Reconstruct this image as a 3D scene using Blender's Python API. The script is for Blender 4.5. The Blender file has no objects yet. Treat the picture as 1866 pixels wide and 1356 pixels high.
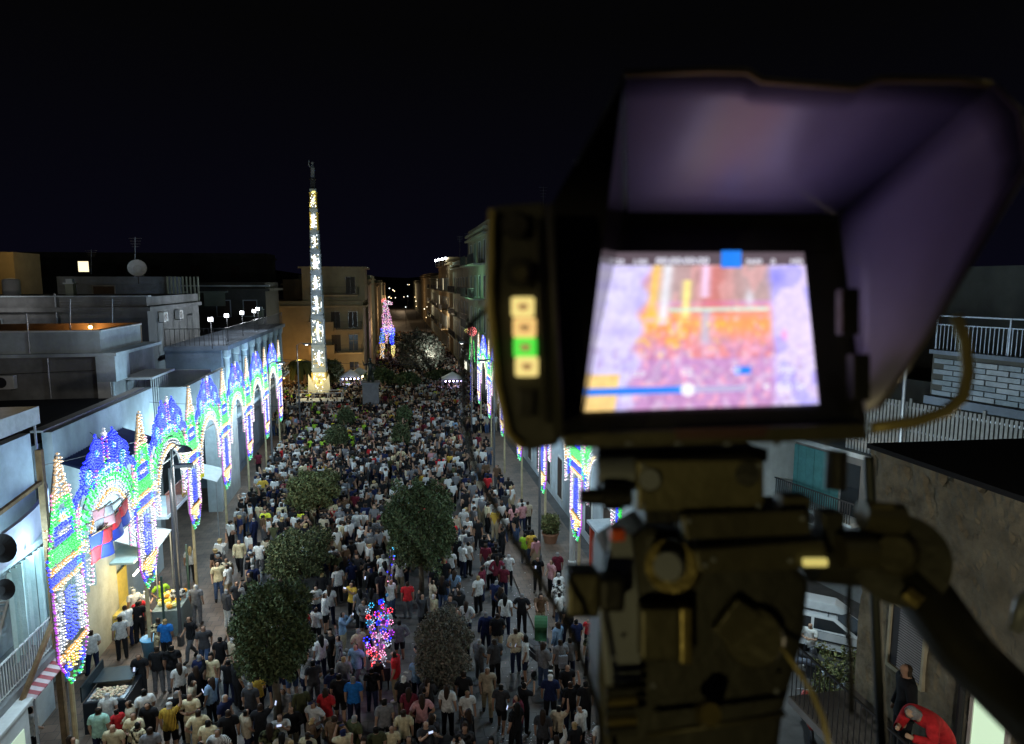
import bpy, math, random
import numpy as np
from mathutils import Vector, Matrix
random.seed(7); rng = np.random.RandomState(7)
PI = math.pi
SC = bpy.context.scene
COL = SC.collection

# ------------------------------------------------------------ camera, world, exposure
EYE = Vector((0, 0, 13.6)); YAW = math.radians(9.809); PITCH = math.radians(7.52); FPX = 1250.0; PCX, PCY = 933.0, 678.0
FWD = Vector((math.sin(YAW)*math.cos(PITCH), math.cos(YAW)*math.cos(PITCH), -math.sin(PITCH)))
RGT = Vector((math.cos(YAW), -math.sin(YAW), 0)); UPV = RGT.cross(FWD)
cam = bpy.data.cameras.new('camera'); camo = bpy.data.objects.new('camera', cam); COL.objects.link(camo)
camo.matrix_world = Matrix((( RGT.x, UPV.x, -FWD.x, EYE.x), (RGT.y, UPV.y, -FWD.y, EYE.y), (RGT.z, UPV.z, -FWD.z, EYE.z), (0, 0, 0, 1)))
cam.sensor_width = 36; cam.lens = 36*FPX/1866; cam.clip_start = 0.02; cam.clip_end = 4000
cam.dof.use_dof = True; cam.dof.focus_distance = 32; cam.dof.aperture_fstop = 5.0
SC.camera = camo
W = bpy.data.worlds.new('World'); SC.world = W; W.use_nodes = True
nt = W.node_tree; bg = nt.nodes['Background']
tc = nt.nodes.new('ShaderNodeTexCoord'); sx = nt.nodes.new('ShaderNodeSeparateXYZ'); cr = nt.nodes.new('ShaderNodeValToRGB')
nt.links.new(tc.outputs['Generated'], sx.inputs[0]); nt.links.new(sx.outputs[2], cr.inputs[0]); nt.links.new(cr.outputs[0], bg.inputs[0])
cr.color_ramp.elements[0].color = (0.0021, 0.002, 0.0055, 1); cr.color_ramp.elements[0].position = 0.0
cr.color_ramp.elements[1].color = (0.0012, 0.0012, 0.0014, 1); cr.color_ramp.elements[1].position = 0.32
bg.inputs[1].default_value = 1.0
moon = bpy.data.lights.new('moon_light', 'SUN'); moon.energy = 0.015; moon.angle = 0.02; moon.color = (0.8, 0.88, 1)
mo = bpy.data.objects.new('moon_light', moon); COL.objects.link(mo); mo.rotation_euler = (math.radians(35), math.radians(20), 0)
SC.view_settings.view_transform = 'Standard'; SC.view_settings.look = 'None'; SC.view_settings.exposure = 0.0; SC.view_settings.gamma = 1
SC.view_settings.use_curve_mapping = False
cy = SC.cycles
cy.max_bounces = 5; cy.diffuse_bounces = 2; cy.glossy_bounces = 2; cy.transmission_bounces = 2; cy.sample_clamp_indirect = 1.5; cy.sample_clamp_direct = 30
cy.caustics_reflective = False; cy.caustics_refractive = False; cy.use_light_tree = True
try: cy.use_denoising = True; cy.denoiser = 'OPENIMAGEDENOISE'
except Exception: pass

# ------------------------------------------------------------ helpers
def ray(px, py): return FWD + RGT*((px-PCX)/FPX) - UPV*((py-PCY)/FPX)
def on_z(px, py, z=0.0): d = ray(px, py); return EYE + d*((z-EYE.z)/d.z)
def on_x(px, py, x): d = ray(px, py); return EYE + d*(x/d.x)
def on_y(px, py, y): d = ray(px, py); return EYE + d*(y/d.y)
def dep(px, py, d): return EYE + ray(px, py)*d

MATS = {}
def mat(name, col, rough=0.75, var=0.25, scale=3.0, bump=0.0, metal=0.0, emit=None, es=0.0, spec=0.3, sample=False, coat=0.0, dirt=0.0):
    if name in MATS: return MATS[name]
    m = bpy.data.materials.new(name); m.use_nodes = True; n = m.node_tree.nodes; L = m.node_tree.links; b = n['Principled BSDF']
    b.inputs['Base Color'].default_value = (*col, 1); b.inputs['Roughness'].default_value = rough; b.inputs['Metallic'].default_value = metal
    b.inputs['Specular IOR Level'].default_value = spec; b.inputs['Coat Weight'].default_value = coat; b.inputs['Coat Roughness'].default_value = .35 if name == 'hood_fabric' else .03
    if var > 0 and emit is None:
        t = n.new('ShaderNodeTexCoord'); no = n.new('ShaderNodeTexNoise'); no.inputs['Scale'].default_value = scale; no.inputs['Detail'].default_value = 6; no.inputs['Roughness'].default_value = .65
        r = n.new('ShaderNodeValToRGB'); L.new(t.outputs['Object'], no.inputs['Vector']); L.new(no.outputs[0], r.inputs[0])
        r.color_ramp.elements[0].position = .3; r.color_ramp.elements[1].position = .7
        r.color_ramp.elements[0].color = (*[c*(1-var) for c in col], 1); r.color_ramp.elements[1].color = (*[min(1, c*(1+var*.6)) for c in col], 1)
        out = r.outputs[0]
        if dirt > 0:
            n2 = n.new('ShaderNodeTexNoise'); n2.inputs['Scale'].default_value = scale*.23; n2.inputs['Detail'].default_value = 9
            mp = n.new('ShaderNodeMapping'); mp.inputs['Scale'].default_value = (1, 1, .25); L.new(t.outputs['Object'], mp.inputs[0]); L.new(mp.outputs[0], n2.inputs['Vector'])
            r2 = n.new('ShaderNodeValToRGB'); r2.color_ramp.elements[0].position = .45; r2.color_ramp.elements[1].position = .68
            L.new(n2.outputs[0], r2.inputs[0]); mx = n.new('ShaderNodeMix'); mx.data_type = 'RGBA'; mx.blend_type = 'MIX'
            mul = n.new('ShaderNodeMath'); mul.operation = 'MULTIPLY'; mul.inputs[1].default_value = dirt; L.new(r2.outputs[0], mul.inputs[0])
            L.new(mul.outputs[0], mx.inputs[0]); L.new(out, mx.inputs[6]); mx.inputs[7].default_value = (*[c*.3 for c in col], 1); out = mx.outputs[2]
        L.new(out, b.inputs['Base Color'])
        if bump > 0:
            bp = n.new('ShaderNodeBump'); bp.inputs['Strength'].default_value = bump; bp.inputs['Distance'].default_value = .03
            n3 = n.new('ShaderNodeTexNoise'); n3.inputs['Scale'].default_value = scale*4; n3.inputs['Detail'].default_value = 8; L.new(t.outputs['Object'], n3.inputs['Vector'])
            L.new(n3.outputs[0], bp.inputs['Height']); L.new(bp.outputs[0], b.inputs['Normal'])
    if emit is not None:
        b.inputs['Emission Color'].default_value = (*emit, 1); b.inputs['Emission Strength'].default_value = es
        if not sample: m.cycles.emission_sampling = 'NONE'
    MATS[name] = m; return m

def objcol_mat(name, rough=.85, amt=.25, scale=18):
    m = bpy.data.materials.new(name); m.use_nodes = True; n = m.node_tree.nodes; L = m.node_tree.links; b = n['Principled BSDF']
    oi = n.new('ShaderNodeObjectInfo'); t = n.new('ShaderNodeTexCoord'); no = n.new('ShaderNodeTexNoise'); no.inputs['Scale'].default_value = scale; no.inputs['Detail'].default_value = 4
    L.new(t.outputs['Object'], no.inputs['Vector']); mr = n.new('ShaderNodeMapRange'); mr.inputs[1].default_value = .3; mr.inputs[2].default_value = .7; mr.inputs[3].default_value = 1-amt; mr.inputs[4].default_value = 1+amt*.4
    L.new(no.outputs[0], mr.inputs[0]); mx = n.new('ShaderNodeVectorMath'); mx.operation = 'SCALE'; L.new(oi.outputs['Color'], mx.inputs[0]); L.new(mr.outputs[0], mx.inputs['Scale'])
    L.new(mx.outputs[0], b.inputs['Base Color']); b.inputs['Roughness'].default_value = rough; b.inputs['Specular IOR Level'].default_value = .15
    bp = n.new('ShaderNodeBump'); bp.inputs['Strength'].default_value = .5; bp.inputs['Distance'].default_value = .02; L.new(no.outputs[0], bp.inputs['Height']); L.new(bp.outputs[0], b.inputs['Normal'])
    return m

def attr_mat(name, attr='Col', rough=.85, emit=0.0, sample=False):
    m = bpy.data.materials.new(name); m.use_nodes = True; n = m.node_tree.nodes; L = m.node_tree.links; b = n['Principled BSDF']
    a = n.new('ShaderNodeAttribute'); a.attribute_name = attr; b.inputs['Roughness'].default_value = rough; b.inputs['Specular IOR Level'].default_value = .15
    if emit > 0:
        b.inputs['Base Color'].default_value = (.02, .02, .02, 1); L.new(a.outputs['Color'], b.inputs['Emission Color']); b.inputs['Emission Strength'].default_value = emit
        if not sample: m.cycles.emission_sampling = 'NONE'
    else: L.new(a.outputs['Color'], b.inputs['Base Color'])
    return m

class MB:
    def __init__(s): s.v = []; s.f = []; s.c = []
    def add(s, vs, fs, c=None):
        o = len(s.v); s.v += [tuple(v) for v in vs]; s.f += [tuple(i+o for i in f) for f in fs]
        if c is not None: s.c += [c]*len(fs)
    def box(s, x0, y0, z0, x1, y1, z1, c=None):
        s.add([(x0,y0,z0),(x1,y0,z0),(x1,y1,z0),(x0,y1,z0),(x0,y0,z1),(x1,y0,z1),(x1,y1,z1),(x0,y1,z1)],
              [(0,3,2,1),(4,5,6,7),(0,1,5,4),(1,2,6,5),(2,3,7,6),(3,0,4,7)], c)
    def obox(s, o, d, n, s0, s1, n0, n1, z0, z1, c=None):   # box on a wall frame: origin o, along d, outward n
        p = lambda a, b, z: (o[0]+d[0]*a+n[0]*b, o[1]+d[1]*a+n[1]*b, z)
        s.add([p(s0,n0,z0),p(s1,n0,z0),p(s1,n1,z0),p(s0,n1,z0),p(s0,n0,z1),p(s1,n0,z1),p(s1,n1,z1),p(s0,n1,z1)],
              [(0,3,2,1),(4,5,6,7),(0,1,5,4),(1,2,6,5),(2,3,7,6),(3,0,4,7)], c)
    def bar(s, p, q, r, n=4, r2=None, c=None):
        p, q = Vector(p), Vector(q); a = (q-p)
        if a.length < 1e-6: return
        a.normalize(); t = Vector((0,0,1)) if abs(a.z) < .9 else Vector((1,0,0)); u = a.cross(t).normalized(); w = a.cross(u); r2 = r if r2 is None else r2
        vs = [p + (u*math.cos(2*PI*(i+.5)/n)+w*math.sin(2*PI*(i+.5)/n))*r for i in range(n)] + [q + (u*math.cos(2*PI*(i+.5)/n)+w*math.sin(2*PI*(i+.5)/n))*r2 for i in range(n)]
        s.add(vs, [(i,(i+1)%n,n+(i+1)%n,n+i) for i in range(n)] + [tuple(range(n-1,-1,-1)), tuple(range(n,2*n))], c)
    def tube(s, pts, r, n=6, c=None):
        pts = [Vector(p) for p in pts]; rs = r if isinstance(r, (list, tuple)) else [r]*len(pts); vs = []; prev = None
        for i, p in enumerate(pts):
            a = (pts[min(i+1, len(pts)-1)]-pts[max(i-1, 0)]).normalized()
            if prev is None: t = Vector((0,0,1)) if abs(a.z) < .9 else Vector((1,0,0)); u = a.cross(t).normalized()
            else: u = (prev - a*prev.dot(a)).normalized()
            prev = u; w = a.cross(u); vs += [p+(u*math.cos(2*PI*k/n)+w*math.sin(2*PI*k/n))*rs[i] for k in range(n)]
        fs = [(i*n+k, i*n+(k+1)%n, (i+1)*n+(k+1)%n, (i+1)*n+k) for i in range(len(pts)-1) for k in range(n)]
        fs += [tuple(range(n-1,-1,-1)), tuple((len(pts)-1)*n+k for k in range(n))]; s.add(vs, fs, c)
    def lathe(s, prof, c=(0,0,0), n=12, col=None, axis=None):   # prof: (r, z)
        vs = []; M = None
        if axis is not None: M = Vector((0,0,1)).rotation_difference(Vector(axis)).to_matrix()
        for r, z in prof:
            for k in range(n):
                p = Vector((r*math.cos(2*PI*k/n), r*math.sin(2*PI*k/n), z))
                if M: p = M @ p
                vs.append(p+Vector(c))
        m = len(prof); fs = [(i*n+k, i*n+(k+1)%n, (i+1)*n+(k+1)%n, (i+1)*n+k) for i in range(m-1) for k in range(n)]
        fs += [tuple(range(n-1,-1,-1)), tuple((m-1)*n+k for k in range(n))]; s.add(vs, fs, col)
    def ball(s, c, r, n=8, m=6, col=None, jit=0):
        rx, ry, rz = r if isinstance(r, (tuple, list)) else (r, r, r); vs = []
        for i in range(1, m):
            for k in range(n):
                th = PI*i/m; j = 1+jit*(random.random()-.5); vs.append((c[0]+rx*j*math.sin(th)*math.cos(2*PI*k/n), c[1]+ry*j*math.sin(th)*math.sin(2*PI*k/n), c[2]+rz*j*math.cos(th)))
        vs += [(c[0],c[1],c[2]+rz), (c[0],c[1],c[2]-rz)]; a = len(vs)-2; b = a+1
        fs = [(i*n+k,(i+1)*n+k,(i+1)*n+(k+1)%n,i*n+(k+1)%n) for i in range(m-2) for k in range(n)] + [(a,k,(k+1)%n) for k in range(n)] + [(b,(m-2)*n+(k+1)%n,(m-2)*n+k) for k in range(n)]
        s.add(vs, fs, col)
    def slab(s, pts, th, d=None, c=None):     # polygon given as world points, thickened along d
        d = FWD if d is None else Vector(d); n = len(pts); pts = [Vector(p) for p in pts]
        s.add(pts + [p+d*th for p in pts], [tuple(range(n)), tuple(range(2*n-1, n-1, -1))] + [(i, n+i, n+(i+1)%n, (i+1)%n) for i in range(n)], c)
    def quad(s, a, b, c_, d, c=None): s.add([a,b,c_,d], [(0,1,2,3)], c)
    def mesh(s, name):
        me = bpy.data.meshes.new(name); me.from_pydata(s.v, [], s.f)
        if s.c and len(s.c) == len(s.f):
            at = me.attributes.new('Col', 'FLOAT_COLOR', 'FACE'); at.data.foreach_set('color', [x for c in s.c for x in (c[0], c[1], c[2], 1.0)])
        return me
    def build(s, name, m=None, parent=None, smooth=False, bevel=0, fix=False, **tags):
        me = s.mesh(name)
        if fix or bevel:
            import bmesh
            bm = bmesh.new(); bm.from_mesh(me); bmesh.ops.recalc_face_normals(bm, faces=bm.faces)
            if bevel: bmesh.ops.bevel(bm, geom=list(bm.edges), offset=bevel, segments=2, profile=.6, affect='EDGES', clamp_overlap=True)
            bm.to_mesh(me); bm.free()
        if m: me.materials.append(m)
        if smooth: me.shade_smooth()
        return link(name, me, parent, **tags)
def link(name, me, parent=None, **tags):
    o = bpy.data.objects.new(name, me); COL.objects.link(o)
    if parent is not None:
        o.parent = parent; o.matrix_parent_inverse = Matrix.Translation(-parent.location) if parent.rotation_euler.z == 0 else parent_inv(parent)
    for k, v in tags.items(): o[k] = v
    return o
def parent_inv(p): return (Matrix.Translation(p.location) @ p.rotation_euler.to_matrix().to_4x4()).inverted()
def tag(o, label, cat, group=None):
    o['label'] = label; o['category'] = cat
    if group: o['group'] = group
    return o
def thing(name, label, cat, loc=(0,0,0), group=None):
    o = bpy.data.objects.new(name, None); COL.objects.link(o); o.location = loc; o.empty_display_size = .2
    return tag(o, label, cat, group)
def locals_(o):                      # children were built in local coordinates: drop the inverse
    for c in o.children: c.matrix_parent_inverse = Matrix.Identity(4)
def lamp(name, loc, energy, col, r=.15, parent=None, kind='POINT', rot=None, size=None, spot=None, label=None):
    l = bpy.data.lights.new(name, kind); l.energy = energy; l.color = col
    if kind == 'AREA': l.size = size or .5
    else: l.shadow_soft_size = r
    if kind == 'SPOT' and spot: l.spot_size = spot; l.spot_blend = .6
    o = bpy.data.objects.new(name, l); COL.objects.link(o); o.location = loc
    if rot is not None: o.rotation_euler = rot
    if parent is not None: o.parent = parent; o.matrix_parent_inverse = Matrix.Translation(-parent.location)
    return o
def copy_tree(o, loc=None, rz=None, parent=None):
    c = o.copy(); COL.objects.link(c)
    if parent is not None: c.parent = parent
    if loc is not None: c.location = loc
    if rz is not None: c.rotation_euler = (0, 0, rz)
    for ch in o.children: copy_tree(ch, parent=c)
    return c
# ------------------------------------------------------------ ground
M_asph = mat('street_stone', (.085,.08,.078), .8, .35, 1.2, .5, dirt=.5)
def paving(name, base, gap, sx, sy):
    m = bpy.data.materials.new(name); m.use_nodes = True; n = m.node_tree.nodes; L = m.node_tree.links; b = n['Principled BSDF']
    t = n.new('ShaderNodeTexCoord'); br = n.new('ShaderNodeTexBrick'); L.new(t.outputs['Object'], br.inputs['Vector'])
    br.inputs['Scale'].default_value = 1; br.inputs['Brick Width'].default_value = sx; br.inputs['Row Height'].default_value = sy; br.inputs['Mortar Size'].default_value = .012
    br.inputs['Color1'].default_value = (*base, 1); br.inputs['Color2'].default_value = (*[c*.72 for c in base], 1); br.inputs['Mortar'].default_value = (*gap, 1)
    no = n.new('ShaderNodeTexNoise'); no.inputs['Scale'].default_value = .9; no.inputs['Detail'].default_value = 9; L.new(t.outputs['Object'], no.inputs['Vector'])
    mr = n.new('ShaderNodeMapRange'); mr.inputs[1].default_value = .3; mr.inputs[2].default_value = .7; mr.inputs[3].default_value = .55; mr.inputs[4].default_value = 1.2; L.new(no.outputs[0], mr.inputs[0])
    mx = n.new('ShaderNodeVectorMath'); mx.operation = 'SCALE'; L.new(br.outputs[0], mx.inputs[0]); L.new(mr.outputs[0], mx.inputs['Scale']); L.new(mx.outputs[0], b.inputs['Base Color'])
    b.inputs['Roughness'].default_value = .62; bp = n.new('ShaderNodeBump'); bp.inputs['Strength'].default_value = .6; bp.inputs['Distance'].default_value = .01; L.new(br.outputs['Fac'], bp.inputs['Height']); bp.invert = True; L.new(bp.outputs[0], b.inputs['Normal'])
    return m
M_pave = paving('lava_paving', (.13,.12,.115), (.05,.045,.04), .7, .45)
M_walk = paving('terracotta_paving', (.17,.115,.085), (.06,.05,.04), .4, .4)
g = MB(); g.box(-600, -60, -.5, 600, 1500, -.012); g.build('ground', M_asph, kind='structure')
g = MB(); g.box(-6.6, -5, -.3, 5.2, 400, 0); g.build('street', M_pave, kind='structure')
g = MB(); g.box(-16.5, -5, -.3, -6.6, 62, .1); g.build('left_pavement', M_walk, kind='structure')
g = MB(); g.box(-30, 62, -.3, -6.6, 92, .02); g.build('square_paving', M_pave, kind='structure')
g = MB(); g.box(5.2, 9.8, -.3, 9.2, 90, .1); g.build('right_pavement', M_walk, kind='structure')
g = MB(); g.box(9.2, 10.4, -.3, 30, 33, .004); g.build('side_street', M_asph, kind='structure')
M_hill = mat('hill_scrub', (.02,.024,.016), .9, .4, .02)
g = MB(); N = 60
for i in range(N+1):
    x = -900+1900*i/N; h = 6 + 34*math.exp(-((x+330)/260)**2) + 12*math.exp(-((x-150)/200)**2) + 2*math.sin(i*1.7)
    g.v += [(x, 760, -2), (x, 860, h), (x, 1300, h*.6)]
g.f = [(3*i, 3*i+3, 3*i+4, 3*i+1) for i in range(N)] + [(3*i+1, 3*i+4, 3*i+5, 3*i+2) for i in range(N)]
g.build('hills', M_hill, kind='structure')
# litter and torn paper on the paving
g = MB()
def scrap(x, y, z, s):
    a = random.random()*PI; c, d = math.cos(a)*s, math.sin(a)*s; k = (.55+.3*random.random(),)*3 if random.random() < .8 else (.6, .3, .35)
    g.add([(x-c, y-d, z), (x+d*.5, y-c*.5, z+.01), (x+c, y+d, z+.004), (x-d*.5, y+c*.5, z+.012)], [(0,1,2,3)], k)
for cx, cy_, sxx, syy, n_ in [(5.3, 17.5, 1.0, 1.2, 520), (3.3, 18.2, .7, .9, 240), (5.6, 27.5, .8, 2, 60), (4.5, 24, 2, 4, 120), (0, 30, 5, 8, 160)]:
    for _ in range(n_): scrap(random.gauss(cx, sxx*.6), random.gauss(cy_, syy*.6), .11 if cx > 5.2 else .012, random.uniform(.015, .04))
g.v = [(x, y, (.112 if 5.2 < x < 9.2 else .012)+(z-.012)*.2) for x, y, z in g.v]
o = g.build('litter', attr_mat('torn_paper')); o['kind'] = 'stuff'; o['label'] = 'scattered torn paper confetti on the street paving'; o['category'] = 'litter'

# ------------------------------------------------------------ illuminated pillars and arches (festival lights)
CAP = {'blue': ((.006,.012,1), 2.4), 'cyan': ((.03,.45,.8), .9), 'green': ((.015,.75,.08), 1.2), 'purple': ((.55,.03,.8), 1.0), 'white': ((.6,.65,.8), .6), 'amber': ((1,.45,.03), .9), 'warm': ((1,.62,.28), .6), 'red': ((1,.04,.05), 1.6), 'yellow': ((.9,.85,.1), 1.2), 'pink': ((.95,.3,.55), 1.2)}
CORE = {'blue': (.16,.26,1), 'cyan': (.8,1,1), 'green': (.25,1,.35), 'purple': (1,.75,1), 'white': (1,1,1), 'amber': (1,.9,.6), 'warm': (1,.9,.7), 'red': (1,.6,.6), 'yellow': (1,1,.6), 'pink': (1,.8,.9)}
MC = {k: mat(k+'_bulb_cap', (.1,.1,.1), .4, 0, emit=c, es=s) for k, (c, s) in CAP.items()}
MK = {k: mat(k+'_bulb_core', (.1,.1,.1), .4, 0, emit=c, es={'blue':1.9,'green':1.9,'purple':2.2,'cyan':2}.get(k, 3.0)) for k, c in CORE.items()}
M_frame = mat('grey_painted_lath', (.2,.19,.17), .7, .2, 6)
M_wood = mat('weathered_timber', (.26,.17,.09), .8, .4, 5, .3)
class Lights:
    def __init__(s): s.p = {}
    def pt(s, k, u, v, w=0.0): s.p.setdefault(k, []).append((u, v, w))
    def line(s, k, u0, v0, u1, v1, sp=.085):
        n = max(1, int(math.hypot(u1-u0, v1-v0)/(sp*1.45)))
        for i in range(n+1): s.pt(k, u0+(u1-u0)*i/n, v0+(v1-v0)*i/n)
    def arc(s, k, cu, cv, r, a0, a1, sp=.085, ry=None):
        ry = r if ry is None else ry; n = max(2, int(abs(a1-a0)*PI/180*r/(sp*1.5)))
        for i in range(n+1): a = math.radians(a0+(a1-a0)*i/n); s.pt(k, cu+r*math.cos(a), cv+ry*math.sin(a))
    def build(s, parent, size=.045, sym=False, axis='x'):
        for k, pts in s.p.items():
            a = MB(); me_core = len(pts)
            ps = pts if not sym else pts+[(-u, v, w) for u, v, w in pts if abs(u) > .02]
            fs = []
            for u, v, w in ps:
                if random.random() < .035: continue
                r = size*(.85+.3*random.random()); u += random.gauss(0, .014); v += random.gauss(0, .014); x = w
                a.add([(x,u-r,v),(x,u,v-r),(x,u+r,v),(x,u,v+r),(x+r,u,v),(x-r,u,v)], [(4,2,3),(4,3,0),(4,0,1),(4,1,2),(5,3,2),(5,0,3),(5,1,0),(5,2,1)])
                fs += [0]*8; q = r*(.34 if k in ('blue','green','purple') else .4); x2 = x+r*.72
                a.add([(x2,u-q,v),(x2,u,v-q),(x2,u+q,v),(x2,u,v+q),(x2+q*1.6,u,v)], [(4,2,3),(4,3,0),(4,0,1),(4,1,2)]); fs += [1]*4
                if axis == 'xy':
                    pass
            me = a.mesh(k+'_bulbs'); me.materials.append(MC[k]); me.materials.append(MK[k]); me.polygons.foreach_set('material_index', fs)
            o = bpy.data.objects.new(k+'_bulbs', me); COL.objects.link(o); o.parent = parent; o['kind'] = 'stuff'
def rect(m, u0, v0, u1, v1, t=.02):
    for a, b in (((u0,v0),(u1,v0)),((u1,v0),(u1,v1)),((u1,v1),(u0,v1)),((u0,v1),(u0,v0))): m.bar((-.05, a[0], a[1]), (-.05, b[0], b[1]), t)

def make_pillar():
    t = thing('light_pillar', '', 'light pillar')
    f = MB(); rect(f, -.85, 3.75, .85, 5.6); rect(f, -.85, 5.6, .85, 6.25); f.bar((-.05,-.85,3.75), (-.05,-.25,2.85), .02); f.bar((-.05,.85,3.75), (-.05,.25,2.85), .02); f.bar((-.05,-.25,2.85), (-.05,.25,2.85), .02)
    f.bar((-.05,-.95,6.25), (-.05,-.45,7.85), .02); f.bar((-.05,.95,6.25), (-.05,.45,7.85), .02); f.bar((-.05,-.5,7.85), (-.05,0,9.05), .02); f.bar((-.05,.5,7.85), (-.05,0,9.05), .02)
    for k in range(7): f.bar((-.06,-.85,3.9+k*.28), (-.06,.85,3.9+k*.28), .012)
    for k in range(-2, 3): f.bar((-.06,k*.28,3.8), (-.06,k*.28,6.2), .012)
    f.build('frame', M_frame, t)
    f = MB(); f.bar((-.16,.0,0), (-.16,.0,7.4), .07, 8, .055); f.build('pole', mat('peeled_pole', (.42,.34,.2), .7, .3, 4), t)
    L = Lights()
    for s in (-1, 1):
        L.line('purple', s*.86, 3.7, s*.86, 5.6, .06); L.line('pink', s*.8, 3.85, s*.8, 5.5, .12)
        for k in range(20): v = 3.95+k*.08; L.line('white', s*.73, v, s*.45, v+.07, .075)
        L.line('blue', s*.9, 5.72, s*.98, 6.5, .07); L.line('purple', s*.8, 6.6, s*.78, 7.15, .07); L.line('purple', s*.72, 6.6, s*.7, 7.1, .07)
        L.line('green', s*.95, 6.35, s*.47, 7.8, .06); L.line('green', s*.88, 6.4, s*.4, 7.75, .06)
        for k in range(3): L.line('warm', s*(.5-.15*k), 7.85, s*(.1+.03*k), 8.75+.1*k, .075)
        L.line('pink', s*.5, 7.5, s*.5, 8.1, .08); L.line('warm', s*.95, 6.3, s*.95, 7.3, .12)
        L.line('purple', s*.84, 3.65, s*.5, 3.1, .07); L.line('cyan', s*.5, 3.1, s*.2, 2.85, .07)
        L.arc('blue', s*.42, 3.28, .15, 0, 330, .06); L.arc('blue', s*.42, 3.28, .08, 0, 330, .06); L.arc('green', s*.25, 3.02, .17, 180, 360, .06)
    for k in range(-3, 4): L.line('blue', k*.115, 4.0+.02*abs(k)**1.5, k*.085, 5.4-.02*abs(k)**1.5, .075)
    for v in (3.68, 3.78): L.line('amber', -.82, v, .82, v, .06)
    for v in (5.64, 5.72): L.line('amber', -.85, v, .85, v, .06)
    for v in (5.83, 5.91, 5.99): L.line('blue', -.86, v, .86, v, .07)
    for v in (6.12, 6.2): L.line('amber', -.9, v, .9, v, .06)
    for k in range(-3, 4): L.line('yellow' if k % 2 else 'amber', k*.12, 3.2+.04*abs(k), k*.13, 3.62, .06)
    for k in range(7): v = 6.32+k*.058; w = .86-.2*(v-6.3); L.line('green', -w, v, w, v, .06)
    for q in (0, .07): 
        L.line('blue', -.48+q, 6.8+q, .48-q, 6.8+q, .06); L.line('blue', -.48+q, 7.2-q, .48-q, 7.2-q, .06)
        for s in (-1, 1): L.line('blue', s*(.48-q), 6.8+q, s*(.48-q), 7.2-q, .06)
    for v in (6.96, 7.03): L.line('white', -.3, v, .3, v, .07)
    L.line('amber', -.16, 7.33, .16, 7.33, .05); L.line('amber', -.16, 7.39, .16, 7.39, .05)
    for k in range(5): v = 7.3+k*.1; w = .6-.3*(v-7.3); L.line('green', -w, v, -.22, v, .06); L.line('green', .22, v, w, v, .06)
    for k in range(3): L.line('green', -.42, 7.78+k*.05, .42, 7.78+k*.05, .06)
    L.line('cyan', -.2, 7.55, .2, 7.55, .07); L.line('warm', 0, 7.9, 0, 9.1, .07)
    for k in range(6): w = .42-.06*k; L.line('warm', -w, 8.0+k*.17, w, 8.0+k*.17, .08)
    L.build(t); lamp_obj = None
    return t
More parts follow.
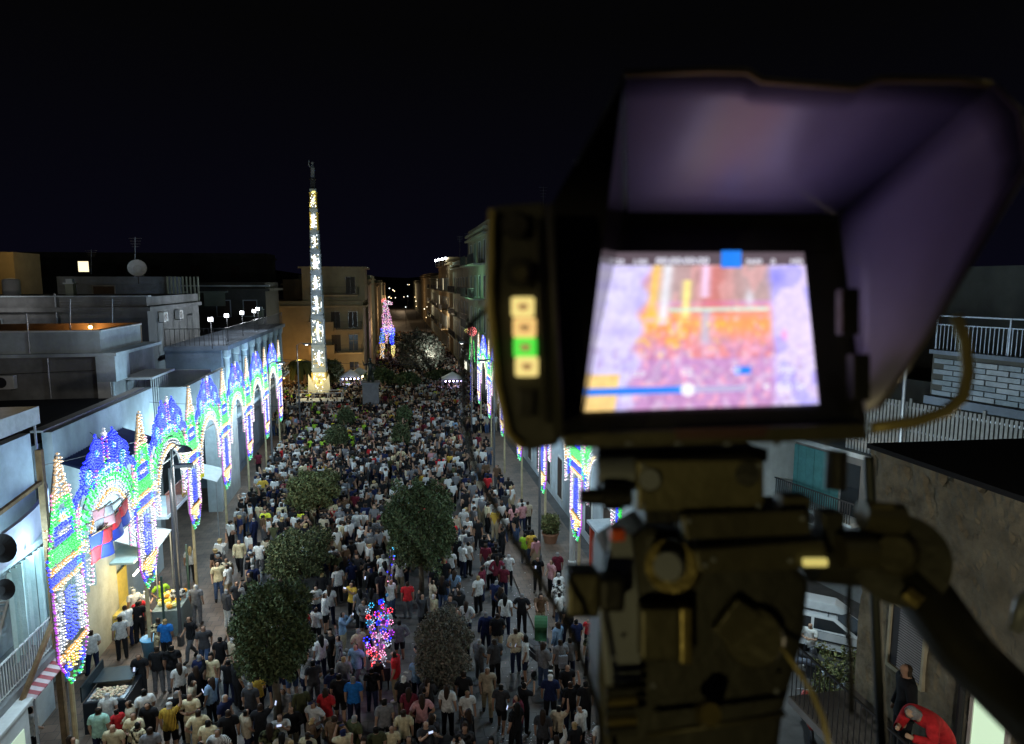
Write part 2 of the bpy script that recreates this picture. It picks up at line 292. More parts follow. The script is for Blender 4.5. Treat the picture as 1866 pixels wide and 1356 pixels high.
def make_arch():
    t = thing('light_arch', '', 'light arch')
    f = MB()
    for r in (1.45, 2.3):
        P = [(-.05, r*math.cos(PI*i/24), 5.6+r*math.sin(PI*i/24)*(1 if r < 2 else .98)) for i in range(25)]
        for a, b in zip(P, P[1:]): f.bar(a, b, .02)
    for i in range(0, 25, 3): a = PI*i/24; f.bar((-.05,1.45*math.cos(a),5.6+1.45*math.sin(a)), (-.05,2.3*math.cos(a),5.6+2.26*math.sin(a)), .014)
    for s in (-1, 1): f.bar((-.05,s*2.1,4.8), (-.05,s*2.1,7.4), .02); f.bar((-.05,s*1.5,4.8), (-.05,s*1.5,5.7), .02); f.bar((-.05,s*1.3,7.5), (-.05,s*.1,8.7), .014); f.bar((-.05,s*2.15,6.9), (-.05,s*1.3,8.0), .014)
    f.bar((-.05,0,7.0), (-.05,0,9.0), .02); f.bar((-.1,-2.9,6.6), (-.1,2.9,6.6), .035); f.build('frame', M_frame, t)
    L = Lights()
    L.arc('white', 0, 5.6, 1.45, 4, 176, .055); L.arc('amber', 0, 5.6, 1.55, 8, 172, .06); L.arc('amber', 0, 5.6, 1.6, 20, 160, .09)
    for r in (1.72, 1.84): L.arc('white', 0, 5.6, r, 10, 170, .1)
    for i in range(27):
        a = math.radians(12+156*i/26); L.line('green', 1.9*math.cos(a), 5.6+1.9*math.sin(a), 2.32*math.cos(a), 5.6+2.3*math.sin(a), .065)
    L.arc('green', 0, 5.6, 2.36, 25, 155, .06); L.arc('green', 0, 5.6, 2.06, 20, 160, .07)
    for s in (-1, 1):
        for k in range(4): L.line('white', s*(1.55+.12*k), 4.85+.05*k, s*(1.5+.12*k), 5.7, .085)
        L.line('pink', s*1.5, 4.9, s*1.46, 5.7, .08); L.line('blue', s*1.95, 5.3, s*1.95, 5.95, .06); L.line('blue', s*2.02, 5.3, s*2.02, 5.95, .06)
        for k in range(6): L.line('white', s*1.95, 6.2+.06*k, s*2.25, 6.05+.16*k, .09)
        for r in (.16, .09): L.arc('amber', s*1.93, 6.15, r, 0, 360, .07)
        for k in range(3): L.line('green', s*(2.2+.1*k), 5.7, s*(2.3+.1*k), 7.1, .065)
        L.line('purple', s*2.3, 6.5, s*2.3, 7.05, .06); L.line('pink', s*2.08, 6.85, s*2.08, 7.4, .07); L.line('pink', s*1.98, 7.1, s*2.2, 7.1, .07)
        for r in (.5, .6, .7): L.arc('blue', s*1.72, 7.12, r, (25 if s > 0 else 55), (125 if s > 0 else 155), .058)
        for r in (.3, .4, .5): L.arc('blue', s*1.28, 7.98, r, -60, 240, .056)
        for r in (.1, .19): L.arc('cyan', s*1.28, 7.98, r, 0, 360, .06)
        L.line('purple', s*.84, 7.55, s*.8, 8.05, .06); L.line('purple', s*.76, 7.6, s*.7, 8.0, .07); L.line('pink', s*.68, 7.85, s*.9, 7.85, .07)
        for r in (.3, .4, .5): L.arc('blue', s*.38, 7.62, r, 25, 155, .056)
        for r in (.16, .24): L.arc('cyan', s*.4, 7.72, r, 0, 180, .06)
        for r in (.16, .25, .34, .43): L.arc('blue', s*.62, 8.5, r, -180, 180, .05)
        L.arc('cyan', s*.62, 8.5, .08, 0, 360, .05); L.arc('blue', s*1.1, 8.45, .1, 0, 360, .05); L.arc('blue', s*1.1, 8.45, .17, 0, 360, .05); L.line('blue', s*.62, 8.95, s*.6, 9.1, .05)
        L.line('purple', s*.14, 8.2, s*.16, 8.85, .06); L.line('blue', s*.07, 8.3, s*.08, 8.9, .06)
        L.line('white', s*.05, 8.95, s*.12, 9.02, .05); L.line('white', s*.1, 7.9, s*.22, 8.3, .08)
    for u in range(-8, 9):
        for v in range(3):
            pass
    L.line('white', 0, 8.85, 0, 9.15, .05); L.line('green', 0, 7.95, 0, 8.2, .06)
    L.line('white', -.15, 7.95, .15, 7.95, .06)
    L.build(t)
    return t
pil0, arc0 = make_pillar(), make_arch(); locals_(pil0); locals_(arc0)
YL0, DYL = 19.4, 5.93
nums = ['nearest', 'second', 'third', 'fourth', 'fifth', 'sixth', 'farthest']
def place(src, first, x, y, side, label, group, rz, energy):
    t = src if first else copy_tree(src)
    t.location = (x, y, 0); t.rotation_euler = (0, 0, rz); t['label'] = label; t['group'] = group
    if energy:
        sg = 1 if rz == 0 else -1
        lamp(t.name.split('.')[0]+'_glow', (x+1.2*sg, y, 6.2), energy*(.3 if abs(y-22.4) < 1 and sg > 0 else .95), (.62, .86, 1.0), .6); lamp(t.name.split('.')[0]+'_back_glow', (x-1.05*sg, y, 6.6), energy*(.45 if abs(y-22.4) < 1 and sg > 0 else .95), (.5, .82, 1.0), .6)
    return t
for i in range(7):
    place(pil0, i == 0, -8.8, YL0+DYL*i, 'left', ['nearest tall blue and purple light pillar on the left, under a gold spire', 'light pillar on the left just past the red and blue banners', 'light pillar on the left, third from the camera, beside the dome lamp', 'light pillar on the left, fourth from the camera', 'fifth light pillar on the left, by the columned facade', 'last but one light pillar on the left side', 'farthest light pillar on the left, beside the tan apartment block'][i], 'light pillars along the left side', 0, [560, 60, 60, 60, 60, 60, 60][i])
for i in range(6):
    place(arc0, i == 0, -8.8, YL0+DYL*(i+.5), 'left', ['nearest light arch on the left, over the food stall and quartered banners', 'second light arch on the left, over the balcony with flags', 'third light arch on the left, in front of the pale blue terrace', 'fourth light arch on the left, before the columned facade', 'fifth light arch on the left, shrinking towards the square', 'farthest light arch on the left, at the corner of the square'][i], 'light arches along the left side', 0, [480, 420, 380, 340, 320, 300][i])
for i in range(6):
    place(pil0, False, 7.4, 27+6.6*i, 'right', ['nearest light pillar on the right, in front of the red kiosk', 'second light pillar on the right, beside the potted tree', 'third light pillar on the right, tip just under the monitor', 'fourth light pillar on the right, behind the button panel of the monitor', 'fifth light pillar on the right, slim with distance', 'farthest light pillar on the right, below the green corner building'][i], 'light pillars along the right side', PI, 0)
for i in range(5):
    place(arc0, False, 7.4, 30.3+6.6*i, 'right', ['nearest right-hand light arch, mostly behind the monitor', 'second light arch on the right, hidden by the monitor body', 'third light arch on the right, by the monitor edge', 'fourth light arch on the right, blue crest beside the monitor', 'farthest light arch on the right, next to the red flower light'][i], 'light arches along the right side', PI, [300, 260, 240, 220, 220][i])
place(arc0, False, 7.4, 23.7, 'right', 'light arch on the right nearest the camera, green fan just under the monitor plate', 'light arches along the right side', PI, 300)
# red and green flower light on a mast at the end of the right row
t = thing('flower_light', 'red flower shaped light on a tall green and yellow lit stem at the right', 'light sculpture', (7.3, 64.5, 0))
m = MB(); m.bar((7.3,64.5,0), (7.3,64.5,9.4), .06, 6); m.build('pole', M_frame, t)
L = Lights()
for k in range(3): L.arc('red', 0, 8.9, .15+.13*k, 0, 360, .09)
L.line('green', -.25, 6.3, -.15, 8.3, .07); L.line('yellow', .0, 6.5, -.05, 8.4, .07); L.line('green', .25, 6.0, .15, 8.0, .08); L.arc('yellow', -.5, 9.0, .15, 0, 360, .09); L.line('purple', 0, 2.2, 0, 6, .06); L.line('blue', -.12, 2.2, -.12, 6, .06)
h = thing('tmp', '', 'x'); L.build(h, .06)
for c in list(h.children): c.parent = t; c.matrix_parent_inverse = Matrix.Identity(4); c.rotation_euler = (0,0,-PI/2)
bpy.data.objects.remove(h)
# ------------------------------------------------------------ facade helpers
M_glass = mat('dark_window_glass', (.015,.018,.022), .15, 0, spec=.6)
M_iron = mat('dark_iron', (.03,.03,.032), .5, .2, 8)
M_shut_g = mat('green_shutter_paint', (.03,.055,.045), .6, .3, 10)
M_shut_b = mat('brown_shutter_paint', (.06,.04,.028), .6, .3, 10)
M_white = mat('white_paint', (.62,.62,.6), .6, .15, 4)
M_lit = mat('lit_window', (.5,.5,.4), .5, 0, emit=(1,.86,.55), es=1.6)
def unit(a, b): d = Vector((b[0]-a[0], b[1]-a[1], 0)); L = d.length; d.normalize(); return d, L
def wall(name, parent, a, b, z0, z1, th, m):         # a->b with the outward side on the right hand
    d, L = unit(a, b); n = Vector((d.y, -d.x, 0)); q = MB(); q.obox(a, d, n, 0, L, -th, 0, z0, z1); return q.build(name, m, parent)
def window(parent, a, b, s, z, w, h, m_fr, kind='shutter', m_sh=None, slats=False):
    d, L = unit(a, b); n = Vector((d.y, -d.x, 0)); q = MB(); t = .09
    q.obox(a, d, n, s-w/2-t, s-w/2, .0, .07, z-t, z+h+t); q.obox(a, d, n, s+w/2, s+w/2+t, .0, .07, z-t, z+h+t)
    q.obox(a, d, n, s-w/2, s+w/2, .0, .07, z+h, z+h+t); q.obox(a, d, n, s-w/2, s+w/2, .0, .1, z-t, z)
    fr = q.build('window', m_fr, parent)
    q = MB(); q.obox(a, d, n, s-w/2, s+w/2, .006, .022, z, z+h)
    q.build('pane', M_lit if kind == 'lit' else M_glass, fr)
    if kind == 'shutter':
        q = MB()
        for k in (-1, 1):
            c0 = s-w/2+.02 if k < 0 else s+.01; c1 = s-.01 if k < 0 else s+w/2-.02
            q.obox(a, d, n, c0, c1, .025, .045, z+.02, z+h-.02)
            nn = 9 if slats else 0
            for i in range(nn): zz = z+.1+(h-.2)*i/nn; q.obox(a, d, n, c0+.04, c1-.04, .045, .062, zz, zz+(h-.2)/nn*.6)
        q.build('shutter', m_sh or M_shut_g, fr)
    elif kind == 'glazed':
        q = MB(); q.obox(a, d, n, s-.02, s+.02, .022, .05, z, z+h); q.obox(a, d, n, s-w/2, s+w/2, .022, .045, z+h*.6, z+h*.6+.04); q.build('glazing_bar', m_fr, fr)
    return fr
def balcony(parent, a, b, s, z, w, dp, m_sl, m_rl=None, h=1.0, sp=.13, solid=None):
    d, L = unit(a, b); n = Vector((d.y, -d.x, 0)); q = MB(); q.obox(a, d, n, s-w/2, s+w/2, .0, dp, z-.14, z); q.obox(a, d, n, s-w/2+.1, s+w/2-.1, .0, dp-.1, z-.22, z-.142)
    sl = q.build('balcony', m_sl, parent); q = MB(); P = lambda u, v, zz: Vector(a)+d*u+n*v+Vector((0,0,zz))-Vector((0,0,Vector(a).z if len(a) > 2 else 0)) if False else Vector((a[0]+d.x*u+n.x*v, a[1]+d.y*u+n.y*v, zz))
    r = .012
    if solid: 
        q.obox(a, d, n, s-w/2, s+w/2, dp-.1, dp, z+.002, z+h); q.obox(a, d, n, s-w/2, s-w/2+.1, .0, dp-.102, z+.002, z+h); q.obox(a, d, n, s+w/2-.1, s+w/2, .0, dp-.102, z+.002, z+h); q.build('parapet', solid, sl); return sl
    for v0, v1, u0, u1 in ((dp-.04, dp-.04, s-w/2+.03, s+w/2-.03), (.03, dp-.04, s-w/2+.03, s-w/2+.03), (.03, dp-.04, s+w/2-.03, s+w/2-.03)):
        q.bar(P(u0,v0,z+h), P(u1,v1,z+h), .022); q.bar(P(u0,v0,z+.08), P(u1,v1,z+.08), .014); LL = math.hypot(u1-u0, v1-v0); k = max(1, int(LL/sp))
        for i in range(k+1): t = i/k; q.bar(P(u0+(u1-u0)*t, v0+(v1-v0)*t, z+.0), P(u0+(u1-u0)*t, v0+(v1-v0)*t, z+h), r)
    q.build('railing', m_rl or M_iron, sl); return sl
def block(name, label, x0, y0, x1, y1, z0, z1, m, cornice=None, m_roof=None, group=None, cat='building', par=.5):
    t = thing(name, label, cat, ((x0+x1)/2, (y0+y1)/2, 0), group)
    q = MB(); q.box(x0, y0, z0, x1, y1, z1); q.build('wall', m, t)
    q = MB(); q.box(x0+.25, y0+.25, z1+.002, x1-.25, y1-.25, z1+.05); q.build('roof', m_roof or M_roof, t)
    if par:
        q = MB(); 
        for a in ((x0,y0,x1,y0+.2), (x0,y1-.2,x1,y1), (x0,y0+.202,x0+.2,y1-.202), (x1-.2,y0+.202,x1,y1-.202)): q.box(a[0], a[1], z1+.001, a[2], a[3], z1+par)
        q.build('parapet', m, t)
    if cornice:
        q = MB(); e = cornice; q.box(x0-e, y0-e, z1-.35, x1+e, y0-.001, z1-.1); q.box(x0-e, y0, z1-.35, x0-.001, y1, z1-.1); q.box(x1+.001, y0, z1-.35, x1+e, y1, z1-.1); q.build('cornice', m, t)
    return t
def aircon(x, y, z, n, label, group=None):
    t = thing('air_conditioner', label, 'air conditioner', (x, y, z), group); q = MB(); n = Vector(n); d = Vector((-n.y, n.x, 0))
    q.obox((x,y), d, n, -.42, .42, .06, .36, z, z+.6); q.build('casing', M_white, t, bevel=.02)
    q = MB(); c = Vector((x,y,z+.3))+n*.365-d*.1
    q.lathe([(.24,0),(.24,.012),(.2,.014),(.2,.004)], c, 16, axis=n); q.build('fan_guard', M_iron, t)
    q = MB(); q.obox((x,y), d, n, -.3, -.26, -.0, .34, z-.05, z-.002); q.obox((x,y), d, n, .26, .3, -.0, .34, z-.05, z-.002); q.build('bracket', M_iron, t)
    return t
M_roof = mat('bitumen_roof', (.012,.013,.016), .9, .3, 2)
M_stucco_w = mat('pale_stucco', (.5,.56,.58), .85, .22, 1.5, .4, dirt=.8)  # M_stucco_w: cyan arch light on white walls is mixed into this colour
M_stucco_g = mat('grey_stucco', (.27,.27,.265), .88, .35, 1.2, .45, dirt=.85)
M_stucco_b = mat('blue_grey_stucco', (.2,.24,.3), .88, .25, 1.4, .45, dirt=.8)
M_stucco_t = mat('tan_stucco', (.36,.27,.16), .88, .22, .8, .2, dirt=.35)
M_stucco_o = mat('ochre_stucco', (.42,.3,.14), .88, .22, .8, .2, dirt=.3)
M_stucco_l = mat('sage_stucco', (.3,.33,.26), .88, .22, .8, .2, dirt=.35)
M_stucco_d = mat('dark_stucco', (.09,.09,.08), .9, .25, .8, .2, dirt=.35)
M_steel = mat('galvanised_steel', (.4,.42,.45), .4, .2, 6, metal=.7)
M_cloth_t = mat('pale_teal_cloth', (.42,.55,.52), .9, .15, 3, .3)

# ------------------------------------------------------------ left row of buildings
# building with the curved balcony at the left edge
A = thing('corner_house', 'pale house at the left edge with a rounded balcony and hanging teal curtains', 'house', (-13, 17, 0))
wall('wall', A, (-11.2, 22.5), (-11.2, 10), 0, 9.05, .3, M_stucco_w) 
q = MB(); q.box(-24, 10, 0, -11.5, 22.5, 8.6); q.build('house_body', M_stucco_w, A)
q = MB(); q.box(-24, 10.2, 8.602, -11.55, 22.4, 8.7); q.build('roof', M_roof, A)
a, b = (-11.2, 22.5), (-11.2, 10)
for s in (.9, 2.6, 4.6): window(A, a, b, s, 6.9, 1.0, 1.9, M_white, 'shutter', M_white, True)
q = MB(); P = []
for i in range(13): t_ = i/12; P.append((-11.2+1.5*math.sin(PI*min(1, t_*1.0)*.5+.0)**.6 if t_ > 0 else -11.2, 23.4-5.4*t_))
for i, (x, y) in enumerate(P[:-1]):
    x2, y2 = P[i+1]; q.add([(x,y,6.5),(x2,y2,6.5),(x2,y2,7.35),(x,y,7.35),(x-.12,y,6.5),(x2-.12,y2,6.5),(x2-.12,y2,7.35),(x-.12,y,7.35)], [(0,1,2,3),(7,6,5,4),(3,2,6,7),(4,5,1,0)])
bal = q.build('balcony_parapet', mat('lilac_plaster', (.4,.38,.5), .8, .15, 2), A)  # plaster tinted lilac to stand in for purple light on the parapet
q = MB(); q.box(-11.2, 17.9, 6.34, -9.8, 23.2, 6.498); q.build('balcony_floor', M_stucco_w, A)
# canopy edge above
q = MB(); q.box(-10.9, 16.0, 10.1, -9.6, 20.4, 10.22); q.box(-9.72, 16.0, 9.75, -9.6, 20.4, 10.098); [q.bar((-9.7,y,7.3), (-9.7,y,9.76), .03) for y in (16.4, 18.2, 20.3)]; q.build('canopy', M_steel, A)
for k in range(4):      # hanging curtains over the lower balcony
    q = MB(); y0 = 18.4+k*1.25
    for i in range(14):
        y = y0+i*.085; x = -9.75+.07*math.sin(i*1.9+k); x2 = -9.75+.07*math.sin((i+1)*1.9+k); q.add([(x,y,6.3),(x2,y+.085,6.3),(x2,y+.085,3.9+.08*math.sin(i)),(x,y,3.9+.08*math.sin(i-1))], [(0,1,2,3)])
    o = q.build('hanging_curtain', M_cloth_t, fix=False); sm = o.modifiers.new('thick', 'SOLIDIFY'); sm.thickness = .008
    tag(o, ['pale teal curtain hanging under the rounded balcony, nearest the left edge', 'pale teal curtain under the rounded balcony, second from the left edge', 'pale teal curtain under the rounded balcony, third from the left edge', 'pale teal curtain beside the weathered timber post'][k], 'curtain', 'teal curtains under the rounded balcony')
t = thing('balcony_railing', 'white iron railing behind the first light pillar, above the striped awning', 'railing', (-9.7, 19, 4.2))
q = MB()
for i in range(40): y = 16.8+i*.12; q.bar((-9.7,y,3.35), (-9.7,y,4.25), .014)
q.build('baluster', M_white, t, kind='stuff'); q = MB(); q.bar((-9.7,16.8,4.25), (-9.7,21.5,4.25), .03); q.bar((-9.7,16.8,3.4), (-9.7,21.5,3.4), .02); q.build('handrail', M_white, t)
q = MB(); q.box(-11.2, 16.5, 3.1, -9.6, 21.6, 3.3); q.build('balcony_slab', M_stucco_g, t)
t = thing('metal_stair', 'white metal outside stair climbing at the left edge beside the house', 'stair', (-10.6, 18.5, 3.3))
for i in range(13): q = MB(); q.box(-10.9, 17.2+i*.14, 3.5+i*.17, -10.0, 17.45+i*.14, 3.54+i*.17); q.build('tread', M_white, t)
q = MB(); q.bar((-9.98,17.2,3.5), (-9.98,19.1,5.75), .04); q.bar((-9.98,17.2,4.4), (-9.98,19.1,6.3), .02); q.build('stringer', M_white, t)
# striped awning: corrugated panels, red and white
t = thing('striped_awning', 'small red and white striped sheet awning left of the first light pillar', 'awning', (-9.9, 19, 3))
for i in range(11):
    q = MB(); y = 18.25+i*.17; q.add([(-10.4,y,3.3),(-10.4,y+.165,3.3),(-9.3,y+.165,2.95),(-9.3,y,2.95),(-10.4,y,3.27),(-10.4,y+.165,3.27),(-9.3,y+.165,2.92),(-9.3,y,2.92)], [(0,3,2,1),(4,5,6,7),(0,1,5,4),(2,3,7,6),(1,2,6,5),(3,0,4,7)])
    q.build('awning_strip', mat('faded_red_sheet', (.35,.07,.08), .6, .2, 6) if i % 2 else mat('pink_white_sheet', (.6,.5,.5), .6, .2, 6), t)
q = MB(); q.bar((-9.35,18.3,0), (-9.35,18.3,2.95), .035); q.bar((-9.35,20.1,0), (-9.35,20.1,2.95), .035); q.build('post', M_steel, t)
# kiosk at the lower left corner
t = thing('kiosk', 'white kiosk with a wooden counter in the lower left corner', 'kiosk', (-10, 16.7, 0))
q = MB(); q.box(-11, 15.8, 0, -9.35, 18.0, 3.0); q.build('kiosk_body', M_white, t, bevel=.03)
q = MB(); q.box(-11.1, 15.7, 3.002, -9.25, 18.1, 3.1); q.build('roof', M_white, t, bevel=.02)
q = MB(); q.box(-9.34, 16.0, 1.0, -8.95, 17.8, 1.08); q.build('counter', mat('varnished_wood', (.3,.14,.05), .4, .4, 5), t)
q = MB(); q.box(-9.35, 16.2, 1.3, -9.33, 17.7, 2.5); q.build('window', mat('kiosk_window', (.5,.55,.45), .4, 0, emit=(.7,.9,.65), es=.5), t)
# timber scaffold pole with beams
t = thing('timber_post', 'weathered timber post with a horizontal beam left of the first light pillar', 'timber post', (-9.6, 20.2, 0))
q = MB(); q.bar((-9.6,20.2,0), (-9.6,20.2,9.05), .11, 4); q.build('post', M_wood, t); q = MB(); q.bar((-9.6,17.6,7.95), (-9.6,20.1,8.16), .07, 4); q.build('beam', M_wood, t)
t = thing('timber_brace', 'slanting bare timber brace propping the first light pillar', 'brace', (-9.6, 18.8, 0))
q = MB(); q.bar((-9.6,17.7,2.6), (-9.0,19.4,5.1), .07, 4); q.build('brace', M_wood, t)
for i, (px, py, s_) in enumerate([(-6, 1003, .36), (-2, 1078, .26)]):
    t = thing('satellite_dish', ['dark satellite dish at the left edge beside the curtains', 'lower dark satellite dish at the left edge'][i], 'satellite dish', on_x(px, py, -9.9), 'dishes at the left edge'); c = on_x(px, py, -9.6)
    q = MB(); q.lathe([(.02,0),(s_*.5,.05),(s_*.85,.14),(s_,.2),(s_*.86,.17),(s_*.4,.08)], c, 18, axis=(.9,-.3,.35)); q.build('dish', mat('matt_black_dish', (.012,.012,.014), .8, .1, 3), t); q = MB(); q.bar(c, c+Vector((-.5,.1,-.3)), .03); q.build('arm', M_iron, t)
# long low building with pale parapet
B = thing('low_house', 'low flat-roofed building with a long pale parapet behind the first light arch', 'house', (-15, 27, 0))
wall('wall', B, (-11.3, 33.5), (-11.3, 24.02), 0, 8.75, .3, M_stucco_w); q = MB(); q.box(-30, 24.02, 0, -11.61, 33.4, 8.3); q.build('house_body', M_stucco_w, B)
q = MB(); q.box(-30, 24.02, 8.302, -11.61, 33.4, 8.36); q.build('roof', M_roof, B)
a, b = (-11.3, 33.5), (-11.3, 24.02)
for s in (2, 4.5, 7.3): window(B, a, b, s, 5.0, 1.1, 2.0, M_white, 'shutter', M_shut_b, True)
for i in range(28):      # corrugated blue roof panels under the parapet
    q = MB(); y = 24.3+i*.2; q.add([(-11.28,y,7.75),(-11.28,y+.1,7.8),(-11.28,y+.2,7.75),(-9.7,y+.2,7.15),(-9.7,y+.1,7.2),(-9.7,y,7.15)], [(0,5,4,1),(1,4,3,2)]); q.build('roof_panel', mat('blue_corrugated_sheet', (.06,.08,.16), .5, .2, 5, metal=.3), B)
# house wall seen through the first arch, cream, lit
wall('shop_wall', B, (-11.0, 27.5), (-11.0, 24.5), .1, 4.6, .25, mat('cream_plaster', (.5,.48,.36), .85, .2, 2, .3, dirt=.3))
# upper block C
Cc = thing('roof_terrace_house', 'grey two-step house with a roof terrace lit by an orange lamp, upper left', 'house', (-16, 38, 0))
M_c = M_stucco_g
q = MB(); q.box(-32, 33.5, 0, -12.7, 39.4, 10.25); q.build('wall', M_c, Cc)
q = MB(); q.box(-32, 33.35, 10.252, -12.35, 39.6, 10.4); q.build('cornice', M_stucco_w, Cc)
q = MB(); q.box(-32, 33.7, 10.402, -13.1, 33.9, 11.35); q.box(-13.3, 33.902, 10.402, -13.1, 38.8, 11.35); q.build('parapet', M_stucco_w, Cc)
q = MB(); q.box(-32, 38.802, 10.402, -13.1, 39.0, 11.45); q.build('parapet', mat('brown_plaster', (.3,.2,.12), .85, .2, 2, .2), Cc)
q = MB(); q.box(-13.2, 33.3, 9.1, -12.4, 35.0, 10.25); q.build('corner_pier', M_stucco_w, Cc)
a, b = (-12.7, 39.4), (-12.7, 33.5)
window(Cc, a, b, 3.4, 6.3, 1.3, 2.5, M_white, 'glazed'); balcony(Cc, a, b, 3.2, 6.2, 2.6, 1.1, M_stucco_w, M_white); window(Cc, a, b, 1.0, 6.5, 1.0, 2.0, M_white, 'shutter', M_shut_b)
q = MB(); q.box(-12.69, 34.6, 9.0, -11.3, 38.0, 9.1); q.build('door_canopy', M_white, Cc)
q = MB(); q.lathe([(.05,0),(.09,.04),(.09,.12),(.03,.16)], (-16.6, 38.2, 11.3)); t = thing('terrace_lamp', 'orange lamp glowing behind the grey roof parapet', 'lamp', (-16.6, 38.2, 11.3)); q.build('globe', mat('orange_globe', (1,.6,.2), .5, 0, emit=(1,.62,.2), es=14), t); q = MB(); q.bar((-16.6,38.2,11.0), (-16.6,38.2,11.3), .015); q.build('stem', M_iron, t)
t.location = (-16.6, 38.2, 11.3)
for c in t.children: c.matrix_parent_inverse = Matrix.Translation((16.6,-38.2,-11.3))
pL = on_y(165, 599, 38.45); t.location = pL; lamp('terrace_lamp_light', pL+Vector((0,-.15,.05)), 60, (1,.5,.15), .1)
aircon(-16.9, 33.45, 8.9, (0,-1,0), 'air conditioning unit on the dark wall under the grey roof terrace')
# block D with air conditioners
D = block('grey_flats', 'long grey flat-roofed block with two air conditioners, behind the roof terrace', -42, 44, -14.4, 55, 0, 12.2, M_stucco_g, .25)
a, b = (-14.4, 55), (-14.4, 44)
for s in (2.5, 5.6, 8.8): window(D, a, b, s, 9.0, 1.1, 2.2, M_white, 'shutter', M_shut_b); balcony(D, a, b, s, 8.9, 1.9, .9, M_stucco_w)
for i, y in enumerate((46.2, 49.4)): aircon(-14.4, y, 11.1, (1,0,0), ['left air conditioner high on the grey block near the flood lamps', 'right air conditioner high on the grey block near the flood lamps'][i], 'air conditioners on the grey block')
# pale terrace box between arches, and ornate facade with floodlit terrace
E_ = thing('pale_blue_terrace_house', 'pale blue walled terrace behind the third light arch', 'house', (-13, 38, 0))
q = MB(); q.box(-14.6, 36.0, 6.2, -11.0+.8, 36.25, 8.4); q.box(-10.45, 36.252, 6.2, -10.2, 44, 8.4); q.box(-14.6, 41.7, 6.2, -10.5, 41.95, 8.55); q.build('parapet', M_stucco_w, E_)
q = MB(); q.box(-14.6, 36, 0, -10.98+.0, 44, 6.198) if False else q.box(-10.97, 41.52, 0, -10.2, 46.5, 6.198); q.build('wall', M_stucco_w, E_)
F_ = thing('columned_house', 'blue-grey house with columns and a floodlit roof terrace behind the far light arches', 'house', (-14, 57, 0))
q = MB(); q.box(-14.38, 46.6, 0, -11.0, 70, 9.2); q.build('wall', M_stucco_b, F_)
q = MB(); q.box(-14.37, 46.4, 9.202, -10.5, 70.3, 9.5); q.box(-24, 46.6, 8.3, -10.75, 70, 8.5) if False else None; q.build('cornice', M_stucco_b, F_)
for i in range(9): 
    y = 47.2+i*2.7; q = MB(); q.lathe([(.26,5.0),(.26,5.15),(.2,5.2),(.17,8.6),(.25,8.7),(.28,8.9),(.28,9.198)], (-10.8, y, 0), 10); q.build('column', M_stucco_w, F_)
a, b = (-11.0, 70), (-11.0, 46.6)
for i in range(8): s = 2.1+i*2.7; window(F_, a, b, s, 5.1, 1.2, 2.7, M_stucco_w, 'shutter', M_white); window(F_, a, b, s, .6, 1.6, 2.8, M_stucco_w, 'shutter', M_shut_b)
q = MB(); q.box(-10.98, 46.8, 4.7, -10.2, 69.8, 4.9); q.build('balcony', M_stucco_w, F_)
q = MB()
for i in range(80): y = 46.8+i*.29; q.bar((-10.25,y,4.9), (-10.25,y,5.8), .015)
q.bar((-10.25,46.8,5.8), (-10.25,69.8,5.8), .03)
for i in range(90): y = 46.8+i*.26; q.bar((-10.7,y,9.5), (-10.7,y,10.6), .015)
q.bar((-10.7,46.6,10.6), (-10.7,70,10.6), .03)
for i in range(13): x = -14.3+i*.29; q.bar((x,46.6,9.5), (x,46.6,10.6), .015)
q.bar((-14.3,46.6,10.6), (-10.7,46.6,10.6), .03); q.build('railing', M_iron, F_)
M_flood = mat('flood_lens', (.9,.9,.9), .4, 0, emit=(.93,.97,1), es=30)
for i, (px, py) in enumerate([(384, 582), (413, 575), (441, 570), (463, 567), (470, 563)]):
    c = on_x(px, py, -11.0+.0) if i == 0 else on_x(px, py, -11.2); t = thing('flood_lamp', ['nearest and brightest white flood lamp on the roof terrace', 'second white flood lamp on the roof terrace from the left', 'middle white flood lamp on the roof terrace', 'fourth white flood lamp on the roof terrace from the left', 'farthest white flood lamp on the roof terrace'][i], 'flood lamp', c, 'flood lamps on the roof terrace')
    q = MB(); q.bar((c.x,c.y,9.5), (c.x,c.y,c.z-.1), .03); q.build('stem', M_iron, t); q = MB(); q.box(c.x-.16, c.y-.1, c.z-.14, c.x+.16, c.y+.08, c.z+.14); q.build('housing', M_iron, t); q = MB(); s_ = .11; q.box(c.x-s_, c.y-.115, c.z-s_, c.x+s_, c.y-.102, c.z+s_); q.build('lens', M_flood, t)
    lamp('flood_beam', c+Vector((.1,-.4,.0)), 130, (.85,.93,1), .1)
# row behind: dark roof box with panels, dish, aerial, far blocks
G = block('rooftop_shed', 'dark blue rooftop shed with a striped side, upper left skyline', -27, 62, -18.6, 66, 0, 14.0, M_stucco_b, None, par=0)
q = MB()
for i in range(9): q.box(-18.55+i*.3, 61.7, 12.0, -18.45+i*.3, 61.9, 14.0)
q.build('slat_screen', M_stucco_l, G)
H_ = block('far_dark_flats', 'wide dark apartment block on the left skyline with one lit window', -75, 118, -20, 126, 0, 17.6, M_stucco_d, .3)
window(H_, (-75, 118), (-20, 118), 27.6, 15.1, 1.5, 1.6, M_white, 'lit')
for s in (6, 11, 16, 22, 33, 38, 44, 50): window(H_, (-75, 118), (-20, 118), s, 14.2, 1.4, 1.9, M_stucco_d, 'shutter', M_shut_b)
I_ = block('yellow_house', 'narrow yellow lit house end at the left edge of the skyline', -40, 58, -28.1, 62, 0, 15.3, M_stucco_o, None)
lamp('house_lamp', (-27, 55, 16), 110, (1,.75,.35), .3)
J_ = block('villa', 'low villa with pale roof edges and small dormers on the left skyline', -29, 72, -12.5, 80, 0, 13.0, M_stucco_d, .5)
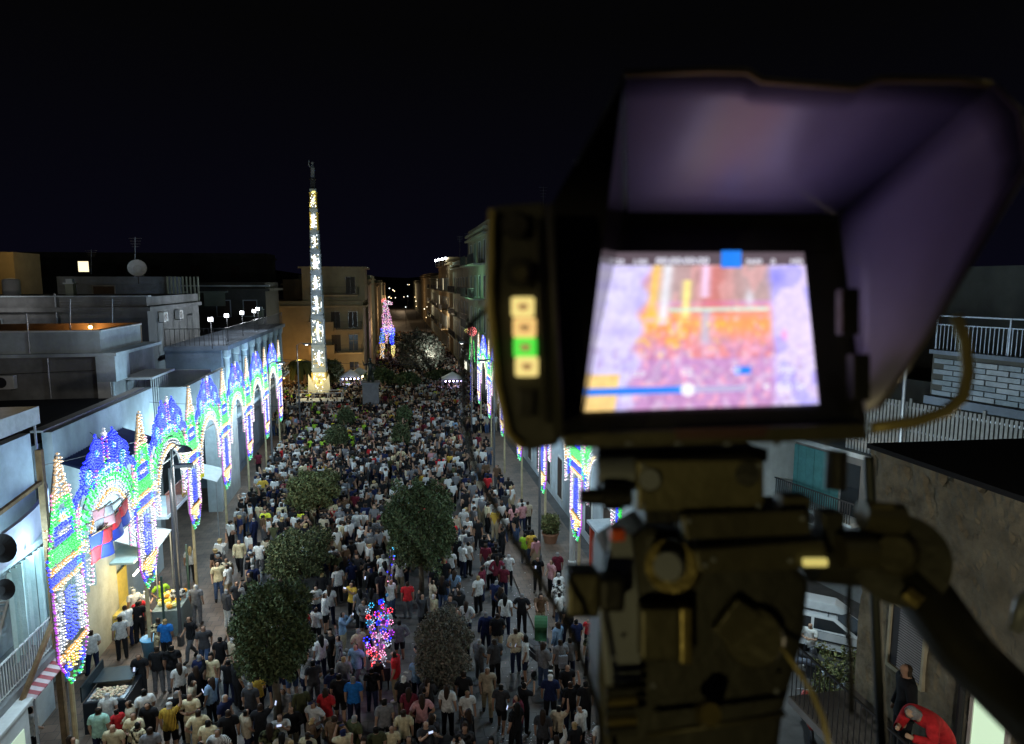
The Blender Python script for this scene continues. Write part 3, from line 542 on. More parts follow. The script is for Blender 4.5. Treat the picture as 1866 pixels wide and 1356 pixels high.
q = MB(); q.box(-29.6, 71.3, 13.1, -12.0, 71.99, 13.25); q.build('roof_edge', M_stucco_w, J_)
for x in (-22, -18.2): q = MB(); q.box(x, 71.6, 11.2, x+1.9, 71.98, 12.5); q.box(x-.3, 71.3, 12.5, x+2.2, 71.97, 12.65); q.build('dormer', M_stucco_l, J_)
for s in (3, 6, 12.5, 15): window(J_, (-29, 72), (-12.5, 72), s, 10.2, 1.2, 1.5, M_stucco_w, 'shutter', M_shut_b)
p = on_y(250, 490, 60); t = thing('satellite_dish', 'pale satellite dish with a tall aerial mast on the rooftop shed', 'satellite dish', p)
q = MB(); q.lathe([(.03,0),(.35,.05),(.6,.16),(.7,.24),(.6,.19),(.3,.09)], p, 18, axis=(.3,-.9,.3)); q.build('dish', M_white, t); q = MB(); q.bar(p+Vector((0,.1,-1.2)), p+Vector((0,.1,0)), .04); q.build('mast', M_iron, t)
for i, (px, py, py2, yy) in enumerate([(246, 432, 505, 61), (166, 455, 500, 70), (128, 545, 620, 36), (205, 545, 605, 43), (40, 540, 580, 50), (990, 340, 420, 80), (838, 430, 470, 110), (852, 425, 470, 108)]):
    p0, p1 = on_y(px, py2, yy), on_y(px, py, yy); t = thing('roof_aerial', ['tall thin roof aerial above the pale satellite dish', 'short roof aerial above the lit window', 'thin aerial on the grey roof terrace', 'aerial behind the orange terrace lamp', 'low aerial near the left edge skyline', 'aerial just beside the monitor top', 'left aerial above the right-hand apartment roof', 'right aerial above the right-hand apartment roof'][i], 'aerial', p0, 'roof aerials')
    q = MB(); q.bar(p0, p1, .03, 5); q.build('mast', M_steel, t); q = MB()
    h = (p1-p0).length
    for k in range(4): z = p1.z-.1-k*h*.07; q.bar((p1.x-.5+.07*k, p1.y, z), (p1.x+.5-.07*k, p1.y, z), .016)
    q.build('element', M_steel, t)
# tan apartment block behind the obelisk
T = block('tan_apartments', 'tan apartment block with balconies behind the tall obelisk', -28, 92, -3.9, 102, 0, 10.6, M_stucco_t, .5)
q = MB(); q.box(-11.5, 92.5, 11.102, -3.6, 101.5, 15.3); q.build('upper_storey', M_stucco_t, T); q = MB(); q.box(-11.9, 92.1, 15.302, -3.2, 101.9, 15.5); q.build('roof_edge', M_stucco_t, T)
a, b = (-28, 92), (-3.9, 92)
for z in (1.0, 4.6, 7.6):
    for s in (2.5, 6.0, 9.5, 13.0, 18.2, 20.6, 22.8): window(T, a, b, s, z, 1.15, 2.1, M_stucco_t, 'shutter' if random.random() < .8 else 'glazed', M_shut_b)
for z in (4.45, 7.45):
    for s in (18.8, 22.3): balcony(T, a, b, s, z, 3.2, 1.2, M_stucco_t, solid=M_stucco_t if s < 20 else None)
for s in (9.0+9.5, 22.6): window(T, (-28,92.5), (-3.6,92.5), s, 12.0, 1.2, 2.2, M_stucco_t, 'shutter', M_shut_b)
balcony(T, (-28,92.5), (-3.6,92.5), 20.6, 11.9, 6, 1.4, M_stucco_t)
t = thing('market_canopy', 'glowing amber market canopy at the foot of the tan apartments', 'canopy', (-14.6, 84, 0)); q = MB(); q.slab([(-17.2,82.5,2.7),(-12.4,82.5,2.5),(-12.4,86,3.0),(-17.2,86,3.2)], .05, (0,0,-1)); q.build('cloth', mat('amber_canvas', (.7,.45,.12), .8, .1, 2), t)
q = MB(); [q.bar((x,y,0), (x,y,2.7), .04) for x in (-17,-12.6) for y in (82.7,85.8)]; q.build('pole', M_steel, t)
for k in range(4): q = MB(); q.ball((-16.6+1.25*k, 83.5, 2.3), .09); q.build('bulb', mat('amber_bulb', (1,.7,.3), .5, 0, emit=(1,.6,.15), es=14), t)
lamp('canopy_light', (-14.8, 83.0, 2.3), 420, (1,.55,.14), .5); lamp('sodium_lamp_glow', (-11.8, 88.4, 4.0), 300, (1,.58,.18), .3)
lamp('sodium_lamp_glow', (-4.8, 88.5, 3.5), 160, (1,.7,.3), .3)
# far street: houses on both sides, receding
fl = [('left', -3.6, 104, 122, 13.4), ('left', -3.8, 123, 150, 14.2), ('left', -3.4, 151, 190, 12.8), ('left', -3.6, 192, 260, 13.5), ('left', -3.6, 262, 360, 12.5)]
for i, (sd, x, y0, y1, h) in enumerate(fl):
    t = block('street_house', ['first', 'second', 'third', 'fourth', 'farthest'][i]+' dim house past the tan apartments, on the left of the far street', x-12, y0, x, y1, 0, h, [M_stucco_t, M_stucco_l][i % 2], .3, group='houses along the far street')
    if i < 3:
        for z in (1, 4.6, 8):
            for k in range(int((y1-y0)/4.5)): s = 2.2+k*4.5; window(t, (x, y1), (x, y0), y1-y0-s if False else s, z, 1.2, 2.2, M_stucco_t, random.choice(['shutter','shutter','glazed']), M_shut_b)
            if z > 1: balcony(t, (x, y1), (x, y0), (y1-y0)/2, z-.12, (y1-y0)*.8, 1.0, M_stucco_t, sp=.25)
rt = [(9.6, 70, 88, 19.3, M_stucco_l, 'tall pale green corner building behind the monitor edge'), (11.0, 88.2, 128, 16.6, M_stucco_l, 'four storey sage apartment block with balconies on the right'), (10.4, 128.5, 158, 17.6, M_stucco_t, 'dim apartment block with a row of four roof flood lamps'), (10.8, 158.5, 200, 14.6, M_stucco_l, 'third apartment block down the right side of the far street'), (10.8, 201, 270, 15.5, M_stucco_t, 'fourth apartment block down the far street'), (10.8, 272, 380, 13.5, M_stucco_l, 'last block at the far right end of the street')]
for i, (x, y0, y1, h, m, lb) in enumerate(rt):
    t = block('apartment_block', lb, x, y0, x+14, y1, 0, h, m, .45, group='apartment blocks along the right of the street')
    a, b = (x, y0), (x, y1)     # outward must be -x: walk from y0 to y1 gives n=(1,0) so flip
    a, b = (x, y1), (x, y0)
    def W2(s, z, w, hh, kind, sh, a=(x, y0), b=(x, y1), t=t):
        d = Vector((0,1,0)); n = Vector((-1,0,0)); q = MB(); e = .1
        q.obox(a, d, n, s-w/2-e, s-w/2, 0, .08, z-e, z+hh+e); q.obox(a, d, n, s+w/2, s+w/2+e, 0, .08, z-e, z+hh+e); q.obox(a, d, n, s-w/2, s+w/2, 0, .08, z+hh, z+hh+e); q.obox(a, d, n, s-w/2, s+w/2, 0, .1, z-e, z)
        f = q.build('window', M_stucco_w, t); q = MB(); q.obox(a, d, n, s-w/2, s+w/2, .006, .04, z, z+hh); q.build('pane' if kind != 'shutter' else 'shutter', M_lit if kind == 'lit' else (M_glass if kind == 'glazed' else sh), f)
    def B2(s, z, w, dp, a=(x, y0), t=t, m=m):
        d = Vector((0,1,0)); n = Vector((-1,0,0)); q = MB(); q.obox(a, d, n, s-w/2, s+w/2, 0, dp, z-.16, z); f = q.build('balcony', m, t); q = MB()
        for k in range(int(w/.22)+1): u = s-w/2+.04+k*.22; q.obox(a, d, n, u, u+.03, dp-.06, dp-.03, z, z+1)
        q.obox(a, d, n, s-w/2, s+w/2, dp-.07, dp-.02, z+1.0, z+1.05); q.build('railing', M_iron, f)
    if i < 4:
        nst = int(h/3.6)
        for st in range(nst):
            z = .8+st*3.7
            nn = int((y1-y0)/4.2)
            for k in range(nn): W2(2.2+k*4.2, z, 1.3, 2.3, random.choice(['shutter','shutter','glazed','lit' if random.random() < .12 and st else 'shutter']), M_shut_g)
            if st: 
                for k in range(2): B2((y1-y0)*(.27+.46*k), z-.1, (y1-y0)*.34, 1.3)
    q = MB(); q.box(x-.5, y0, h-.9, x-.002, y1, h-.7); q.build('string_course', m, t)
t = thing('shop', 'bright white lit shop front far down on the right', 'shop', (10.9, 100, 0)); q = MB(); q.box(10.8, 96, .2, 10.95, 98.5, 2.8); q.box(10.8, 104, .2, 10.95, 106, 2.8); q.build('glass', mat('shop_light', (.9,.9,.8), .5, 0, emit=(1,.97,.8), es=1.8), t); q = MB(); q.box(10.6, 95.5, 2.85, 10.99, 107, 3.2); q.build('fascia', M_white, t)
t = thing('shop_sign', 'red and white shop sign glowing down the far street', 'sign', (9.9, 122, 0)); p = on_y(782, 637, 122); q = MB(); q.box(p.x-.9, p.y, p.z-.25, p.x+.9, p.y+.1, p.z+.25); q.build('red_panel', mat('red_sign', (.6,.05,.05), .5, 0, emit=(1,.08,.06), es=.8), t); q = MB(); q.box(p.x-.9, p.y-.002, p.z+.252, p.x+.9, p.y+.1, p.z+1.1); q.build('white_panel', mat('white_sign', (.6,.7,.6), .5, 0, emit=(.7,.95,.85), es=.5), t)
for i, (px, py, yy) in enumerate([(800, 473, 131), (806, 472, 131), (812, 471, 131), (794, 475, 131)]):
    c = on_y(px, py, yy); t = thing('flood_lamp', ['second', 'third', 'rightmost', 'leftmost'][i]+' of the four white flood lamps on the right-hand roof', 'flood lamp', c, 'four flood lamps on the right-hand roof'); q = MB(); q.ball(c, .22); q.build('lens', M_flood, t); q = MB(); q.bar(c-Vector((0,0,1.2)), c, .05); q.build('stem', M_iron, t)
lamp('roof_flood_glow', on_y(803, 476, 128), 220, (.85,1,.85), .3)
lamp('corner_glow', (6.5, 76, 13), 260, (.45,1,.6), .5)
for i in range(22):
    y = random.uniform(170, 700); c = Vector((random.choice([random.uniform(-3, 10), random.uniform(-2, 2), random.uniform(7, 10)])*(y/300 if y > 300 else 1), y, random.uniform(4, 7) if y < 450 else random.uniform(4, 12))); t = thing('distant_lamp', 'tiny street lamp in the distance at the end of the street', 'street lamp', c, 'distant lamps at the end of the street')
    q = MB(); q.ball(c, random.uniform(.1,.2)*y/230, 6, 4); q.build('globe', mat('distant_bulb_%d' % (i % 3), (1,1,1), .5, 0, emit=[(1,.7,.35),(.9,1,1),(1,.85,.6)][i % 3], es=random.uniform(1.5, 5)), t); q = MB(); q.bar((c.x,c.y,0), c, .06); q.build('pole', M_iron, t)
for i, (x, y, z, e, c_) in enumerate([(-1.5, 118, 6, 500, (1,.75,.45)), (8, 132, 7, 700, (1,.85,.6)), (-1, 160, 7, 800, (1,.7,.4)), (7.5, 190, 7, 900, (1,.75,.5)), (0, 240, 8, 1400, (1,.7,.4)), (4, 330, 8, 2500, (1,.72,.45))]): lamp('far_street_lamp_light', (x, y, z), e, c_, .3)

def tank(x, y, z, lb, h=.9, r=.42):
    t = thing('water_tank', lb, 'water tank', (x, y, z), 'water tanks on the left roofs'); q = MB(); q.lathe([(r*.96,.25),(r,.3),(r,.25+h),(r*.7,.32+h),(r*.2,.36+h)], (x,y,z), 16); q.build('tank', M_white, t, smooth=True); q = MB(); [q.bar((x+a*r*.7,y+b*r*.7,z), (x+a*r*.7,y+b*r*.7,z+.26), .03) for a in (-1,1) for b in (-1,1)]; q.build('leg', M_iron, t)
def chimney(x, y, z, lb, h=1.1):
    t = thing('chimney', lb, 'chimney', (x, y, z), 'chimneys on the left roofs'); q = MB(); q.box(x-.22, y-.22, z, x+.22, y+.22, z+h); q.build('stack', M_stucco_l, t); q = MB(); q.box(x-.3, y-.3, z+h+.001, x+.3, y+.3, z+h+.08); q.box(x-.18, y-.18, z+h+.082, x+.18, y+.18, z+h+.3); q.build('cap', M_stucco_w, t)
tank(-27.5, 47.5, 12.35, 'white water tank on the left of the grey block roof'); tank(-24.5, 50, 12.35, 'white water tank on the grey block roof, right of the other tank', 1.1, .5); chimney(-19.5, 46.5, 12.35, 'squat chimney on the grey block roof'); chimney(-12.5, 69, 9.5, 'chimney at the back of the floodlit terrace', 1.4); chimney(-24.5, 74, 13, 'chimney on the villa roof', .9); chimney(-21, 30.5, 8.36, 'low chimney on the black roof behind the pale parapet', .7)
def pipe(par, pts, r=.04, m=None, nm='pipe'): q = MB(); q.tube(pts, r, 6); q.build(nm, m or M_steel, par)
pipe(Cc, [(-15.2,33.42,8.4),(-15.2,33.42,10.2)]); pipe(Cc, [(-20.6,33.66,10.4),(-20.6,33.66,12.0)]); pipe(Cc, [(-16.0,33.66,9),(-16.0,33.66,12.2)], .03); pipe(Cc, [(-24,33.44,9.6),(-18,33.44,9.5),(-13.3,33.44,9.62)], .015, M_iron, 'cable'); pipe(Cc, [(-12.6,33.42,6.4),(-12.6,33.42,9.1)], .06, M_stucco_w)
pipe(D, [(-30,43.95,11.9),(-22,43.95,11.85),(-15,43.95,11.9)], .02, M_iron, 'cable'); pipe(D, [(-19.3,43.93,9),(-19.3,43.93,12.9)], .05); pipe(B, [(-11.26,24.3,8.3),(-11.26,28.5,8.15),(-11.26,33,8.3)], .018, M_iron, 'cable'); pipe(B, [(-11.24,29.5,5),(-11.24,29.5,8.7)], .05, M_stucco_w); pipe(B, [(-11.24,26.3,7.9),(-11.24,26.3,8.7)], .03, M_iron)
def fwin(par, x, y, z, w, h, m=None, kind='shutter'): window(par, (x-w, y), (x+w, y), w, z, w, h, m or M_stucco_w, kind, M_shut_b)
fwin(D, -23, 44, 10.2, 1.5, 1.2); fwin(D, -33, 44, 10.0, 1.1, 1.5); fwin(Cc, -21.5, 33.5, 8.7, 1.2, 1.2, M_stucco_g); fwin(G, -23.5, 62, 12.3, 1.6, .9, M_stucco_g)
q = MB(); q.box(-42, 43.75, 12.702, -14.2, 44.25, 12.78); q.build('coping', M_stucco_w, D); q = MB(); q.box(-11.62, 24.0, 8.751, -11.25, 33.3, 8.82); q.build('coping', M_white, B)
q = MB(); q.box(-32, 33.65, 11.352, -13.0, 33.95, 11.42); q.box(-13.38, 33.96, 11.352, -13.02, 38.8, 11.42); q.build('coping', M_white, Cc)
for k in range(9): q = MB(); q.bar((-11.5, 35.0+k*.3, 6.3), (-11.5, 35.0+k*.3, 9.0), .022); q.build('grille_bar', M_white, Cc)
q = MB(); q.box(-13.2, 33.3, 0, -12.65, 33.49, 9.098); q.build('corner_pilaster', M_white, Cc)
for i, (x0, y0, z0, x1, y1, z1) in enumerate([(-9.6,20.2,8.6,-8.9,31.3,7.6),(-11.2,33,8.2,7.3,40,7.2),(-11,47,9.0,7.3,53,7.5),(-8.8,25.3,7.6,-11.3,27,8.3),(-8.8,37.2,7.8,-10.2,38.5,8.2)]):
    P_ = [Vector((x0,y0,z0)).lerp(Vector((x1,y1,z1)), k/14)-Vector((0,0,1.1 if i in (1,2) else .35))*(1-(2*k/14-1)**2)*.5 for k in range(15)]; q = MB(); q.tube(P_, .012, 4); o = q.build('overhead_cable', M_iron); tag(o, ['black cable slung from the timber post along the first two left arches', 'cable crossing high over the crowd behind the second arch', 'cable crossing over the crowd before the columned facade', 'short cable from the second light pillar to the pale parapet', 'short cable from the fourth pillar to the pale blue terrace'][i], 'cable', 'cables strung over the street')
lamp('terrace_wall_light', (-11.2, 31.8, 11.5), 60, (.8,.9,1), .15); lamp('grey_roof_light', (-22, 41.9, 13.0), 70, (.95,.97,1), .3)
# ------------------------------------------------------------ the tall obelisk (papier-mache tower) carried through the crowd
M_pap = mat('painted_papier_mache', (.3,.36,.42), .7, .3, 1.5, .3); M_gold = mat('gilded_relief', (.7,.5,.1), .4, .3, 3, .3, metal=.4, emit=None)
M_led = mat('white_led_strip', (1,1,1), .5, 0, emit=(.95,1,1), es=3.2); M_ledy = mat('yellow_led_strip', (1,.9,.4), .5, 0, emit=(1,.82,.18), es=2.4); M_cream = mat('cream_relief', (.75,.7,.5), .6, .25, 2, .3)
GX, GY = -8.25, 78.7
t = thing('festival_obelisk', 'very tall slender illuminated festival obelisk with gold scrollwork and a dark figure on top', 'obelisk', (GX, GY, 0))
def hw(z): return .86-.54*(min(z, 22.6)/22.6) if z < 22.6 else .27
lean = lambda z: .001*z
tiers = [(1.2, 3.9), (3.9, 6.6), (6.6, 9.8), (9.8, 12.4), (12.4, 14.6), (14.6, 16.9), (16.9, 19.0), (19.0, 21.3), (21.3, 23.4), (23.4, 24.6)]
for i, (z0, z1) in enumerate(tiers):
    q = MB(); a, b = hw(z0)*.9, hw(z1)*.9; cx0, cx1 = GX+lean(z0), GX+lean(z1); y = GY
    q.add([(cx0-a,y-a,z0),(cx0+a,y-a,z0),(cx0+a,y+a,z0),(cx0-a,y+a,z0),(cx1-b,y-b,z1),(cx1+b,y-b,z1),(cx1+b,y+b,z1),(cx1-b,y+b,z1)], [(0,3,2,1),(4,5,6,7),(0,1,5,4),(1,2,6,5),(2,3,7,6),(3,0,4,7)])
    m = M_pap if i < 9 else M_iron; s = q.build('tier', M_cream if i == 0 else m, t)
    if i < 9:
        q = MB(); e = .1; q.box(cx1-b-e, y-b-e, z1-.16, cx1+b+e, y+b+e, z1+.1); q.box(cx1-b-.02-e*.3, y-b-.05, z1-.3, cx1+b+.02+e*.3, y+b+.05, z1-.161); q.build('cornice', M_pap, s)
        q = MB()
        for sx_ in (-1, 1):
            for sy in (-1, 1): q.lathe([(.13,z0+.12),(.09,z0+.25),(.075,(z0+z1)/2),(.09,z1-.4),(.14,z1-.3)], (cx0+sx_*(a+.02)*.5+sx_*(b+.02)*.5*1, y+sy*(a+b)/2, 0), 6)
        q.build('corner_column', M_pap if i not in (0, 7, 8) else M_gold, s)
        q = MB(); R_ = random.Random(i); n_ = 26
        for k in range(n_):
            zz = R_.uniform(z0+.3, z1-.5); w = a+(b-a)*(zz-z0)/(z1-z0); r = R_.uniform(.05, .14); xx = cx0+R_.uniform(-w*.8, w*.8)
            for j in range(5): a0 = j*1.1+k; q.bar((xx+r*math.cos(a0), y-w-.05-.02*j, zz+r*math.sin(a0)), (xx+r*math.cos(a0+1.1), y-w-.07-.02*j, zz+r*math.sin(a0+1.1)), .022, 4)
        q.build('gilt_scrolls', M_gold, s)
        q = MB(); zm = (z0+z1)/2; w = (a+b)/2
        if i in (1,2,3,4,5,6,7): q.bar((cx0+.16*w, y-a-.1, z0+.5), (cx1+.1*w, y-b-.1, z1-.55), .05, 4); q.bar((cx0-.05*w, y-a-.09, z0+.7), (cx1-.1*w, y-b-.09, z1-.8), .03, 4)
        if i in (4, 5, 7): q.bar((cx0-.1, y-a-.1, z0+.4), (cx1-.1, y-b-.1, z1-.6), .11, 4)
        if i in (2, 3, 5): q.bar((cx0+.9*w, y-a-.06, z0+1), (cx1+.95*w, y-b-.05, z1-1), .04, 4)
        for k in range(26): zz = R_.uniform(z0+.3, z1-.4); w2 = a+(b-a)*(zz-z0)/(z1-z0); q.ball((cx0+R_.uniform(-w2*.85,w2*.85), y-w2-.1, zz), R_.uniform(.03,.07), 5, 3)
        if len(q.v): q.build('led_strip', M_led, s)
        if i in (0, 6, 7, 8, 2, 5):
            q = MB(); q.bar((cx0-a-.02, y-a, z0+.3), (cx1-b-.02, y-b, z1-.5), .06, 4)
            if i in (0, 2):
                for k in range(9): aa = PI*2*k/9; q.ball((cx0+.42*w*math.cos(aa), y-w-.12, zm+.42*w*math.sin(aa)), .06, 5, 4)
            if i == 8:
                for k in range(8): q.ball((cx0+R_.uniform(-.2,.2), y-w-.12, R_.uniform(z0+.2, z1-.2)), .09, 5, 4)
            q.build('yellow_light', M_ledy, s)
q = MB(); x = GX+lean(25); q.lathe([(.34,23.42),(.4,23.55),(.26,23.7),(.22,24.4),(.36,24.5),(.36,24.62)], (x, GY, 0), 10); q.build('pedestal', M_iron, t)
q = MB(); q.tube([(x,GY,24.62),(x,GY,25.2),(x+.03,GY,25.7),(x+.02,GY,26.05)], [.22,.2,.24,.09], 8); q.ball((x+.02,GY,26.25), .16, 8, 6); q.tube([(x-.2,GY,25.8),(x-.38,GY-.1,26.1),(x-.3,GY-.1,26.5)], [.07,.06,.05], 6); q.build('figure', mat('grey_statue', (.25,.25,.25), .6, .2, 3), t)
q = MB()
for k in range(-2, 3): q.bar((GX+k*.55, GY-3.4, 1.25), (GX+k*.55, GY+3.4, 1.25), .09, 4)
for k in (-2.2, -.8, .8, 2.2): q.bar((GX-2.4, GY+k, 1.1), (GX+2.4, GY+k, 1.1), .09, 4)
q.build('carrying_beams', M_wood, t)
q = MB()
for s in (-1, 1): q.add([(GX+s*1.2,GY-1.25,1.3),(GX+s*.25,GY-1.4,1.3),(GX+s*.5,GY-1.3,2.3),(GX+s*1.1,GY-1.2,3.5),(GX+s*1.2,GY-1.0,1.3),(GX+s*.25,GY-1.1,1.3),(GX+s*.5,GY-1.05,2.3),(GX+s*1.1,GY-1.0,3.5)], [(0,1,2,3),(7,6,5,4),(0,3,7,4),(1,5,6,2),(3,2,6,7),(0,4,5,1)])
q.build('drapery', M_cream, t)
lamp('obelisk_light', (GX-.6, GY-4, 4), 520, (1,.86,.5), .4); lamp('obelisk_light', (GX+1.5, GY-3.2, 9), 130, (.85,.95,1), .3); lamp('obelisk_light', (GX+1.2, GY-3, 15), 110, (.9,.96,1), .3); lamp('obelisk_light', (GX-1.2, GY-2.6, 20.5), 90, (1,.9,.5), .3)
t = thing('press_platform', 'small white railed platform in the crowd in front of the obelisk', 'platform', (GX+.6, GY-7, 0))
q = MB(); q.box(GX-1.6, GY-8, 1.5, GX+3, GY-6, 1.6); q.build('deck', M_white, t); q = MB()
for x in (-1.5, 0, 1.5, 2.9):
    for y in (-7.95, -6.05): q.bar((GX+x,GY+y,0), (GX+x,GY+y,2.4), .04)
for y in (-7.95, -6.05): q.bar((GX-1.5,GY+y,2.4), (GX+2.9,GY+y,2.4), .04)
q.build('railing', M_white, t)
# ------------------------------------------------------------ illuminated giraffe figure far down the street
t = thing('giraffe_light', 'tall giraffe shaped light figure in pink, blue and gold, far down the street', 'light sculpture', (-.9, 112, 0))
L = Lights(); random.seed(3)
def fill(k, poly, sp):
    us = [p[0] for p in poly]; vs = [p[1] for p in poly]; v = min(vs)
    while v <= max(vs):
        u = min(us)
        while u <= max(us):
            ins = False; j = len(poly)-1
            for i in range(len(poly)):
                if (poly[i][1] > v) != (poly[j][1] > v) and u < (poly[j][0]-poly[i][0])*(v-poly[i][1])/(poly[j][1]-poly[i][1])+poly[i][0]: ins = not ins
                j = i
            if ins: L.pt(k if not isinstance(k, tuple) else random.choice(k), u+random.gauss(0,.03), v+random.gauss(0,.03), random.uniform(-.2,.2))
            u += sp
        v += sp
fill(('pink','purple','white','pink'), [(-.9,4.9),(1.0,4.9),(.7,6.6),(.1,8.9),(-.5,9.2),(-.7,7.5)], .17)
fill(('white','pink'), [(-.6,8.8),(.9,8.6),(1.0,9.1),(0,9.5),(-.5,9.5)], .15); fill('red', [(-.7,9.2),(-.3,9.2),(-.2,9.7),(-.7,9.6)], .15)
fill(('cyan','blue','cyan'), [(-1.3,2.6),(-.4,2.6),(-.5,4.9),(-1.0,4.9)], .16); fill(('cyan','blue'), [(.2,2.6),(1.1,2.0),(1.2,4.9),(.3,5.1)], .16); fill(('white','pink','blue'), [(-.7,4.0),(1.2,4.0),(1.1,5.4),(-.6,5.4)], .16)
fill(('amber','white','amber'), [(-1.3,-1),(-.7,-1),(-.4,2.6),(-1.2,2.6)], .16); fill(('amber','pink'), [(-.4,2.4),(.2,2.6),(.1,3.9),(-.3,3.9)], .16); fill(('amber','yellow'), [(.7,.2),(1.1,.2),(1.2,2.2),(.5,2.2)], .16)
for s in (-.45, -.1): L.line('amber', s, 9.5, s-.1, 10.1, .12)
h = thing('tmp', '', 'x'); L.build(h, .085)
q = MB(); q.bar((0,0,-1), (0,0,9.4), .06); q.bar((0,-1.1,-1), (0,-.9,4.9), .05); q.bar((0,.9,.0), (0,.9,4.9), .05); q.bar((0,-.3,9.3), (0,.9,8.9), .04); q.build('frame', M_frame, h)
for c in list(h.children): c.parent = t; c.matrix_parent_inverse = Matrix.Identity(4); c.rotation_euler = (0,0,-PI/2)
bpy.data.objects.remove(h); t.location = (-1.0, 112, 1.2); lamp('giraffe_glow', (-1, 109, 6), 150, (.9,.6,1), .5)

# ------------------------------------------------------------ trees
M_trunk = mat('tree_bark', (.1,.08,.055), .9, .35, 8, .6)
def leafmat(name, c, v=.45):
    m = bpy.data.materials.new(name); m.use_nodes = True; n = m.node_tree.nodes; Lk = m.node_tree.links; b = n['Principled BSDF']
    a = n.new('ShaderNodeAttribute'); a.attribute_name = 'Col'; mx = n.new('ShaderNodeVectorMath'); mx.operation = 'MULTIPLY'; Lk.new(a.outputs['Color'], mx.inputs[0]); mx.inputs[1].default_value = c; Lk.new(mx.outputs[0], b.inputs['Base Color'])
    b.inputs['Roughness'].default_value = .75; b.inputs['Specular IOR Level'].default_value = .12; b.inputs['Subsurface Weight'].default_value = 0; return m
LEAF = {'dark': leafmat('dark_leaf', (.07,.1,.045)), 'olive': leafmat('olive_leaf', (.11,.125,.05)), 'mid': leafmat('green_leaf', (.065,.085,.04)), 'pale': leafmat('pale_leaf', (.15,.155,.125))}
def crown_mesh(name, n, rx, ry, rz, leaf, boxy=2.4, seed=0, hollow=.5, gaps=True):
    R = np.random.RandomState(seed); d = R.normal(size=(n, 3)); d /= (np.abs(d)**boxy).sum(1, keepdims=True)**(1/boxy)
    rad = (hollow+(1-hollow)*R.rand(n)**.5); ph = R.rand(12, 3)*6; lump = np.zeros(n)
    for k in range(12): lump += np.sin((d*[3+k*.6,4-k*.2,3+k*.4]+ph[k]).sum(1)*1.3)
    rad *= 1+.045*lump; c = d*rad[:, None]*[rx, ry, rz]+R.normal(size=(n,3))*leaf*.6
    if gaps: keep = (lump > -3.2) | (R.rand(n) < .35); c = c[keep]; lump = lump[keep]
    n = len(c); a = R.normal(size=(n,3)); a /= np.linalg.norm(a, axis=1, keepdims=True); b = np.cross(a, R.normal(size=(n,3))); b /= np.linalg.norm(b, axis=1, keepdims=True)
    s = leaf*(.6+.8*R.rand(n))[:, None]; v = np.stack([c-a*s, c-b*s*.45, c+a*s, c+b*s*.45], 1).reshape(-1, 3)
    me = bpy.data.meshes.new(name); me.vertices.add(4*n); me.vertices.foreach_set('co', v.ravel()); me.loops.add(4*n); me.loops.foreach_set('vertex_index', np.arange(4*n, dtype=np.int32)); me.polygons.add(n); me.polygons.foreach_set('loop_start', np.arange(0, 4*n, 4, dtype=np.int32))
    me.update(calc_edges=True); col = np.ones((n, 4)); k = np.clip(.9+.55*R.randn(n)*.6, .35, 2.2); col[:, :3] = k[:, None]; col[:, 0] *= (.9+.4*R.rand(n)); at = me.attributes.new('Col', 'FLOAT_COLOR', 'FACE'); at.data.foreach_set('color', col.ravel()); return me
def tree(label, x, y, zc, rx, rz, kind, n=5000, leaf=.06, seed=0, group='clipped trees along the middle of the street', trunk=.1, boxy=2.6):
    t = thing('clipped_tree', label, 'tree', (x, y, 0), group); me = crown_mesh('crown', int(n*2.2), rx, rx, rz, leaf, boxy, seed); me.materials.append(LEAF[kind]); o = link('crown', me); o.parent = t; o.location = (0, 0, zc); o['kind'] = 'stuff'
    q = MB(); q.tube([(0,0,0),(.04,.02,(zc-rz)*.5),(-.03,0,zc-rz*.7),(0,.03,zc)], [trunk*1.25, trunk, trunk*.85, trunk*.4], 8)
    for k in range(6): a = k*1.05+seed; q.tube([(0,0,zc-rz*.85),(math.cos(a)*rx*.35, math.sin(a)*rx*.35, zc-rz*.3),(math.cos(a)*rx*.75, math.sin(a)*rx*.75, zc+rz*.3)], [trunk*.5, trunk*.3, trunk*.1], 5)
    o = q.build('trunk', M_trunk, smooth=True); o.parent = t; return t
def treepx(label, px, py, Y, wpx, hpx, kind, **k):      # crown centre seen at a pixel, standing at distance Y
    c = on_y(px, py, Y); dd = (c-EYE).dot(FWD); return tree(label, c.x, Y, c.z, wpx/2*dd/FPX, hpx/2*dd/FPX, kind, **k)
treepx('tall dark clipped tree nearest the camera, trunk rising from the crowd at the bottom', 497, 1148, 20.0, 134, 172, 'dark', n=8000, leaf=.06, seed=1, trunk=.12)
treepx('clipped tree with grey flecked leaves right of the coloured balloons', 806, 1182, 20.6, 96, 140, 'pale', n=5200, leaf=.055, seed=2, trunk=.07)
treepx('large dark green tree in the middle of the crowd', 765, 957, 28.6, 122, 150, 'dark', n=8000, leaf=.075, seed=3, trunk=.11)
treepx('wide clipped tree just behind the nearest dark tree', 545, 1010, 29.5, 110, 76, 'mid', n=5000, leaf=.07, seed=4)
treepx('flat topped pale olive tree in the middle left of the crowd', 570, 893, 38.0, 86, 62, 'olive', n=5200, leaf=.085, seed=5)
treepx('small round tree beyond the olive tree', 614, 797, 52.0, 38, 40, 'mid', n=1800, leaf=.1, seed=6); treepx('small round tree nearer the obelisk', 631, 762, 60.0, 26, 34, 'mid', n=1200, leaf=.12, seed=7)
treepx('small round tree near the monument, on its right', 736, 757, 60.0, 24, 30, 'dark', n=1100, leaf=.12, seed=8); treepx('small sparse tree halfway down the right of the crowd', 731, 795, 52.0, 30, 46, 'mid', n=1500, leaf=.1, seed=9)
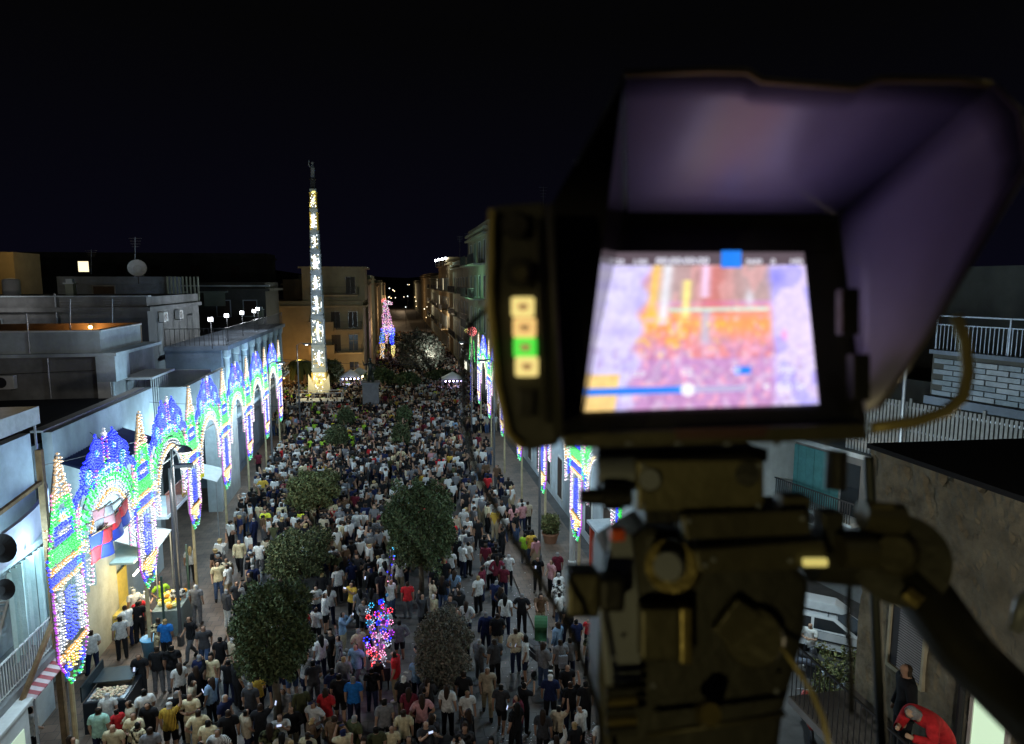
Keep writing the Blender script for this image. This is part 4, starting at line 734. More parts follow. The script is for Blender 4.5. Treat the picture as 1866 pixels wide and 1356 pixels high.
treepx('little potted tree by the second right-hand light pillar', 1003, 955, 33.5, 30, 34, 'olive', n=1400, leaf=.07, seed=10, group='potted plants')
treepx('broad dark tree mass left of the lit speckled tree', 694, 690, 84.0, 56, 34, 'dark', n=4000, leaf=.2, seed=11, group='trees around the square', boxy=2); treepx('dark shrubby tree behind the monument', 742, 695, 82.0, 44, 28, 'dark', n=3000, leaf=.2, seed=12, group='trees around the square', boxy=2)
treepx('large tree with lamp-lit speckled leaves at the end of the square', 768, 644, 98.0, 78, 78, 'pale', n=6500, leaf=.22, seed=13, group='trees around the square', boxy=2, trunk=.3); treepx('lamp-lit green tree just right of the obelisk base', 605, 678, 84.0, 38, 42, 'olive', n=2600, leaf=.15, seed=14, group='trees around the square', boxy=2)
treepx('low dark tree at the right end of the square', 805, 690, 88.0, 60, 30, 'mid', n=2600, leaf=.2, seed=15, group='trees around the square', boxy=2)
lamp('tree_lamp_glow', on_y(790, 640, 94), 420, (.9,1,.95), .3)
p = on_y(547, 660, 88); t = thing('palm_tree', 'small palm with drooping fronds left of the obelisk base', 'palm', (p.x, 88, 0)); q = MB(); q.tube([(p.x,88,0),(p.x+.1,88,p.z*.6),(p.x,88,p.z)], [.25,.2,.18], 8); q.build('trunk', M_trunk, t)
for k in range(13):
    a = 2*PI*k/13; q = MB(); P = [(p.x+math.cos(a)*r_, 88+math.sin(a)*r_, p.z+.5*math.sin(r_*1.5)-.28*r_*r_) for r_ in (0,.6,1.2,1.8,2.4)]
    for u, w in zip(P, P[1:]):
        for s in (-1, 1): nx, ny = -math.sin(a)*.35*s, math.cos(a)*.35*s; q.add([u, w, (w[0]+nx, w[1]+ny, w[2]-.25), (u[0]+nx, u[1]+ny, u[2]-.25)], [(0,1,2,3)], (1,1,1))
    q.build('frond', LEAF['mid'], t)
# monument
p = on_z(677, 757, 0); MX, MY = p.x, p.y
t = thing('monument', 'stone war monument with a dark standing figure on a tall grey pedestal', 'monument', (MX, MY, 0)); M_st = mat('grey_granite', (.17,.17,.18), .6, .25, 3, .3)
q = MB()
for r, z0, z1 in ((1.5,0,.35),(1.2,.351,.7),(.95,.701,1.0),(.8,1.001,3.3),(.92,3.301,3.5)): q.box(MX-r, MY-r, z0, MX+r, MY+r, z1)
q.build('pedestal', M_st, t); q = MB(); z = 3.5
q.tube([(MX-.22,MY,z),(MX-.2,MY,z+.5),(MX-.1,MY,z+1.0),(MX,MY,z+1.3),(MX,MY,z+1.8),(MX,MY,z+2.05)], [.13,.15,.2,.27,.3,.1], 8); q.tube([(MX+.25,MY-.2,z),(MX+.2,MY-.1,z+.5),(MX+.1,MY,z+1.05)], [.13,.14,.2], 8); q.ball((MX,MY-.03,z+2.25), (.16,.18,.2)); q.tube([(MX-.3,MY,z+1.8),(MX-.6,MY-.2,z+1.7),(MX-.75,MY-.3,z+2.2)], [.11,.09,.07], 7); q.tube([(MX+.3,MY,z+1.8),(MX+.5,MY-.1,z+1.4),(MX+.35,MY-.35,z+1.2)], [.11,.09,.07], 7)
q.build('figure', mat('dark_bronze', (.05,.055,.045), .45, .3, 4, metal=.6), t, smooth=True)
# small lit stands around the square
for i, (px, py, Y, em, lb) in enumerate([(640, 700, 84, (.5,.55,1), 'bluish white lit stand right of the obelisk base'), (655, 690, 86, (1,.85,.5), 'cream draped lit stand by the monument'), (825, 700, 80, (.6,.5,1), 'small violet lit cart at the right of the square')]):
    c = on_y(px, py, Y); t = thing('lit_stand', lb, 'stand', (c.x, Y, 0)); q = MB(); q.box(c.x-1, Y-.8, 0, c.x+1, Y+.8, 1.0); q.build('counter', M_white, t); q = MB(); q.add([(c.x-1.3,Y-1.1,2.3),(c.x+1.3,Y-1.1,2.3),(c.x+1.3,Y+1.1,2.3),(c.x-1.3,Y+1.1,2.3),(c.x,Y,3.1)], [(0,1,4),(1,2,4),(2,3,4),(3,0,4),(3,2,1,0)]); q.build('canopy', M_white, t)
    q = MB(); [q.bar((c.x+a,Y+b,0), (c.x+a,Y+b,2.3), .03) for a in (-1.2,1.2) for b in (-1,1)]; q.build('pole', M_steel, t); q = MB(); [q.ball((c.x-.9+.45*k, Y-1.0, 2.1), .1, 6, 4) for k in range(5)]; q.build('bulb', mat('stand_bulb_%d' % i, (1,1,1), .5, 0, emit=em, es=10), t); lamp('stand_light', (c.x, Y-1.6, 2.0), 90, em, .2)
# lamp posts
M_lp = mat('lamp_post_paint', (.08,.08,.085), .5, .2, 5); M_lens = mat('street_lamp_lens', (1,1,1), .5, 0, emit=(1,.95,.85), es=4)
def lamppost(label, x, y, h, arm=0, dome=False, energy=0, col=(1,.93,.82), group='street lamps'):
    t = thing('street_lamp', label, 'street lamp', (x, y, 0), group); q = MB(); q.lathe([(.13,0),(.13,.5),(.07,.6),(.05,h)], (x,y,0), 10)
    if arm: q.tube([(x,y,h-.05),(x+arm*.4,y,h+.15),(x+arm,y,h+.1)], .035)
    q.build('pole', M_lp, t); q = MB()
    if dome: q.lathe([(.03,.22),(.09,.2),(.22,.1),(.28,0),(.25,-.02)], (x+arm,y,h-.1), 18)
    else: q.box(x+arm-.28, y-.14, h+.02, x+arm+.28, y+.14, h+.14)
    q.build('lamp_head', M_lp, t); q = MB(); q.lathe([(.2 if dome else .12,-.03),(.2 if dome else .1,-.07)], (x+arm,y,h-.1 if dome else h+.02), 12); q.build('lens', M_lens, t)
    if energy:
        l = lamp('street_lamp_light', (x+arm, y, h-.35), energy, col, .18, kind='SPOT', spot=2.7)
    return t
c = on_x(340, 822, -8.0); lamppost('street lamp with a dark dome shade in front of the second light arch', -8.55, c.y, c.z+.1, .5, True, 420)
lamppost('thin grey street lamp post beside the second light pillar', -8.1, 25.9, 6.9, .5, False, 380)
for i, (x, y, a, lb) in enumerate([(-8.2, 47, .8, 'street lamp between the fourth and fifth left arches'), (-8.2, 61, .8, 'street lamp at the left corner of the square'), (6.7, 31, -.8, 'street lamp before the second right-hand pillar'), (6.7, 46, -.8, 'street lamp by the middle right-hand pillars'), (6.7, 60, -.8, 'farthest street lamp of the right row')]): lamppost(lb, x, y, 8.2, a, False, [420, 380, 420, 380, 380][i])
c = on_y(788, 622, 99); lamppost('curved street lamp lit beside the speckled tree', c.x+1, 99, c.z, -1, False, 900, (.9,1,.95))
# ------------------------------------------------------------ people
def skeleton(pose):
    J = {'pel': (0,0,.95), 'spi': (0,-.01,1.13), 'che': (0,0,1.32), 'nec': (0,0,1.475), 'chi': (0,.03,1.56), 'cra': (0,.01,1.655),
         'shL': (-.185,0,1.41), 'elL': (-.235,-.02,1.13), 'wrL': (-.24,.06,.9), 'haL': (-.235,.09,.8),
         'hiL': (-.095,0,.9), 'knL': (-.11,.02,.5), 'anL': (-.12,-.02,.09), 'toL': (-.14,.14,.035)}
    for k in list(J):
        if k.endswith('L'): x, y, z = J[k]; J[k[:-1]+'R'] = (-x, y, z)
    J.update(pose); R = {'pel': (.15,.105), 'spi': (.13,.095), 'che': (.155,.105), 'nec': (.055,.055), 'chi': (.066,.078), 'cra': (.078,.095)}
    for s in 'LR': R.update({'sh'+s: (.065,.062), 'el'+s: (.044,.044), 'wr'+s: (.031,.031), 'ha'+s: (.042,.03), 'hi'+s: (.1,.1), 'kn'+s: (.064,.066), 'an'+s: (.044,.05), 'to'+s: (.046,.032)})
    E = [('pel','spi'),('spi','che'),('che','nec'),('nec','chi'),('chi','cra')]
    for s in 'LR': E += [('che','sh'+s),('sh'+s,'el'+s),('el'+s,'wr'+s),('wr'+s,'ha'+s),('pel','hi'+s),('hi'+s,'kn'+s),('kn'+s,'an'+s),('an'+s,'to'+s)]
    return J, R, E
POSES = {
 'stand': {},
 'relaxed': {'wrR': (.2,.16,.98), 'haR': (.15,.2,.93), 'knL': (-.13,.06,.5), 'anL': (-.17,.05,.09), 'toL': (-.2,.2,.035)},
 'crossed': {'elL': (-.25,.06,1.14), 'wrL': (-.02,.22,1.17), 'haL': (.07,.2,1.2), 'elR': (.25,.06,1.14), 'wrR': (.03,.2,1.12), 'haR': (-.07,.22,1.14)},
 'filming': {'elL': (-.22,.2,1.28), 'wrL': (-.1,.36,1.5), 'haL': (-.06,.38,1.58), 'elR': (.22,.2,1.28), 'wrR': (.1,.36,1.5), 'haR': (.06,.38,1.58)},
 'walking': {'knL': (-.1,.2,.52), 'anL': (-.11,.24,.1), 'toL': (-.12,.4,.05), 'knR': (.1,-.02,.5), 'anR': (.11,-.28,.14), 'toR': (.12,-.16,.03), 'elL': (-.23,-.13,1.14), 'wrL': (-.22,-.15,.92), 'haL': (-.21,-.12,.82), 'elR': (.23,.03,1.14), 'wrR': (.2,.2,.98), 'haR': (.19,.27,.92)},
 'hips': {'elL': (-.34,-.08,1.15), 'wrL': (-.19,.02,1.0), 'haL': (-.14,.07,.98), 'elR': (.34,-.08,1.15), 'wrR': (.19,.02,1.0), 'haR': (.14,.07,.98)},
 'phone': {'wrR': (.12,.26,1.22), 'haR': (.08,.3,1.27), 'elR': (.24,.02,1.13), 'cra': (0,.06,1.64), 'chi': (0,.07,1.545)},
 'waving': {'elR': (.3,.02,1.58), 'wrR': (.27,.06,1.83), 'haR': (.26,.08,1.93)},
 'reaching': {'elL': (-.25,.16,1.25), 'wrL': (-.22,.36,1.12), 'haL': (-.2,.45,1.1), 'elR': (.25,.16,1.25), 'wrR': (.22,.36,1.12), 'haR': (.2,.45,1.1), 'nec': (0,.06,1.47), 'chi': (0,.12,1.54), 'cra': (0,.13,1.63), 'che': (0,.04,1.32)},
 'leaning': {'spi': (0,.1,1.1), 'che': (0,.3,1.22), 'nec': (0,.44,1.29), 'chi': (0,.53,1.32), 'cra': (0,.58,1.4), 'shL': (-.18,.38,1.26), 'shR': (.18,.38,1.26), 'elL': (-.25,.42,1.03), 'wrL': (-.12,.62,1.06), 'haL': (-.05,.68,1.08), 'elR': (.25,.42,1.03), 'wrR': (.12,.62,1.06), 'haR': (.05,.7,1.1)},
}
REG = {('pel','spi'): 'T', ('spi','che'): 'T', ('che','nec'): 'T', ('nec','chi'): 'H', ('chi','cra'): 'H'}
for s in 'LR': REG.update({('che','sh'+s): 'T', ('sh'+s,'el'+s): 'U', ('el'+s,'wr'+s): 'F', ('wr'+s,'ha'+s): 'K', ('pel','hi'+s): 'P', ('hi'+s,'kn'+s): 'Q', ('kn'+s,'an'+s): 'S', ('an'+s,'to'+s): 'B'})
def body(pose, level):
    J, R, E = skeleton(POSES[pose]); names = list(J); 
    me = bpy.data.meshes.new('sk'); me.from_pydata([J[k] for k in names], [(names.index(a), names.index(b)) for a, b in E], [])
    o = bpy.data.objects.new('sk', me); COL.objects.link(o); o.modifiers.new('s', 'SKIN')
    for i, k in enumerate(names): sv = me.skin_vertices[0].data[i]; sv.radius = R[k]; sv.use_root = (k == 'pel')
    if level: ss = o.modifiers.new('d', 'SUBSURF'); ss.levels = level
    dg = bpy.context.evaluated_depsgraph_get(); dg.update(); ev = o.evaluated_get(dg); m2 = ev.to_mesh(); n = len(m2.vertices)
    V = np.empty(n*3); m2.vertices.foreach_get('co', V); V = V.reshape(-1, 3).copy(); F = [tuple(p.vertices) for p in m2.polygons]; NN = np.empty(n*3); m2.vertices.foreach_get('normal', NN); NN = NN.reshape(-1, 3).copy()
    ev.to_mesh_clear(); bpy.data.objects.remove(o); bpy.data.meshes.remove(me)
    segs = [(np.array(J[a]), np.array(J[b]), REG[(a, b)], (a, b)) for a, b in E]; C = np.array([V[list(f)].mean(0) for f in F])
    D = []; Tt = []
    for a, b, r, e in segs:
        ab = b-a; t = np.clip(((C-a)@ab)/(ab@ab), 0, 1); q = a+t[:, None]*ab; rr = .6*(R[e[0]][0]+(R[e[1]][0]-R[e[0]][0])*t); D.append(np.linalg.norm(C-q, axis=1)-rr); Tt.append(t)
    D = np.array(D); k = D.argmin(0); reg = [segs[i][2] for i in k]; tt = np.array(Tt)[k, np.arange(len(C))]
    if level >= 1:      # a face: nose, brow, ears
        cra, chi = np.array(J['cra']), np.array(J['chi']); fw = np.array((0, 1, 0)) if pose != 'leaning' else np.array((0,.85,.2))
        for (c, d, r_, amt) in ((chi*.55+cra*.45+fw*.085, fw, .022, .022), (cra+np.array((-.078,-.0,-.045)), np.array((-1,-.2,0)), .022, .016), (cra+np.array((.078,0,-.045)), np.array((1,-.2,0)), .022, .016), (chi+fw*.07+np.array((0,0,-.035)), fw, .03, .01)):
            w = np.exp(-((V-c)**2).sum(1)/r_**2)[:, None]; V = V+w*d*amt
    return V, F, NN, reg, tt, C, J
def tomesh(name, V, F, mats=(), idx=None, smooth=True):
    me = bpy.data.meshes.new(name); me.from_pydata([tuple(v) for v in V], [], F)
    for m in mats: me.materials.append(m)
    if smooth: me.shade_smooth()
    return me
def sub(V, F, NN, keep, off, name, m):
    ids = {}; nv = []; nf = []
    for i in keep:
        f = []
        for v in F[i]:
            if v not in ids: ids[v] = len(nv); nv.append(V[v]+NN[v]*off)
            f.append(ids[v])
        nf.append(tuple(f))
    me = tomesh(name, nv, nf, [m]); return me
M_stripe = objcol_mat('striped_cloth', .9, .2, 14)
n_ = M_stripe.node_tree; w_ = n_.nodes.new('ShaderNodeTexWave'); w_.inputs['Scale'].default_value = 9; w_.bands_direction = 'X'; t_ = n_.nodes.new('ShaderNodeTexCoord'); n_.links.new(t_.outputs['Object'], w_.inputs['Vector']); r_ = n_.nodes.new('ShaderNodeMapRange'); r_.inputs[1].default_value = .45; r_.inputs[2].default_value = .55; r_.inputs[3].default_value = .15; r_.inputs[4].default_value = 1.3; n_.links.new(w_.outputs['Fac'], r_.inputs[0]); sc_ = [x for x in n_.nodes if x.type == 'VECT_MATH'][0]; s2 = n_.nodes.new('ShaderNodeVectorMath'); s2.operation = 'SCALE'; n_.links.new(sc_.outputs[0], s2.inputs[0]); n_.links.new(r_.outputs[0], s2.inputs['Scale']); n_.links.new(s2.outputs[0], n_.nodes['Principled BSDF'].inputs['Base Color'])
M_print = objcol_mat('printed_cloth', .9, 1.5, 9)
M_skin = objcol_mat('skin', .55, .1, 30); M_cl = objcol_mat('woven_cloth', .9, .3, 14); M_hair = objcol_mat('hair', .6, .35, 60)
KIT = {}
for ps in POSES:
    V, F, NN, reg, tt, C, J = body(ps, 2); nf = range(len(F)); k = {}
    k['body'] = tomesh('person', V, F, [M_skin])
    hipz = .97 if ps != 'leaning' else 1.0
    tee = [i for i in nf if reg[i] == 'T' or (reg[i] == 'U' and tt[i] < .62) or (reg[i] in 'PQ' and C[i][2] > .86)]
    slv = [i for i in nf if reg[i] in 'TU' or reg[i] == 'F' or (reg[i] in 'PQ' and C[i][2] > .84)]
    tr = [i for i in nf if (reg[i] in 'PQ' and True) or (reg[i] == 'S' and tt[i] < .98) or (reg[i] == 'T' and C[i][2] < .99)]
    sh = [i for i in nf if reg[i] in 'P' or (reg[i] == 'Q' and tt[i] < .95) or (reg[i] == 'T' and C[i][2] < .99)]
    sho = [i for i in nf if reg[i] == 'B' or (reg[i] == 'S' and tt[i] > .97)]
    k['tee'] = sub(V, F, NN, tee, .026, 'shirt', M_cl); k['sleeved'] = sub(V, F, NN, slv, .024, 'jacket', M_cl); k['trousers'] = sub(V, F, NN, tr, .014, 'trousers', M_cl); k['shorts'] = sub(V, F, NN, sh, .018, 'shorts', M_cl); k['shoes'] = sub(V, F, NN, sho, .012, 'shoes', M_cl)
    cra = np.array(J['cra']); chi = np.array(J['chi']); up = (cra-chi)/np.linalg.norm(cra-chi)
    hc = [i for i in nf if reg[i] == 'H' and ((C[i]-cra)@up > .015 - .0 or ((C[i]-cra)[1] < -.0 and (C[i]-chi)@up > -.055)) and not ((C[i]-cra)[1] > .06 and (C[i]-cra)@up < .035)]
    k['short'] = sub(V, F, NN, hc, .014, 'hair', M_hair)
    q = MB(); me = k['short']; q.v = [tuple(v.co) for v in me.vertices]; q.f = [tuple(p.vertices) for p in me.polygons]
    q.tube([cra+(0,-.05,.05), cra+(0,-.085,-.02), chi+(0,-.085,-.06), chi+(0,-.11,-.2), chi+(0,-.12,-.34)], [.06,.085,.095,.085,.03], 8); me = q.mesh('hair'); me.materials.append(M_hair); me.shade_smooth(); k['long'] = me
    q = MB(); q.v = [tuple(v.co) for v in k['short'].vertices if True]; q.f = [tuple(p.vertices) for p in k['short'].polygons]; c = cra+(0,.11,.03); q.add([c+(-.07,-.02,0), c+(.07,-.02,0), c+(.05,.07,-.01), c+(-.05,.07,-.01), c+(-.07,-.02,.012), c+(.07,-.02,.012), c+(.05,.07,.0), c+(-.05,.07,.0)], [(0,3,2,1),(4,5,6,7),(0,1,5,4),(1,2,6,5),(2,3,7,6),(3,0,4,7)]); me = q.mesh('cap'); me.materials.append(M_cl); k['cap'] = me
    k['J'] = J; KIT[ps] = k
SHIRT = {'black': (.012,.012,.014), 'white': (.6,.6,.58), 'grey': (.17,.17,.18), 'charcoal': (.045,.045,.05), 'navy': (.012,.018,.06), 'pale blue': (.22,.34,.5), 'red': (.5,.025,.03), 'maroon': (.14,.02,.035), 'olive': (.07,.075,.035), 'beige': (.42,.35,.25), 'cream': (.6,.52,.33), 'pink': (.5,.25,.26), 'yellow': (.7,.72,.06), 'lime green': (.35,.62,.05), 'bright blue': (.02,.16,.5), 'brown': (.12,.07,.04), 'orange': (.65,.2,.04), 'mustard': (.5,.32,.05), 'mint': (.3,.5,.42)}
PANT = {'black': (.012,.012,.014), 'navy': (.015,.02,.05), 'blue denim': (.05,.08,.16), 'grey': (.12,.12,.13), 'beige': (.38,.31,.2), 'white': (.5,.5,.48), 'olive': (.07,.07,.04)}
HAIR = {'black': (.008,.007,.006), 'dark brown': (.03,.018,.012), 'grey': (.24,.24,.24), 'blond': (.34,.24,.11), 'white': (.5,.5,.5)}
SKIN = [(.36,.21,.145), (.3,.175,.115), (.42,.26,.18), (.25,.14,.09)]
used_labels = set(); LM = []; M_phone = mat('phone_case', (.02,.02,.02), .4, 0); M_pscr = mat('phone_screen', (.1,.1,.1), .3, 0, emit=(.6,.7,1), es=1.1)
def where(x, y):
    best = min(LM, key=lambda l: ((x-l[0])**2+(y-l[1])**2)); return best[2]
PW = {'stand': 'standing', 'relaxed': 'one hand on the belly', 'crossed': 'arms folded', 'filming': 'both hands raised filming', 'walking': 'walking', 'hips': 'hands on hips', 'phone': 'looking at a phone', 'waving': 'one arm raised', 'reaching': 'both hands held out', 'leaning': 'leaning forward on folded arms'}
def person(x, y, z=0.0, rz=0.0, pose='stand', shirt='black', pants='black', hair='black', style='short', sleeve='tee', shorts=False, scale=1.0, skin=None, label=None, group='people standing in the crowd', parts=True, spot=None):
    fixed = label is not None
    k = KIT[pose]; o = bpy.data.objects.new('person', k['body']); COL.objects.link(o); o.location = (x, y, z); o.rotation_euler = (0, 0, rz); o.scale = (scale*random.uniform(.97,1.06),)*2+(scale,); o.color = (*(skin or random.choice(SKIN)), 1)
    def ch(key, name, col):
        c = bpy.data.objects.new(name, k[key]); COL.objects.link(c); c.parent = o; j = .8+.4*random.random(); c.color = (*[min(.8, v*j) for v in col], 1)
        if key in ('tee', 'sleeved') and not fixed:
            u = random.random()
            if u < .16: c.material_slots[0].link = 'OBJECT'; c.material_slots[0].material = M_stripe if u < .07 else M_print
        return c
    ch(sleeve, 'shirt' if sleeve == 'tee' else 'jacket', SHIRT[shirt]); ch('shorts' if shorts else 'trousers', 'shorts' if shorts else 'trousers', PANT[pants]); ch('shoes', 'shoes', random.choice([(.01,.01,.01), (.5,.5,.5), (.08,.06,.05)]))
    if style == 'cap': ch('cap', 'cap', SHIRT[hair] if hair in SHIRT else (.5,.5,.5))
    elif style != 'bald': ch(style, 'hair', HAIR[hair if not (style == 'long' and hair in ('grey', 'white')) else 'dark brown'])
    top = {'tee': 'T-shirt', 'sleeved': 'long-sleeved top'}[sleeve]; hd = {'bald': 'bald person', 'cap': 'person in a cap', 'long': 'long-haired person', 'short': hair+'-haired person'}[style]
    if label is None:
        loc = spot or where(x, y); c1 = f"{hd} in {shirt} {top}, {loc}"; opts = [f"{hd} in {shirt} {top} and {pants} {'shorts' if shorts else 'trousers'}, {loc}", f"{hd}, {shirt} {top}, {pants} {'shorts' if shorts else 'trousers'}, {PW[pose]}, {loc}"]
        if c1 in used_labels: c1 = next((q_ for q_ in opts if q_ not in used_labels), opts[-1])
        label = c1
    ph = ('phone held up by the ' if pose == 'filming' else 'lit phone in the hand of the ')+' '.join(label.replace(', ', ' ').split()[:9])
    if pose in ('filming', 'phone') and y < 34 and not fixed and z < 1 and ph not in used_labels:
        used_labels.add(ph)
        R = Matrix.Rotation(rz, 3, 'Z'); h = R @ Vector((0, .42, 1.6) if pose == 'filming' else (.05, .33, 1.3))*scale; c = Vector((x, y, z))+h; fx = R @ Vector((1,0,0)); fz = (R @ Vector((0,-.35,1))).normalized(); n = fx.cross(fz).normalized()
        t = thing('phone', ph, 'phone', c, 'phones held in the crowd')
        q = MB(); q.slab([c-fx*.07-fz*.036, c+fx*.07-fz*.036, c+fx*.07+fz*.036, c-fx*.07+fz*.036] if pose == 'filming' else [c-fx*.036-fz*.07, c+fx*.036-fz*.07, c+fx*.036+fz*.07, c-fx*.036+fz*.07], .008, n); q.build('case', M_phone, t)
        q = MB(); s_ = -n*.002; w, h_ = (.064, .031) if pose == 'filming' else (.031, .064); q.slab([c+s_-fx*w-fz*h_, c+s_+fx*w-fz*h_, c+s_+fx*w+fz*h_, c+s_-fx*w+fz*h_], .001, n); q.build('screen', M_pscr, t)
    used_labels.add(label); o['label'] = ' '.join(label.split()[:16]); o['category'] = 'person'; o['group'] = group; return o
LM += [(-4.0,20,'by the nearest dark tree'), (1.2,20.3,'by the grey flecked tree'), (-.8,21.5,'by the coloured balloons'), (-8.3,19.5,'below the nearest light pillar'), (-8.3,22.5,'by the dark food counter'), (-9,26,'in front of the yellow food stall'), (-7.5,32,'under the second left arch'), (-7.5,39,'under the third left arch'), (-4.3,29.5,'by the wide clipped tree'), (.9,28.6,'by the large dark middle tree'), (-4.7,38,'by the flat olive tree'), (4.2,22,'by the pushchair on the right'), (5.3,24.5,'by the green stroller'), (6.5,29.5,'near the first right pillar'), (7.5,27,'beside the red kiosk'), (8.3,34.5,'by the potted tree'), (-1.5,25,'in the middle of the street below the red lights'), (-6.5,25.5,'on the open paving left of the trees'), (-1,34,'between the middle trees and the olive tree'), (3.8,33,'in the right lane past the dark tree'), (-6,17.8,'along the bottom edge on the left'), (-2.2,17.2,'along the bottom edge by the tree trunk'), (2.5,17.2,'along the bottom edge right of centre'), (5,17.5,'by the paper litter at the bottom'), (2.5,39,'far back in the right lane'), (-2,41,'far back in the middle of the crowd')]
OCC = []
def free(x, y, r=.42):
    return all((x-a)**2+(y-b)**2 > (r if c is None else c)**2 for a, b, c in OCC)
def P(px, py, **k):             # feet seen at this pixel on the ground
    g_ = on_z(px, py, k.pop('z', 0)); OCC.append((g_.x, g_.y, None)); k.setdefault('z', .1 if (g_.x > 5.2 or g_.x < -6.6) else 0); return person(g_.x, g_.y, **k)
def H(px, py, hgt=1.68, **k):   # top of the head seen at this pixel
    return P(px, py, **k) if False else Hh(px, py, hgt, **k)
def Hh(px, py, hgt, **k):
    g_ = on_z(px, py, hgt*k.get('scale', 1)+.03); OCC.append((g_.x, g_.y, None)); z = .1 if (g_.x > 5.2 or g_.x < -6.6) else 0; return person(g_.x, g_.y, z=z, **k)
for a, b in ((-4.0,20),(1.2,20.6),(.9,28.6),(-4.3,29.5),(-4.7,38)): OCC.append((a, b, .45))
OCC += [(-.76,22.1,.9), (5.2,23.4,.7), (4.6,22.1,.7), (-8.6,22.3,1.3), (-8.5,20.6,1.0), (-10,27,1.8), (-9.4,16.8,1.7)]
B_, F_2 = 0.0, PI        # facing away, facing the camera
